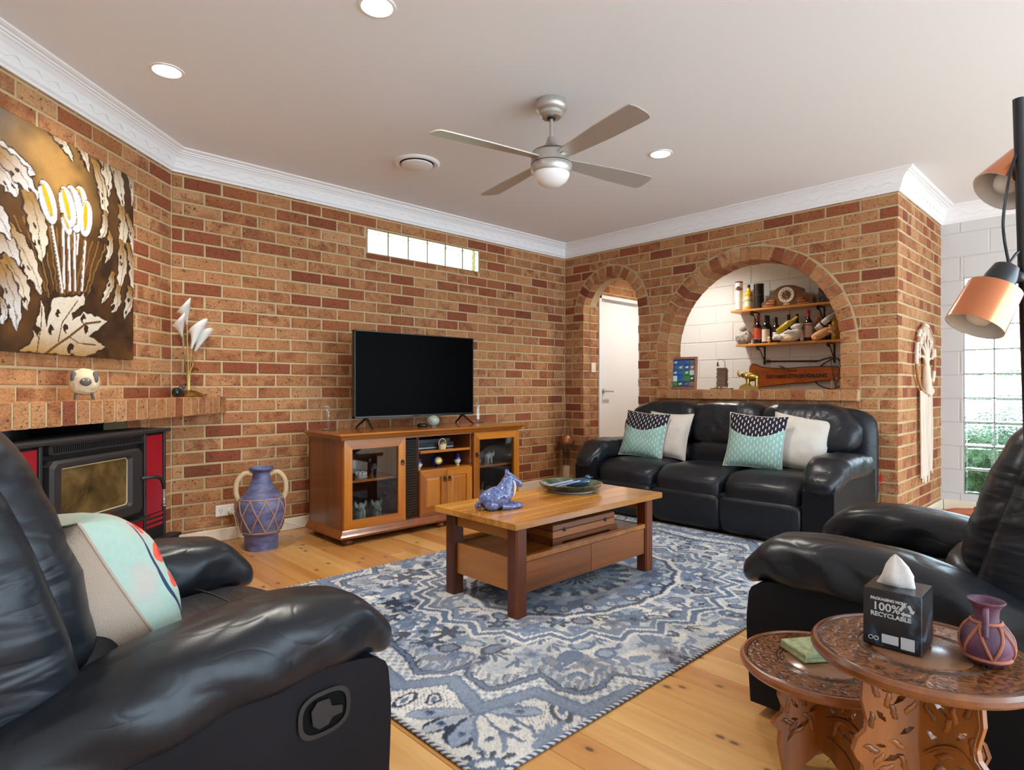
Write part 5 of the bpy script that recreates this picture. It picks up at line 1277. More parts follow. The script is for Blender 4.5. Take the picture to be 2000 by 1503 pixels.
    for (a, b) in LILY:
        m_ = ((a[0] + b[0]) / 2, (a[1] + b[1]) / 2); L = math.hypot(b[0] - a[0], b[1] - a[1]); an = math.atan2(b[1] - a[1], b[0] - a[0]); d = ell(U, V_, m_, L * .53, L * .25, an)
        put(d < 1.06, c(70, 50, 30)); put(d < 1, c(244, 242, 240)); rel[d < 1] = .005 + .006 * (1 - d[d < 1])
        d2 = ell(U, V_, (m_[0] - .016, m_[1] + .01), L * .42, L * .085, an + .08); col = (c(226, 168, 30) * np.clip(.8 + .25 * np.sin(U * 900) * np.sin(V_ * 900), 0, 1.2)[..., None]); put((d2 < 1) & (d < .98), col); rel[(d2 < 1) & (d < 1)] = .014
    img = np.clip(img * (1 + .05 * rg.standard_normal(U.shape)[..., None]), .003, .95)
    t = fthing('canvas_painting', 'large brown and gold relief painting of white lilies and spotted leaves', 'painting', 1.47, .034, 1.198)
    Vx = np.stack([U * S, -rel, V_ * S], -1).reshape(-1, 3); idx = np.arange((n + 1) ** 2).reshape(n + 1, n + 1); F = np.stack([idx[:-1, :-1], idx[:-1, 1:], idx[1:, 1:], idx[1:, :-1]], -1).reshape(-1, 4)
    me = bpy.data.meshes.new('canvas'); me.from_pydata(Vx.tolist(), [], F.tolist()); at = me.color_attributes.new('Col', 'FLOAT_COLOR', 'POINT'); at.data.foreach_set('color', np.concatenate([img.reshape(-1, 3), np.ones(((n + 1) ** 2, 1))], 1).ravel().astype(np.float32))
    g = G('oil_paint'); col = g.n('Attribute', {'attribute_name': 'Col'}).outputs['Color']; nz = g.noise(g.n('TexCoord').outputs['Object'], 130., 4., .6)
    g.p(Base_Color=g.mix(.4, col, g.ramp(nz, [(.3, (.7, .68, .66)), (.5, (1, 1, 1)), (.7, (1.15, 1.15, 1.15))]), 'MULTIPLY'), Roughness=.42, Normal=g.bump(nz, .25, .003))
    obj('canvas', me, g.m, t, 60); obj('stretcher', MB().box(0, .0008, 0, S, .032, S), plain('canvas_edge', s2l(58, 38, 20), .7), t)
painting()
# ---------------- sheep on the mantel
def sheep():
    t = fthing('sheep_ornament', 'round cream pottery sheep with grey face on the mantel', 'ornament', .985, .16, MZ1, -.9)
    wool = plain('sheep_cream', s2l(214, 194, 158), .7, bump=.5, bscale=26, var=.12); gr = plain('sheep_grey', s2l(98, 92, 88), .55)
    def f(u, w): q = noise.noise(Vector((w[0] * 55, w[1] * 55, w[2] * 55))); return [w[i] + u[i] * q * .005 for i in range(3)]
    obj('fleece', MB().pad((0, 0, .086), (.064, .060, .064), 2.2, (16, 16, 16), f), wool, t, 80)
    obj('face', MB().sph((.004, -.056, .086), (.024, .016, .020), 16, 10), gr, t, 60)
    for s in (-1, 1):
        obj('ear', MB().sph((s * .042, -.036, .108), (.014, .012, .030), 12, 8), gr, t, 60); obj('eye', MB().sph((s * .010 + .004, -.070, .094), .004, 8, 6), wool, t, 60)
        for y in (-.026, .03): obj('leg', MB().tube([(s * .030, y, .034), (s * .036, y - .004, .007), (s * .038, y - .016, .005)], [.006, .0055, .005], 8), gr, t, 60)
sheep()
# ---------------- lily lamp
def lily_lamp():
    t = fthing('lily_lamp', 'brass table lamp with white calla lily shades on the mantel end', 'lamp', .005, .115, MZ1)
    br = plain('brass', s2l(178, 148, 86), .28, 1.); wt = plain('frosted_white', s2l(236, 230, 220), .45); wt.node_tree.nodes['Principled BSDF'].inputs['Subsurface Weight'].default_value = .15
    obj('base', MB().lathe([(.090, 0), (.092, .006), (.076, .024), (.045, .038), (.018, .043), (.0, .044)], 32), br, t, 40)
    fl_ = [((-.10, -.02, .60), (-.02, .0, .46), .0), ((-.165, -.02, .50), (-.075, .0, .38), 0.), ((.045, -.045, .49), (.03, .0, .31), 0.), ((.11, -.045, .44), (.072, .0, .295), 0.)]
    for (tip, nk, _) in fl_:
        tip = Vector(tip); nk = Vector(nk); s = obj('stem', MB().tube(bez([(nk.x * .12, 0, .025), (nk.x * .25, .0, .15), (nk.x * .7, 0, nk.z * .72), nk], 6), .0032, 8), br, t, 60)
        d = (tip - nk); L = d.length; d.normalize(); e = Vector((0, -1, 0)); sx = d.cross(e).normalized(); up = sx.cross(d)
        R = []
        for i in range(9):
            q = i / 8; r = .006 + .042 * q ** 1.5; ring = []
            for k in range(18):
                a = 2 * PI * k / 18; lip = (q ** 4) * L * (.34 * math.cos(a)) ; off = up * (r * math.cos(a)) + sx * (r * math.sin(a)); ring.append(nk + d * (L * .82 * q + lip) + off)
            R.append(ring)
        me = MB().loft(R, cap=False); o = obj('lily_shade', me, wt, s, 70); sd = o.modifiers.new('thick', 'SOLIDIFY'); sd.thickness = .002
        obj('bulb_holder', MB().tube([nk, nk + d * .03], [.006, .005], 8), br, s, 60)
    for (a, b, c_) in (((.02, 0, .15), (.055, -.01, .185), (.085, -.015, .165)), ((.012, 0, .10), (.03, -.02, .12), (.055, -.03, .112))):
        P = bez([a, b, c_], 6); obj('leaf', MB().tube(P, [.002, .005, .009, .012, .014, .015, .015, .014, .012, .009, .006, .003, .001], 8, flat=.18), br, t, 60)
    cd_ = obj('cord', MB().tube(bez([(.06, .02, .006), (.11, .0, .006), (.16, -.02, .008), (.20, -.03, .018), (.18, -.036, .02), (.12, -.03, .006)], 6), .0035, 6), MAT['black_metal'], t, 60)
    obj('cord', MB().tube(bez([(-.06, .0, .006), (-.10, -.02, .03), (-.09, -.02, .075), (-.05, -.01, .08), (-.06, .0, .045), (-.10, .01, .04), (-.075, .01, .07), (-.04, .01, .05)], 6), .0035, 6), MAT['black_metal'], t, 60)
    obj('plug', MB().pad((-.128, .0, .030), (.036, .026, .030), 2.6, (10, 8, 8)), plain('cord_gloss', (.012, .012, .012, 1), .15), cd_, 60)
lily_lamp()
# ---------------- floor vase by the wall
def floor_vase():
    g = G('purple_blue_glaze'); v = g.coord(rand=False); z = g.n('Mapping', Vector=v, Scale=(8., 8., 26.)).outputs[0]; nz = g.noise(z, 1., 4., .6, .6)
    g.p(Base_Color=g.ramp(nz, [(.28, s2l(70, 56, 76)), (.45, s2l(84, 84, 122)), (.6, s2l(104, 112, 146)), (.75, s2l(122, 104, 128))]), Roughness=.5, Normal=g.bump(nz, .3, .004))
    t = thing('floor_vase', 'tall purple blue two-handled pottery vase on the floor by the socket', 'vase', (-3.405, -.375, 0), -.35)
    P = [(.098, 0), (.100, .004), (.104, .09), (.112, .098), (.132, .16), (.146, .24), (.142, .30), (.126, .335), (.10, .36), (.07, .41), (.054, .46), (.052, .492), (.068, .506), (.074, .514), (.070, .526), (.058, .526), (.048, .50)]
    obj('body', MB().lathe(bez2(P, 3), 40), g.m, t, 60)
    rp = plain('clay_rope', s2l(168, 128, 104), .8, var=.15, bscale=60); wr_ = plain('cane_wrap', s2l(198, 172, 132), .8, bump=.6, bscale=90)
    def rad(z): 
        for (r0, z0), (r1, z1) in zip(P, P[1:]):
            if z0 <= z <= z1 and z1 > z0: return r0 + (r1 - r0) * (z - z0) / (z1 - z0)
        return .1
    for z in (.118, .328): obj('rope_band', MB().tube([((rad(z) + .002) * math.cos(2 * PI * i / 40), (rad(z) + .002) * math.sin(2 * PI * i / 40), z) for i in range(40)], .0045, 6, loop=True), rp, t, 60)
    for k in range(9):
        for s in (-1, 1):
            pts = []
            for i in range(11):
                z = .328 - .21 * i / 10; a = 2 * PI * k / 9 + s * (i / 10) * (2 * PI / 9); pts.append(((rad(z) + .003) * math.cos(a), (rad(z) + .003) * math.sin(a), z))
            obj('rope', MB().tube(pts, .0042, 6), rp, t, 60)
    for s in (-1, 1):
        h = obj('handle', MB().tube(bez([(s * .052, 0, .478), (s * .10, 0, .488), (s * .142, 0, .44), (s * .150, 0, .37), (s * .134, 0, .315)], 6), .016, 12), wr_, t, 60)
        P2 = bez([(s * .06, 0, .481), (s * .10, 0, .488), (s * .142, 0, .44), (s * .150, 0, .37), (s * .140, 0, .335)], 14); co = []
        for i, p in enumerate(P2): co.append(p + Vector((0, math.cos(i * 1.9), .7 * math.sin(i * 1.9))) * .0165)
        obj('binding', MB().tube(co, .002, 5), wr_, h, 60)
floor_vase()
# ---------------- power point and cords
t = thing('power_point', 'white double power point on the brick wall behind the floor vase', 'socket', (-3.508, -.001, .205))
obj('plate', MB().box(-.060, -.010, -.038, .060, 0, .038, .003), MAT['white_plastic'], t)
for s in (-1, 1):
    obj('rocker', MB().box(s * .028 - .007, -.0125, .014, s * .028 + .007, -.0095, .026, .001), MAT['white_plastic'], t)
    obj('slots', MB().box(s * .028 - .010, -.0106, -.004, s * .028 - .007, -.0098, .006).box(s * .028 + .007, -.0106, -.004, s * .028 + .010, -.0098, .006).box(s * .028 - .0015, -.0106, -.018, s * .028 + .0015, -.0098, -.009), MAT['black_metal'], t)
c = thing('appliance_lead', 'white plug and lead hanging from the power point', 'lead', (-3.475, -.012, .20))
obj('plug', MB().cyl((0, .0, 0), .019, -.03, 16, 'y'), MAT['white_plastic'], c, 40); obj('lead', MB().tube(bez([(0, -.028, -.004), (.012, -.045, -.03), (.03, -.03, -.10), (.045, -.012, -.16), (.06, -.01, -.192), (.12, -.02, -.196)], 6), .0035, 6), MAT['white_plastic'], c, 60)
tag(obj('wall_cable', MB().tube(bez([(-3.24, -.03, .10), (-3.20, -.03, .125), (-3.15, -.03, .118), (-3.10, -.035, .07), (-3.03, -.04, .04), (-2.99, -.05, .02)], 6), .0035, 6), MAT['white_plastic'], smooth=60), 'white cable running along the baseboard into the television cabinet', 'cable')
t = thing('light_switch', 'small cream switch plate on the brick beside the white door', 'switch', (.155, -.2635, 1.255)); sm_ = plain('cream_plastic', s2l(238, 214, 186), .4)
obj('plate', MB().box(-.036, -.008, -.052, .036, 0, .052, .003), sm_, t)
for s in (-1, 1): obj('rocker', MB().box(s * .010 - .005, -.0105, -.010, s * .010 + .005, -.0075, .010, .001), MAT['white_plastic'], t)
# ---------------- corner lantern
def lantern():
    t = thing('candle_lantern', 'tall rusty metal and glass candle lantern in the brick corner', 'lantern', (-.155, -.15, 0)); ru = plain('rusty_metal', s2l(94, 62, 42), .6, .5, var=.3, bscale=40)
    obj('base', MB().lathe([(.092, 0), (.094, .012), (.08, .02), (.076, .05), (.07, .052)], 28), ru, t, 40)
    obj('glass', MB().lathe([(.072, .052), (.072, .40)], 28, cap=False), glassy('lantern_glass', (.86, .84, .80, 1), .3), t, 60)
    obj('candle', MB().lathe([(.038, .053), (.038, .215), (.034, .222), (.0, .216)], 20), plain('candle_wax', s2l(232, 220, 198), .5), t, 40)
    obj('collar', MB().lathe([(.078, .40), (.084, .41), (.082, .425), (.09, .435), (.092, .455), (.07, .462)], 28, cap=False), ru, t, 40)
    for k in range(16): a = k * PI / 8; obj('fret', MB().box(-.006, -.003, .435, .006, .003, .478, .002).tf(lambda x, y, z, a=a: (x * math.cos(a) - (y + .088) * math.sin(a), x * math.sin(a) + (y + .088) * math.cos(a), z)), ru, t)
    obj('cap', MB().lathe([(.07, .46), (.066, .50), (.05, .53), (.025, .545), (.0, .55)], 28), plain('copper_dull', s2l(150, 92, 58), .45, .6), t, 40)
    for k in range(6): a = k * PI / 3; obj('drop', MB().tube([(.088 * math.cos(a), .088 * math.sin(a), .435), (.094 * math.cos(a), .094 * math.sin(a), .395), (.086 * math.cos(a), .086 * math.sin(a), .375)], .006, 6), ru, t, 60)
    obj('handle', MB().tube([(.082 * math.cos(q) , 0.0, .44 + .26 * math.sin(q)) for q in [PI * i / 20 for i in range(21)]], .0028, 6), ru, t, 60)
lantern()
# ================================================================== LETTERING
def text_mesh(s, size, extr=.0008, align='CENTER', bold=0.):
    cu = bpy.data.curves.new('lettering', 'FONT'); cu.body = s; cu.size = size; cu.extrude = extr; cu.align_x = align; cu.align_y = 'CENTER'; cu.offset = bold; cu.resolution_u = 3
    o = bpy.data.objects.new('lettering', cu); COL.objects.link(o); bpy.context.view_layer.update()
    me = bpy.data.meshes.new_from_object(o.evaluated_get(bpy.context.evaluated_depsgraph_get())); bpy.data.objects.remove(o); bpy.data.curves.remove(cu); return me
def upright(me, fn):
    """text lies in x-y: map (x, y, z) through fn"""
    for v in me.vertices: v.co = fn(*v.co)
    return me
# ================================================================== BAR SHELVES (on the far white wall; local frame MW: x to the right, -y to the room)
RZB = -PI / 2
def bthing(name, label, cat, Y, X, z, drz=0, group=None): return thing(name, label, cat, (X, Y, z), RZB + drz, group)
MAT['shelf_pine'] = wood('shelf_pine', s2l(186, 118, 48), s2l(220, 156, 76), 0, .35, 1., coat=.2)
iron = plain('wrought_iron', s2l(34, 28, 26), .5, .4)
def shelf(y0, y1, z, label):
    t = bthing('wall_shelf', label, 'shelf', (y0 + y1) / 2, RX, z); L = (y0 - y1) / 2
    obj('board', MB().box(-L, -.225, -.022, L, -.001, 0, .003), MAT['shelf_pine'], t)
    for s in (-.62, .60):
        x = s * L; b = MB().box(x - .008, -.008, -.21, x + .008, -.001, -.023).box(x - .008, -.19, -.030, x + .008, -.004, -.023)
        b.tube(bez([(x, -.018, -.16), (x, -.06, -.12), (x, -.11, -.07), (x, -.15, -.034)], 4), .005, 6)
        for yy, zz in ((-.19, -.045), (-.155, -.05), (-.018, -.185)): b.tube([(x, yy + .013 * math.cos(q * PI / 5), zz + .013 * math.sin(q * PI / 5)) for q in range(10)], .004, 6, loop=True)
        obj('bracket', b, iron, t)
shelf(-1.34, -2.40, 1.845, 'upper pine wall shelf carrying the mantel clock')
shelf(-1.395, -2.50, 1.488, 'lower pine wall shelf crowded with bottles')
Z1, Z2 = 1.8455, 1.4885
def gl(name, c, a=.0): return plain(name, s2l(*c), .08, coat=.8)
green = gl('bottle_green', (16, 22, 14)); redg = gl('bottle_dark', (22, 12, 12)); amber = gl('bottle_amber', (190, 84, 20)); gold = gl('bottle_gold', (196, 150, 30)); clear = gl('bottle_clear', (178, 180, 176))
paper = plain('label_cream', s2l(226, 212, 196), .7); paperw = plain('label_white', s2l(236, 232, 226), .7)
def bottle(Y, X, z, h, r, glass, cap, label, lab, name='wine_bottle', lz=(.12, .42), kind='wine', rot=None, band=None):
    t = bthing(name, lab, 'bottle', Y, X, z, group='bottles on the lower shelf')
    if kind == 'wine': P = [(r * .92, 0), (r, .006), (r, h * .56), (r * .93, h * .62), (r * .5, h * .71), (r * .36, h * .76), (r * .36, h * .9)]
    else: P = [(r * .94, 0), (r, .006), (r, h * .60), (r * .9, h * .68), (r * .45, h * .78), (r * .40, h * .88)]
    obj('glass', MB().lathe(P, 20), glass, t, 50); top = P[-1][1]
    obj('capsule', MB().lathe([(r * .40, top - h * .12), (r * .40, h * .985), (r * .36, h), (0, h)], 16, cap=False), plain('cap_%d%d%d' % cap, s2l(*cap), .4), t, 50)
    if label: 
        lb = obj('label', MB().lathe([(r + .0008, h * lz[0]), (r + .0008, h * lz[1])], 20, cap=False), label, t, 60)
        if band: obj('label_print', MB().lathe([(r + .0016, h * band[0]), (r + .0016, h * band[1])], 20, cap=False), plain('print_%d%d%d' % band[2], s2l(*band[2]), .6), lb, 60)
    if rot: t.rotation_euler = rot
    return t
bottle(-1.532, 1.25, Z2, .27, .024, amber, (120, 90, 60), paperw, 'slim amber spirit bottle behind the grey stone bird', 'spirit_bottle', (.1, .3), 's')
bottle(-1.592, 1.18, Z2, .295, .036, redg, (150, 40, 56), paperw, 'dark wine bottle with pink foil and orange stripe label', lz=(.16, .32), band=(.17, .55, (196, 80, 50)))
bottle(-1.668, 1.255, Z2, .29, .035, green, (26, 24, 24), None, 'unlabelled dark green bottle standing behind the white label bottle')
bottle(-1.684, 1.16, Z2, .285, .036, redg, (30, 30, 34), paper, 'dark wine bottle with tall cream label and black foil', lz=(.06, .5))
bottle(-1.772, 1.20, Z2, .262, .037, green, (34, 26, 22), paperw, 'short dark green bottle with white label behind the polar bear tail', lz=(.12, .42))
bottle(-1.868, 1.265, Z2, .285, .035, green, (40, 32, 22), None, 'green bottle behind the polar bear paws')
bottle(-1.952, 1.265, Z2, .285, .035, green, (22, 20, 20), None, 'black capped bottle behind the polar bear head')
bottle(-2.056, 1.24, Z2, .24, .032, redg, (170, 28, 34), plain('label_red', s2l(150, 40, 44), .6), 'small red foil bottle between polar bear and tall red wine', lz=(.1, .5))
bottle(-2.098, 1.16, Z2, .30, .037, redg, (186, 34, 48), plain('label_pink', s2l(220, 186, 172), .7), 'tall dark wine bottle with red foil and pink label', lz=(.12, .58), band=(.50, .53, (150, 60, 60)))
bottle(-2.162, 1.255, Z2, .262, .038, amber, (206, 160, 60), plain('label_rust', s2l(140, 40, 24), .6), 'amber spirit bottle with gold cap on the lower shelf', 'spirit_bottle', (.2, .5), 's')
bottle(-2.245, 1.27, Z2, .27, .034, redg, (214, 178, 156), None, 'dark bottle with pale tan capsule behind the pig')
bottle(-2.318, 1.235, Z2, .265, .042, gold, (90, 60, 40), None, 'golden liqueur bottle at the arch end of the lower shelf', 'spirit_bottle', (.1, .4), 's')
bottle(-2.398, 1.235, Z2, .19, .03, gold, (200, 150, 40), None, 'short yellow bottle half hidden by the arch jamb', 'spirit_bottle', (.1, .4), 's')
# polar bear on its back, cradling a bottle
def bear():
    w = plain('bear_white', s2l(226, 222, 214), .6, bump=.4, bscale=50, var=.08); cr = plain('bear_cream', s2l(222, 190, 142), .6)
    t = bthing('polar_bear_holder', 'white polar bear bottle holder lying on its back on the shelf', 'figurine', -1.925, 1.105, Z2)
    obj('body', MB().tube(bez([(-.085, 0, .045), (-.03, 0, .052), (.05, 0, .058), (.095, 0, .09), (.11, 0, .125)], 4), [.026, .034, .040, .045, .048, .05, .052, .054, .056, .057, .056, .054, .05, .044, .036, .03, .022], 14).tf(lambda x, y, z: (x, y, max(z, .001))), w, t, 60)
    obj('head', MB().sph((.095, -.01, .145), (.045, .032, .028), 14, 10).tube([(.06, -.01, .142), (.035, -.012, .136)], [.02, .012], 10), w, t, 60)
    for s in (-1, 1): obj('ear', MB().sph((.128, s * .02 - .008, .160), .011, 8, 6), w, t, 60)
    for s in (-1, 1): obj('arm', MB().tube(bez([(.07, s * .045, .085), (.02, s * .05, .095), (-.02, s * .03, .085)], 4), [.02] * 5 + [.015] * 4, 8), w, t, 60); obj('leg', MB().tube(bez([(-.05, s * .035, .04), (-.10, s * .035, .055), (-.125, s * .03, .035)], 4), [.026] * 5 + [.02] * 4, 8), w, t, 60)
    obj('base_patch', MB().sph((.03, -.048, .03), (.05, .012, .026), 10, 8), cr, t, 60)
bear()
bottle(-1.83, 1.10, Z2 + .105, .23, .030, plain('yellow_foil_bottle', s2l(196, 170, 40), .3), (226, 180, 40), None, 'yellow bottle tilted in the arms of the polar bear', rot=(0.0, .0, 0)).rotation_euler = (.95, 0, 0)
def pig():
    k = plain('pig_pink', s2l(232, 180, 124), .5); t = bthing('pig_holder', 'pink pig bottle holder standing on its hind legs on the shelf', 'figurine', -2.235, 1.105, Z2)
    obj('body', MB().tube(bez([(-.085, 0, .022), (-.03, 0, .045), (.03, 0, .075), (.07, 0, .098)], 4), [.02, .028, .034, .038, .040, .041, .042, .042, .041, .04, .036, .032, .026], 14).tf(lambda x, y, z: (x, y, max(z, .001))), k, t, 60)
    obj('head', MB().sph((.085, 0, .105), (.032, .028, .026), 12, 8).cyl((.108, 0, .095), .012, .012, 10, 'x'), k, t, 60)
    for s in (-1, 1): obj('ear', MB().sph((.08, s * .022, .128), (.01, .005, .012), 8, 6), k, t, 60); obj('leg', MB().tube(bez([(.06, s * .02, .075), (.105, s * .022, .065), (.12, s * .02, .035)], 4), [.014] * 5 + [.009] * 4, 8), k, t, 60); obj('hind_leg', MB().tube([(-.05, s * .028, .03), (-.03, s * .04, .008)], [.02, .014], 8), k, t, 60)
pig()
bottle(-2.19, 1.10, Z2 + .104, .25, .027, clear, (232, 224, 216), paperw, 'clear spirit bottle tilted on the back of the pig', 'spirit_bottle', (.1, .55), 's', band=(.25, .32, (60, 40, 50))).rotation_euler = (.86, 0, 0)
# grey stone bird
t = bthing('stone_bird', 'grey and white carved stone bird at the open end of the lower shelf', 'figurine', -1.452, 1.16, Z2); sb = plain('bird_stone', s2l(168, 160, 152), .7, var=.3, bscale=26, bump=.4)
def bf_(u, w): q = noise.noise(Vector((w[0] * 30, w[1] * 30, w[2] * 30))); return [w[i] + u[i] * q * .014 for i in range(3)]
obj('body', MB().pad((0, 0, .072), (.082, .06, .074), 2.4, (14, 12, 14), bf_), sb, t, 80); obj('head', MB().sph((.0, -.012, .165), (.040, .034, .036), 14, 10), sb, t, 60); obj('beak', MB().lathe([(.012, 0), (.0, .03)], 8, (.03, -.02, .165), axis='x'), sb, t, 60)
for k in range(5): obj('feather', MB().sph((-.03 + .022 * k, -.056, .06 + .012 * (k % 2)), (.018, .008, .036), 8, 6), sb, t, 60)
for Y_, lab, c in ((-1.735, 'tiny yellow and white figure in front of the cream label bottle', (224, 186, 90)), (-2.052, 'tiny white bear cub figure beside the tall red wine', (222, 214, 206))):
    t = bthing('small_figure', lab, 'figurine', Y_, 1.115, Z2); m = plain('figure_%d' % c[2], s2l(*c), .5); obj('body', MB().sph((0, 0, .02), (.017, .014, .02), 10, 8), m, t, 60); obj('head', MB().sph((0, -.002, .048), .013, 10, 8), MAT['white_plastic'], t, 60)
    for s in (-1, 1): obj('ear', MB().sph((s * .009, 0, .059), .005, 6, 5), m, t, 60)
# upper shelf
def canister(Y, X, r, h, col, cap, lab, band=None, disc=None):
    t = bthing('bottle_tube', lab, 'canister', Y, X, Z1, group=None); obj('tube', MB().lathe([(r, .008), (r, h - .008)], 24, cap=False), plain('tube_%d%d%d' % col, s2l(*col), .4), t, 50)
    for z0, z1 in ((0, .010), (h - .012, h)): obj('end_cap', MB().lathe([(r + .001, z0), (r + .001, z1), (0, z1)], 24), plain('tcap_%d%d%d' % cap, s2l(*cap), .35, .3), t, 40)
    if band: obj('band', MB().lathe([(r + .0008, h * band[0]), (r + .0008, h * band[1])], 24, cap=False), plain('band_%d%d%d' % band[2], s2l(*band[2]), .35), t, 60)
    if disc: obj('badge', MB().cyl((.010, -r - .002, h * disc[0]), .022, .01, 20, 'y'), plain('badge_dark', s2l(50, 40, 44), .4), t, 40)
    return t
canister(-1.397, 1.17, .037, .305, (236, 228, 220), (130, 40, 40), 'tall white bottle tube with red ends on the upper shelf', (.70, .78, (204, 120, 40)), (.76,))
tt = canister(-1.598, 1.19, .050, .258, (38, 28, 30), (70, 56, 50), 'black and gold bottle tin beside the clock')
for k, (s_, z_, sz) in enumerate((('YEAR OLD', .145, .020), ('FINE', .175, .014))):
    me = text_mesh(s_, sz); upright(me, lambda x, y, z, z_=z_: (.0515 * math.sin(x / .0515), -.0515 * math.cos(x / .0515), z_ + y)); obj('lettering', me, plain('gold_print', s2l(190, 150, 80), .4, .4), tt)
tb = bottle(-1.498, 1.175, Z1, .262, .039, plain('whisky_gold', s2l(228, 182, 50), .1, coat=.6), (40, 34, 34), plain('label_mint', s2l(214, 222, 196), .6), 'golden whisky bottle with pale label between the tubes on the upper shelf', 'whisky_bottle', (.12, .52), 's', band=(.34, .40, (196, 160, 40))); tb['group'] = 'upper shelf bottles'
def clock():
    wd_ = wood('walnut_case', s2l(70, 42, 24), s2l(124, 82, 48), 0, .3, 1.2, coat=.4); lt = wood('clock_rolls', s2l(150, 86, 46), s2l(190, 122, 76), 0, .35, 1.); t = bthing('mantel_clock', 'art deco walnut mantel clock with round white dial on the shelf', 'clock', -1.898, 1.19, Z1)
    P = bez2([(-.245, .0), (-.245, .052), (-.20, .072), (-.155, .10), (-.135, .150), (-.075, .195), (.0, .206), (.075, .195), (.135, .165), (.145, .125), (.19, .110), (.235, .080), (.245, .05), (.245, .0)], 4)
    obj('case', fix_normals(MB().prism(P, -.05, .05, 'y').mesh('case')), wd_, t, 30)
    d = obj('dial', MB().lathe([(.078, 0), (.078, -.006), (.070, -.010), (.066, -.008), (.044, -.007)], 40, (0, -.05, .108), axis='y', cap=False), plain('dial_cream', s2l(222, 212, 194), .5), t, 40)
    obj('dial_centre', MB().cyl((0, -.0565, .108), .045, -.0012, 32, 'y'), wd_, d, 40)
    for k in range(12): a = k * PI / 6; obj('numeral', MB().box(-.0022, -.0595, -.005, .0022, -.058, .005).tf(lambda x, y, z, a=a: (x * math.cos(a) + (z + .055) * math.sin(a), y, .108 - x * math.sin(a) + (z + .055) * math.cos(a))), MAT['black_metal'], d)
    for a, L in ((-.35, .05), (2.75, .034)): obj('hand', MB().box(-.0022, -.0625, -.008, .0022, -.061, L).tf(lambda x, y, z, a=a: (x * math.cos(a) + z * math.sin(a), y, .108 - x * math.sin(a) + z * math.cos(a))), MAT['chrome'], d)
    for s in (-1, 1):
        for k in range(3): a0, a1 = .105, .235 - k * .032; obj('roll', MB().pad((s * (a0 + a1) / 2, -.055, .013 + k * .024), ((a1 - a0) / 2, .014, .0115), 3, (8, 5, 5)), lt, t, 60)
    obj('name_plate', MB().box(-.03, -.0535, .010, .03, -.05, .028), MAT['chrome'], t)
clock()
t = bthing('framed_print', 'dark blue starry print standing at the arch end of the upper shelf', 'picture', -2.225, 1.22, Z1); g = G('starry_print'); nz = g.noise(g.coord(rand=False), 40., 3., .6); g.p(Base_Color=g.ramp(nz, [(.4, s2l(40, 38, 58)), (.58, s2l(76, 72, 98)), (.68, s2l(206, 180, 110))]), Roughness=.3)
obj('board', MB().box(-.056, -.006, 0, .056, .006, .152, .001), g.m, t); obj('strut', MB().prism([(.006, 0), (.07, 0), (.008, .11)], -.01, .01, 'x'), MAT['black_metal'], t)
# ---------------- wooden sign, stock whip
def sign():
    g = G('burnt_slab'); v = g.coord(rand=False, scale=(3., 10., 16.)); n1 = g.noise(v, 1., 4., .6, .8); g.p(Base_Color=g.ramp(n1, [(.25, s2l(104, 46, 14)), (.5, s2l(176, 88, 26)), (.75, s2l(206, 116, 44))]), Roughness=.28); g.b.inputs['Coat Weight'].default_value = .4
    t = bthing('wooden_sign', 'live edge timber sign lettered DIDYABRINGYAGROGALONG under the shelves', 'sign', -1.895, 1.278, 1.158)
    P = [(-.42, .02), (-.425, .085), (-.40, .122), (-.36, .118), (-.30, .092), (-.20, .078), (-.05, .072), (.12, .080), (.28, .082), (.40, .078), (.44, .062), (.445, -.03), (.40, -.045), (.25, -.050), (.14, -.068), (.0, -.072), (-.10, -.084), (-.22, -.098), (-.34, -.104), (-.36, -.07), (-.375, -.02)]
    P = [(p.x, p.y) for p in bez([(a, b, 0) for a, b in P + P[:1]], 4)[:-1]]
    b = obj('slab', fix_normals(MB().prism(P, -.022, .018, 'y').mesh('slab')), g.m, t, 30)
    obj('bark_edge', MB().tube([(a, -.012, c) for a, c in P], .0085, 6, loop=True), plain('bark_dark', s2l(62, 34, 18), .6), b, 60)
    me = upright(text_mesh('DIDYABRINGYAGROGALONG', .050, .001, 'CENTER', .0017), lambda x, y, z: (.045 + x * .86, -.0236 - z, y - .006 + x * .012)); obj('lettering', me, plain('burnt_black', s2l(28, 16, 10), .6), b)
    obj('emblem', MB().tube([(-.03, -.0225, .048), (.0, -.0225, .054), (.03, -.0225, .048), (.06, -.0225, .05)], .005, 6), plain('burnt_brown', s2l(60, 34, 18), .6), b, 60)
sign()
t = bthing('stock_whip', 'coiled brown leather stock whip hung under the lower shelf', 'whip', -1.90, 1.311, 1.30); lw = plain('whip_leather', s2l(58, 34, 24), .45)
obj('handle', MB().tube([(-.27, -.006, .012), (.23, -.006, .0)], .009, 8).cyl((-.272, -.006, .012), .016, .03, 10, 'x'), lw, t, 60)
obj('thong', MB().tube(bez([(.23, -.004, .0), (.36, 0, .03), (.46, 0, -.02), (.48, 0, -.14), (.42, 0, -.25), (.33, 0, -.27), (.22, 0, -.22), (.20, 0, -.12), (.28, 0, -.03), (.40, 0, .02), (.44, 0, -.08), (.38, 0, -.22)], 6), .006, 6), lw, t, 60)
obj('tassel', MB().tube(bez([(-.15, -.004, -.03), (-.09, -.004, -.06), (-.02, -.004, -.075)], 4), [.004, .008, .013, .015, .014, .012, .01, .008, .004], 6, flat=.4), plain('tassel_grey', s2l(96, 80, 70), .8), t, 60)
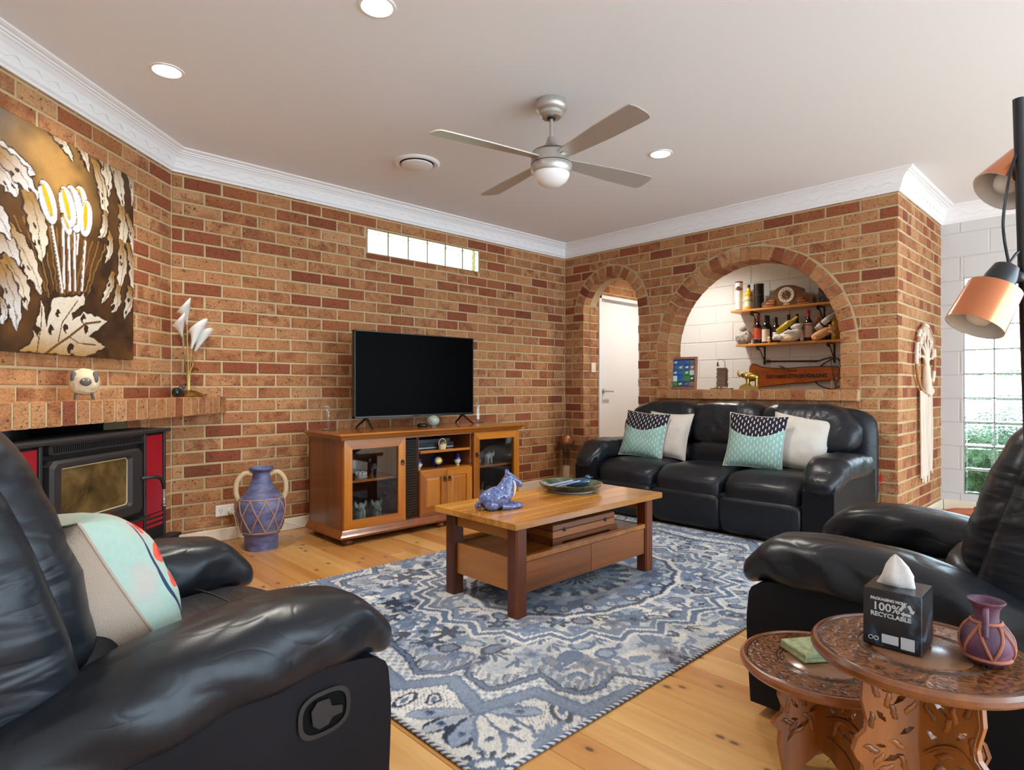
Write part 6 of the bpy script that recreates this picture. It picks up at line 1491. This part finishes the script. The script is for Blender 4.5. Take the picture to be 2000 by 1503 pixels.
# ================================================================== THINGS ON THE BRICK SILL
ZS = SILL[3] + .001
def stained():
    t = thing('stained_glass_frame', 'wood framed mosaic of blue and green animal panes on the brick sill', 'picture', (.085, -1.378, ZS), RZB + .12); t.rotation_euler = (-.09, 0, RZB + .12); fm = wood('frame_rose', s2l(120, 78, 62), s2l(172, 122, 100), 2, .45)
    w, h = .128, .300
    for q in ((-w, 0, -w + .022, h), (w - .022, 0, w, h), (-w + .022, 0, w - .022, .022), (-w + .022, h - .022, w - .022, h)): obj('frame', MB().box(q[0], -.012, q[1], q[2], .010, q[3], .002), fm, t)
    obj('backing', MB().box(-w + .02, .002, .02, w - .02, .006, h - .02), plain('lead_came', s2l(70, 60, 62), .6), t)
    r = random.Random(8); cols = [(40, 92, 170), (32, 78, 160), (206, 228, 224), (60, 130, 70), (90, 110, 130), (196, 214, 214), (44, 96, 60), (150, 110, 84)]; pm_ = [plain('pane_%d' % i, s2l(*c), .2) for i, c in enumerate(cols)]
    xs = [-.104, -.062, .0, .058, .104]; zs_ = [.026, .072, .128, .178, .228, .272]
    for i in range(4):
        for j in range(5):
            p = obj('pane', MB().box(xs[i] + .002, -.003, zs_[j] + .002, xs[i + 1] - .002, .001, zs_[j + 1] - .002, .001), pm_[(0 if (j in (2, 3, 4) and i < 3 and r.random() < .65) else r.randrange(8))], t)
            if r.random() < .7: cx_, cz_ = (xs[i] + xs[i + 1]) / 2, (zs_[j] + zs_[j + 1]) / 2; obj('motif', MB().sph((cx_, -.004, cz_), (.014, .0015, .008), 8, 5).sph((cx_ + .010, -.004, cz_ + .007), (.005, .0015, .006), 6, 5), pm_[r.choice((2, 5, 7, 3))], p, 60)
stained()
def well():
    t = thing('twig_lantern_ornament', 'rustic stacked twig ornament with tiny hanging lamp on the brick sill', 'ornament', (.10, -1.755, ZS), RZB); tw = plain('twig_brown', s2l(120, 94, 72), .9, var=.25, bscale=30); r = random.Random(3)
    obj('slab', MB().prism([(-.085, -.05), (.06, -.055), (.092, -.02), (.08, .05), (-.04, .055), (-.09, .02)], 0, .010, 'z'), tw, t)
    for k in range(16):
        for s in (-1, 1): y = s * .028; obj('twig', MB().tube([(-.036 + r.uniform(-.006, .004), y + r.uniform(-.003, .003), .016 + k * .0112), (.036 + r.uniform(-.004, .006), y + r.uniform(-.003, .003), .016 + k * .0112)], .0058, 6), tw, t, 60)
    for k in range(7): a = k * .9; obj('pebble', MB().sph((.05 * math.cos(a), -.036 + .012 * math.sin(a * 2), .016), (.013, .010, .007), 8, 6), plain('pebble_pale', s2l(196, 178, 156), .7), t, 60)
    wire = plain('black_wire', (.02, .02, .02, 1), .5); obj('wire', MB().tube(bez([(.024, 0, .19), (.02, 0, .24), (.0, 0, .262), (-.03, 0, .262), (-.042, 0, .245)], 4), .0016, 6).tube([(.03, 0, .19), (.028, 0, .245), (.018, 0, .25)], .0016, 6), wire, t, 60)
    obj('lamp', MB().lathe([(.014, .205), (.012, .212), (.006, .215), (.009, .225), (.004, .24), (.0, .246)], 12, (-.042, 0, 0)), wire, t, 50)
well()
br_ = plain('polished_brass', s2l(176, 146, 72), .3, 1.)
el_ = elephant('brass_elephant', 'brass elephant with raised trunk standing on a rock on the sill', br_, (.10, -2.02, ZS), RZB + PI + .25, 1.25, True, .03, br_)
obj('rock', MB().prism([(-.02, .0), (.10, .0), (.085, .03), (.04, .052), (.02, .05)], -.035, .035, 'y'), br_, el_)
el_.rotation_euler = (0, 0, RZB + PI + .25)
t = thing('reed_diffuser', 'clear glass reed diffuser with dark sticks on the sill end', 'diffuser', (.09, -2.69, ZS), RZB); gd = glassy('diffuser_glass', (.92, .88, .84, 1), .4)
obj('bottle', MB().box(-.028, -.028, 0, .028, .028, .075, .006).cyl((0, 0, .075), .012, .022, 14), gd, t)
for k in range(7): a = k * .9; obj('reed', MB().tube([(.004 * math.cos(a), .004 * math.sin(a), .01), (.045 * math.cos(a), .03 * math.sin(a), .26)], .0017, 5), plain('reed_dark', s2l(50, 36, 30), .7), t, 60)
# ================================================================== CARVED SIDE TABLES
def carved_wood(name):
    g = G(name); v = g.n('TexCoord').outputs['Object']; sp = g.n('SeparateXYZ', Vector=v); r = g.math('SQRT', g.math('ADD', g.math('MULTIPLY', sp.outputs[0], sp.outputs[0]), g.math('MULTIPLY', sp.outputs[1], sp.outputs[1])))
    vo = g.n('TexVoronoi', {'feature': 'SMOOTH_F1'}, Vector=v, Scale=120., Randomness=.9).outputs['Distance']; wv = g.n('TexWave', {'wave_type': 'RINGS'}, Vector=v, Scale=40., Distortion=7., Detail=2.).outputs[0]
    h = g.math('ADD', g.math('MULTIPLY', vo, 1.2), g.math('MULTIPLY', wv, .5))
    c = g.ramp(h, [(.25, s2l(40, 20, 10)), (.55, s2l(88, 48, 22)), (.9, s2l(120, 72, 38))])
    g.p(Base_Color=c, Roughness=.3, Normal=g.bump(h, .7, .0035)); g.b.inputs['Coat Weight'].default_value = .25; g.b.inputs['Coat Roughness'].default_value = .15; return g.m
MAT['carve'] = carved_wood('carved_top'); MAT['sheesham'] = wood('sheesham', s2l(88, 44, 12), s2l(162, 94, 34), 2, .34, 1.1, coat=.25); MAT['rimw'] = wood('sheesham_rim', s2l(86, 44, 18), s2l(142, 80, 38), 0, .28, 1., coat=.4)
LEAFM = MB().loft([[(x, .5 * w * math.sin(q), w * math.cos(q) + .004 * math.sin(x * 140)) for q in [2 * PI * i / 8 for i in range(8)]] for x, w in ((-.018, .0006), (-.013, .0045), (-.008, .0070), (-.004, .0056), (.001, .0084), (.006, .0062), (.010, .0060), (.014, .0036), (.020, .0005))]).mesh('carved_leaf'); LEAFM.shade_smooth(); LEAFM.materials.append(MAT['sheesham'])
def side_table(label, loc, R, h, ang, wing, spread=1.75):
    t = thing('carved_side_table', label, 'table', loc)
    obj('rim', MB().lathe([(R * .86, h - .024), (R * .97, h - .024), (R, h - .017), (R * 1.0, h - .008), (R * .975, h - .001), (R * .95, h), (R * .935, h - .003), (R * .93, h - .006)], 64, cap=False), MAT['rimw'], t, 35)
    tp = obj('top', MB().lathe([(.0, h - .024), (R * .9, h - .024), (R * .935, h - .006), (R * .93, h - .0035), (.0, h - .0035)], 64, cap=False), MAT['carve'], t, 35)
    for q in (.90, .54, .50): obj('inlay_ring', MB().lathe([(R * q, h - .0036), (R * q + .002, h - .002), (R * q + .004, h - .0036)], 64, cap=False), plain('inlay_dark', s2l(40, 26, 20), .3), tp, 60)
    obj('inlay_disc', MB().lathe([(0, h - .0025), (R * .44, h - .0025), (R * .45, h - .004)], 64, cap=False), plain('inlay_pale', s2l(120, 84, 60), .22), tp, 40)
    hh = h - .026
    out = [(.004, hh), (wing * .93, hh), (wing * 1.02, hh * .93), (wing * 1.05, hh * .83), (wing * .95, hh * .73), (wing * .98, hh * .69), (wing * 1.12, hh * .655), (wing * 1.2, hh * .60), (wing * 1.13, hh * .565), (wing * 1.02, hh * .54), (wing * 1.05, hh * .42), (wing * .99, hh * .30), (wing * .93, hh * .18), (wing * 1.0, hh * .08), (wing * 1.02, 0), (wing * .76, 0), (wing * .66, hh * .12), (wing * .45, hh * .24), (wing * .22, hh * .30), (.004, hh * .31)]
    def leafhole(cx, cz, a, L, w_): 
        P = [(-L, 0), (-L * .5, w_ * .8), (-L * .2, w_ * .55), (L * .15, w_), (L * .45, w_ * .5), (L, 0), (L * .4, -w_ * .5), (0, -w_ * .75), (-L * .45, -w_ * .45)]
        return [(cx + p * math.cos(a) - q * math.sin(a), cz + p * math.sin(a) + q * math.cos(a)) for p, q in P]
    holes = [leafhole(wing * .36, hh * .84, -.7, wing * .20, .008), leafhole(wing * .66, hh * .88, .5, wing * .17, .008), leafhole(wing * .72, hh * .76, .9, wing * .14, .007), leafhole(wing * .26, hh * .70, -.5, wing * .15, .008), leafhole(wing * .50, hh * .58, -.35, wing * .20, .008), leafhole(wing * .80, hh * .50, -1.0, wing * .17, .008), leafhole(wing * .72, hh * .63, .2, wing * .10, .005)]
    for k in range(4):
        a = ang + (k % 2) * spread + (PI if k > 1 else 0); M = Matrix.Rotation(a, 4, 'Z')
        p = obj('leg_panel', wall_body(Matrix(), out, holes, -.007, .007), MAT['sheesham'], t); p.matrix_local = M
        vine = MB().tube(bez([(wing * .12, -.007, hh * .62), (wing * .4, -.0085, hh * .68), (wing * .7, -.0085, hh * .70), (wing * .95, -.008, hh * .64)], 5), [.004] * 10 + [.003] * 6, 6)
        obj('carving', vine, MAT['sheesham'], p, 60)
        obj('edge_bead', MB().tube([(x * .94, -.0075, z) for x, z in out[1:15]], .003, 6), MAT['sheesham'], p, 60)
        obj('arch_bead', MB().tube(bez([(wing * .82, -.0075, hh * .10), (wing * .80, -.0075, hh * .30), (wing * .55, -.0075, hh * .43), (wing * .16, -.0075, hh * .47)], 5), .003, 6), MAT['sheesham'], p, 60)
        for side in (-1, 1):
            for (x, z, q) in ((.5, .78, .9), (.2, .80, 2.0), (.62, .535, -.7), (.88, .615, .1), (.32, .56, -2.2), (.82, .87, .8), (.48, .91, .3), (.60, .83, 1.4), (.18, .90, 1.2), (.75, .57, -1.2), (.42, .64, .2), (.88, .74, 1.3)):
                obj('carved_leaf', LEAFM, None, p, loc=(wing * x, side * .0068, hh * z), rot=(0, -q, 0))
    obj('hinge_post', MB().cyl((0, 0, hh * .3), .006, hh * .7, 10), MAT['sheesham'], t, 40)
side_table('larger carved round side table holding the tissue box and purple vase', (-3.464, -4.007, 0), .203, .50, math.radians(192) - 1.05, .113, 2.1)
side_table('smaller carved round side table with the green coasters tucked under the larger one', (-3.268, -3.752, 0), .203, .33, math.radians(196) - .85, .125)
# ---------------- tissue box
def tissue():
    t = thing('tissue_box', 'black marbled cube tissue box printed 100% RECYCLABLE on the carved table', 'tissue box', (-3.462, -3.967, .5002), math.radians(-88.5) + .0)
    g = G('marbled_card'); v = g.coord(rand=False); n1 = g.noise(v, 16., 4., .55, 2.2); n2 = g.noise(v, 7., 3., .5, 1.5); g.p(Base_Color=g.mix(g.ramp(n2, [(.50, (0, 0, 0)), (.62, (1, 1, 1))]), s2l(16, 16, 20), g.ramp(n1, [(.35, s2l(18, 22, 28)), (.55, s2l(70, 92, 110)), (.75, s2l(150, 170, 184))])), Roughness=.3)
    gt = G('marbled_card_top'); v = gt.coord(rand=False); n1 = gt.noise(v, 14., 4., .55, 2.4); gt.p(Base_Color=gt.ramp(n1, [(.3, s2l(30, 36, 44)), (.5, s2l(110, 128, 140)), (.7, s2l(176, 190, 198))]), Roughness=.28)
    b = .0525; H = .118
    obj('carton', MB().box(-b, -b, 0, b, b, H, .0015), g.m, t); obj('lid_print', MB().box(-b + .001, -b + .001, H, b - .001, b - .001, H + .0006), g.m, t)
    wh = plain('print_white', s2l(184, 186, 190), .5); y = -b - .0006
    pr = obj('print_panel', MB().box(-.018, y, .010, .012, -b, .028).box(.016, y, .006, .040, -b, .030), wh, t)
    for s_, sz, x, z in (('100%', .023, -.010, .083), ('RECYCLABLE', .0125, -.002, .067), ('PACKAGING NOW', .0075, -.006, .099)): obj('lettering', upright(text_mesh(s_, sz, .0003, 'CENTER', .0004), lambda a, c, d, x=x, z=z: (x + a, y - .0004 - d, z + c)), wh, pr)
    # three chasing arrows
    ar = MB()
    for k in range(3):
        a = k * 2 * PI / 3 + .5; pts = [(.008, -.003), (.008, .003), (-.004, .0025), (-.004, .006), (-.010, .0), (-.004, -.006), (-.004, -.0025)]
        P = [(.026 + (p * -math.sin(a) + (q + .0085) * math.cos(a)), .086 + (p * math.cos(a) + (q + .0085) * math.sin(a))) for p, q in pts]; ar.prism(P, y - .0004, y + .0002, 'y')
    obj('recycle_mark', ar, wh, pr)
    for x in (-.038, -.028): obj('round_mark', MB().tube([(x + .004 * math.cos(q * PI / 6), y, .016 + .004 * math.sin(q * PI / 6)) for q in range(12)], .0007, 5, loop=True), wh, pr, 60)
    ti = MB(); R = []
    for z, rx, ry, ox in ((.0, .034, .010, 0), (.010, .031, .018, 0), (.026, .028, .017, .002), (.044, .020, .012, .003), (.058, .010, .006, .002), (.066, .0015, .0015, .0)):
        R.append([(ox - .005 + (rx * (1 + .14 * math.sin(3 * q + z * 60))) * math.cos(q), (ry * (1 + .2 * math.cos(4 * q + z * 40))) * math.sin(q), H + .0006 + z) for q in [2 * PI * i / 24 for i in range(24)]])
    obj('tissue', ti.loft(R, cap=False), plain('tissue_paper', s2l(204, 196, 190), .9, bump=.4, bscale=30), t, 60)
tissue()
def purple_vase():
    g = G('purple_clay'); nz = g.noise(g.coord(rand=False), 22., 4., .6); g.p(Base_Color=g.ramp(nz, [(.3, s2l(56, 34, 56)), (.55, s2l(96, 54, 74)), (.75, s2l(130, 84, 96))]), Roughness=.6, Normal=g.bump(nz, .2, .004))
    t = thing('small_purple_vase', 'small purple clay vase with rope lattice on the carved table', 'vase', (-3.44, -4.112, .5002), 2.9); P = [(.026, 0), (.030, .003), (.037, .012), (.044, .03), (.043, .05), (.033, .068), (.022, .080), (.020, .092), (.023, .108), (.031, .118), (.030, .121), (.024, .116), (.018, .1)]
    obj('body', MB().lathe(bez2(P, 3), 32), g.m, t, 60); rp = plain('rope_clay', s2l(158, 92, 68), .75, var=.25, bscale=120)
    rad = lambda z: np.interp(z, [.0, .012, .03, .05, .068, .08], [.026, .037, .044, .043, .033, .022])
    for z in (.013, .079): obj('rope_band', MB().tube([((rad(z) + .0015) * math.cos(2 * PI * i / 30), (rad(z) + .0015) * math.sin(2 * PI * i / 30), z) for i in range(30)], .0036, 6, loop=True), rp, t, 60)
    for k in range(5):
        for s in (-1, 1): obj('rope', MB().tube([((rad(.078 - .064 * i / 10) + .001) * math.cos(2 * PI * k / 5 + s * i / 10 * .63), (rad(.078 - .064 * i / 10) + .001) * math.sin(2 * PI * k / 5 + s * i / 10 * .63), .078 - .064 * i / 10) for i in range(11)], .0030, 6), rp, t, 60)
    for a in (.35, .35 + PI): obj('handle', MB().tube(bez([(.022 * math.cos(a), .022 * math.sin(a), .110), (.033 * math.cos(a), .033 * math.sin(a), .098), (.036 * math.cos(a), .036 * math.sin(a), .078), (.041 * math.cos(a), .041 * math.sin(a), .060)], 5), .0055, 8), g.m, t, 60)
purple_vase()
gm = G('mossy_card'); nz = gm.noise(gm.coord(), 60., 4., .65); gm.p(Base_Color=gm.ramp(nz, [(.3, s2l(112, 116, 78)), (.6, s2l(158, 162, 122)), (.8, s2l(178, 178, 140))]), Roughness=.6)
for k, (z, a, lab) in enumerate(((.3300, .0, 'mossy green square coaster at the bottom of the pair'), (.3415, .03, 'mossy green square coaster on top of the pair'))):
    tag(obj('coaster', MB().box(-.052, -.052, 0, .052, .052, .0108, .0015), gm.m, loc=(-3.250, -3.712, z), rot=(0, 0, .95 + a)), lab, 'coaster')
# ================================================================== COPPER FLOOR LAMP
def floor_lamp():
    bk = plain('lamp_black', (.012, .012, .014, 1), .3); g = G('brushed_copper'); v = g.coord(rand=False, scale=(2., 2., 160.)); g.p(Base_Color=s2l(206, 130, 92), Metallic=1., Roughness=.27, Normal=g.bump(g.noise(v, 1., 2.), .04, .002)); cop = g.m; wh = plain('shade_inside', s2l(224, 218, 212), .55); B0 = Vector((-3.209, -4.178, 0))
    t = thing('floor_lamp', 'black floor lamp with two brushed copper spot shades behind the carved table', 'lamp', B0); q = lambda p: Vector(p) - B0
    obj('base', MB().lathe([(.105, 0), (.105, .010), (.09, .016), (.02, .02), (.0, .02)], 36), bk, t, 40)
    obj('pole', MB().tube([q((-3.209, -4.178, .016)), q((-3.2485, -4.141, 1.660))], .0115, 16), bk, t, 40)
    def shade(top, bot, r0, r1, arm):
        top, bot = q(top), q(bot); d = (bot - top).normalized(); e = d.orthogonal().normalized(); f = d.cross(e); L = (bot - top).length
        ring = lambda r, s, n=36: [top + d * s + (e * math.cos(2 * PI * i / n) + f * math.sin(2 * PI * i / n)) * r for i in range(n)]
        s = obj('shade', MB().loft([ring(.018, -.002), ring(r0 * .75, .0), ring(r0, .006), ring(r1, L)], cap=False), cop, t, 40)
        obj('shade_lining', MB().loft([ring(.015, .004), ring(r0 - .003, .010), ring(r1 - .0025, L - .0002), ring(r1, L)], cap=False), wh, s, 40)
        obj('bulb', MB().loft([ring(.010, .01, 20), ring(.014, .03, 20), ring(.026, L * .62, 20), ring(.027, L * .76, 20), ring(.018, L * .9, 20), ring(.002, L * .94, 20)]), plain('bulb_frost', s2l(236, 232, 226), .25), s, 60)
        obj('lamp_cap', MB().loft([ring(.014, -.052, 24), ring(.024, -.046, 24), ring(.030, -.020, 24), ring(.030, .003, 24)]), bk, s, 40)
        k = top - d * .025; obj('swivel', MB().tube([k, q(arm)], [.012, .009], 10), cop, s, 60); obj('swivel_knob', MB().sph(k + (q(arm) - k).normalized() * .034, .014, 12, 8), bk, s, 60)
    shade((-3.283, -4.107, 1.257), (-3.318, -4.074, 1.170), .051, .056, (-3.239, -4.150, 1.275))
    shade((-3.160, -4.150, 1.548), (-3.205, -4.100, 1.480), .046, .056, (-3.245, -4.144, 1.555))
    obj('cable', MB().tube(bez([q((-3.247, -4.142, 1.56)), q((-3.262, -4.128, 1.50)), q((-3.272, -4.118, 1.41)), q((-3.271, -4.119, 1.36)), q((-3.264, -4.126, 1.305))], 6), .0032, 6).tube(bez([q((-3.264, -4.126, 1.305)), q((-3.250, -4.14, 1.33)), q((-3.236, -4.152, 1.325))], 5), .0032, 6), bk, t, 60)
floor_lamp()
# ================================================================== CEILING FAN
def fan():
    sv = plain('fan_silver', s2l(196, 192, 186), .34, .75); bl = plain('fan_blade_silver', s2l(188, 180, 170), .42, .4); dk = plain('fan_gap', (.02, .02, .02, 1), .6)
    op = plain('opal_glass', s2l(240, 238, 234), .3)
    t = thing('ceiling_fan', 'silver four-blade ceiling fan with opal light bowl', 'fan', (-2.548, -2.135, ZC))
    obj('canopy', MB().lathe([(.082, 0), (.086, -.008), (.086, -.034), (.078, -.050), (.066, -.058), (.064, -.074), (.050, -.086), (.0, -.087)], 36), sv, t, 35)
    obj('rod', MB().cyl((0, 0, -.21), .0105, .125, 16), sv, t, 40); obj('rod_collar', MB().lathe([(.022, -.086), (.022, -.094), (.012, -.096)], 20), dk, t, 40)
    h = obj('motor', MB().lathe([(.016, -.190), (.020, -.192), (.030, -.225), (.052, -.250), (.088, -.268), (.104, -.282), (.108, -.300), (.108, -.338), (.112, -.350), (.110, -.372), (.100, -.388)], 40, cap=False), sv, t, 35)
    for z in (-.272, -.336): obj('trim_ring', MB().lathe([(.1 if z > -.3 else .1085, z), (.102 if z > -.3 else .1105, z - .002), (.1 if z > -.3 else .1085, z - .004)], 40, cap=False), dk, h, 40)
    obj('light_bowl', MB().lathe([(.099, -.386), (.096, -.402), (.082, -.426), (.055, -.446), (.025, -.455), (.0, -.456)], 40, cap=False), op, t, 60)
    out = [(.095, -.036), (.16, -.044), (.42, -.064), (.655, -.070), (.676, -.066), (.688, -.036), (.690, .0), (.688, .036), (.676, .060), (.655, .066), (.42, .062), (.16, .042), (.095, .034)]
    me = None
    for k in range(4):
        a = math.radians(78 + 90 * k); m = MB().prism(out, -.003, .003, 'z').tf(lambda x, y, z: (x, y * math.cos(.20) + z * math.sin(.20), -.312 - y * math.sin(.20) + z * math.cos(.20)))
        b = obj('blade', m, bl, t, rot=(0, 0, a)); obj('blade_iron', MB().box(.06, -.02, -.318, .13, .02, -.308, .003), sv, b)
fan()
v = thing('ceiling_vent', 'round white air vent in the ceiling near the fan', 'vent', (-2.562, -.908, ZC))
obj('ring', MB().lathe([(.155, 0), (.156, -.006), (.142, -.016), (.120, -.012), (.112, 0)], 48, cap=False), MAT['plaster'], v, 40); obj('throat', MB().lathe([(.0, -.001), (.118, -.001)], 48, cap=False), plain('vent_dark', (.03, .03, .03, 1), .9), v)
obj('disc', MB().lathe([(.0, -.026), (.098, -.026), (.106, -.022), (.108, -.016), (.0, -.014)], 48, cap=False), MAT['plaster'], v, 40)
# ================================================================== MACRAME
def macrame():
    t = thing('macrame_hanging', 'cream macrame tree of life hoop with long fringe on the brick pier', 'wall hanging', (.672, -LA - .012, 1.262))
    cot = plain('cotton_cord', s2l(226, 208, 188), .95, bump=.6, bscale=160, spec=.1); wd_ = plain('cane_hoop', s2l(168, 118, 74), .55); RX_, RZ_ = .285, .265
    obj('hoop', MB().tube([(RX_ * math.cos(2 * PI * i / 48), -.012, RZ_ * math.sin(2 * PI * i / 48)) for i in range(48)], .011, 8, loop=True), wd_, t, 60)
    r = random.Random(2)
    trunk = obj('trunk', MB().tube(bez([(.03, -.012, -.262), (.0, -.018, -.16), (-.01, -.018, -.07), (-.005, -.016, .0)], 4), [.034] * 5 + [.028] * 4 + [.02] * 4, 10), cot, t, 60)
    ends = []
    for k, (x, z) in enumerate(((-.17, .02), (-.13, .10), (-.05, .13), (.04, .14), (.12, .09), (.17, .01))):
        obj('branch', MB().tube(bez([(-.005, -.016, -.05 + .015 * k % .05), (x * .45, -.018, z * .45), (x, -.014, z)], 4), [.016, .015, .014, .013, .012, .011, .010, .009, .008], 8), cot, trunk, 60); ends.append((x, z))
    nt = MB()
    for k in range(34):
        a = PI * (k + .5) / 34; p = (RX_ * math.cos(a), RZ_ * math.sin(a)); e = min(ends, key=lambda q: (q[0] - p[0]) ** 2 + (q[1] - p[1]) ** 2)
        m_ = ((p[0] + e[0]) / 2 + r.uniform(-.03, .03), (p[1] + e[1]) / 2 + r.uniform(-.02, .02)); nt.tube(bez([(p[0], -.012, p[1]), (m_[0], -.018, m_[1]), (e[0], -.014, e[1])], 4), .0042, 6)
        if k < 33: a2 = PI * (k + 2.2) / 34; q = (RX_ * .72 * math.cos(a2), RZ_ * .72 * math.sin(a2)); nt.tube([(m_[0], -.016, m_[1]), (q[0], -.018, q[1])], .004, 6)
    obj('netting', nt, cot, t, 60)
    for a0, a1 in ((2.2, 2.5), (2.7, 3.3), (.1, .35), (-.75, -.35), (1.35, 1.8), (-1.4, -.95)):
        obj('wrap', MB().tube([(RX_ * math.cos(a0 + (a1 - a0) * i / 8), -.012, RZ_ * math.sin(a0 + (a1 - a0) * i / 8)) for i in range(9)], .0145, 8), cot, t, 60)
    obj('knot', MB().sph((.07, -.026, -.262), (.055, .022, .032), 14, 10).sph((.12, -.026, -.25), (.04, .02, .028), 12, 8), cot, t, 60)
    for k in range(26):
        x = -.165 + k * .0142; top = -.265 + .10 * max(0, -x * 1.2); bot = -.94 + r.uniform(-.03, .05) + (.05 if k > 18 else 0)
        obj('fringe_cord', MB().tube(bez([(x, -.012, top), (x + r.uniform(-.006, .006), -.016, (top + bot) / 2), (x + r.uniform(-.02, .02), -.014, bot)], 4), [.006] * 8 + [.008], 6), cot, t, 60)
macrame()
# ---------------- terracotta figure on the floor
t = thing('terracotta_figure', 'small terracotta piglet lying on the floor below the glass block window', 'figurine', (1.02, -3.34, 0), -1.25); tc = plain('terracotta', s2l(176, 98, 66), .75, var=.1, bscale=40)
obj('body', MB().tube(bez([(-.12, 0, .03), (-.05, 0, .036), (.02, 0, .04), (.07, 0, .05)], 4), [.016, .024, .03, .034, .036, .036, .036, .036, .036, .036, .034, .03, .02], 12).tf(lambda x, y, z: (x, y, max(z, .001))), tc, t, 60)
obj('head', MB().sph((.095, 0, .065), (.042, .036, .036), 14, 10), tc, t, 60); obj('snout', MB().lathe([(.016, 0), (.018, .02), (.0, .022)], 12, (.125, 0, .055), axis='x'), tc, t, 60)
for s in (-1, 1): obj('ear', MB().prism([(.085, .09), (.10, .095), (.085, .125)], s * .03 - .006, s * .03 + .006, 'y'), tc, t); obj('leg', MB().tube([(.05, s * .035, .02), (.10, s * .05, .014), (.13, s * .045, .013)], [.018, .015, .012], 8), tc, t, 60)
# ---------------- planting outside the glass
def leafm(c): return plain('leaf_%d' % c[1], s2l(*c), .55, var=.3, bscale=8)
LM = [leafm((70, 110, 52)), leafm((104, 150, 62)), leafm((52, 88, 50))]
def shrub(x, y, h, w, n, mi, lab, seed, ll=.16):
    r = random.Random(seed); t = thing('garden_shrub', lab, 'shrub', (x, y, -.2)); st = MB(); lf = MB()
    for k in range(9):
        a = r.uniform(0, 2 * PI); e = (w * .6 * math.cos(a), w * .6 * math.sin(a), h * r.uniform(.5, .95)); st.tube(bez([(0, 0, 0), (e[0] * .3, e[1] * .3, e[2] * .5), e], 3), [.014, .013, .012, .011, .01, .008, .006], 6)
    for k in range(n):
        a = r.uniform(0, 2 * PI); rr = w * math.sqrt(r.random()); z = h * (.12 + .88 * r.random() ** .8) * (1 - .35 * (rr / w) ** 2); c0 = Vector((rr * math.cos(a), rr * math.sin(a), z))
        d = Vector((r.uniform(-1, 1), r.uniform(-1, 1), r.uniform(-.5, .7))).normalized(); s = d.orthogonal().normalized() * ll * .22; L = ll * r.uniform(.6, 1.2)
        lf.add([c0, c0 + d * L * .5 + s, c0 + d * L, c0 + d * L * .5 - s], [(0, 1, 2, 3)])
    obj('stems', st, plain('bark', s2l(90, 70, 50), .9), t, 60); o = obj('foliage', lf, LM[mi], t); o['kind'] = 'stuff'
shrub(2.15, -3.15, .92, .42, 900, 0, 'dark leafy shrub outside the glass blocks nearest the pier', 1)
shrub(2.22, -4.12, 1.0, .40, 700, 1, 'bright green shrub outside the glass block window', 2, .24)
shrub(3.35, -3.55, 1.15, .6, 900, 2, 'deep green shrub standing behind the others in the garden', 3)
# ================================================================== LAMPS
MAT['lamp_glow'] = G('lamp_glow').m
_g = MAT['lamp_glow'].node_tree.nodes['Principled BSDF']; _g.inputs['Emission Color'].default_value = (1, .95, .86, 1); _g.inputs['Emission Strength'].default_value = 14
def downlight(x, y, label, power, col=(1, .94, .85), rim=.075, beam='downlight_beam', angle=150):
    t = thing('downlight', label, 'downlight', (x, y, ZC), group='recessed ceiling downlights')
    mb = MB().lathe([(rim * .80, -.003), (rim * .84, -.006), (rim, -.004), (rim * 1.02, 0), (rim * .8, 0)], 32, cap=False)
    obj('rim', mb, MAT['white_plastic'], t, 40)
    obj('lens', MB().lathe([(.001, -.0035), (rim * .8, -.003), (rim * .8, -.0005)], 32, cap=False), MAT['lamp_glow'], t, 40)
    l = bpy.data.lights.new(beam, 'SPOT'); l.energy = power; l.color = col; l.spot_size = math.radians(angle); l.spot_blend = .9; l.shadow_soft_size = rim * .8
    o = bpy.data.objects.new(beam, l); COL.objects.link(o); o.parent = t; o.location = (0, 0, -.03)
downlight(-3.652, -2.199, 'ceiling downlight between the fan and the poppy cushion recliner', 74)
downlight(-4.125, -1.066, 'ceiling downlight in front of the lily painting and mantel', 66)
downlight(-1.503, -2.145, 'ceiling downlight between the fan and the brick arch wall', 78)
downlight(.66, -1.02, 'ceiling downlight inside the bar alcove behind the arch', 84, (1, .94, .86), beam='alcove_downlight_offscreen')
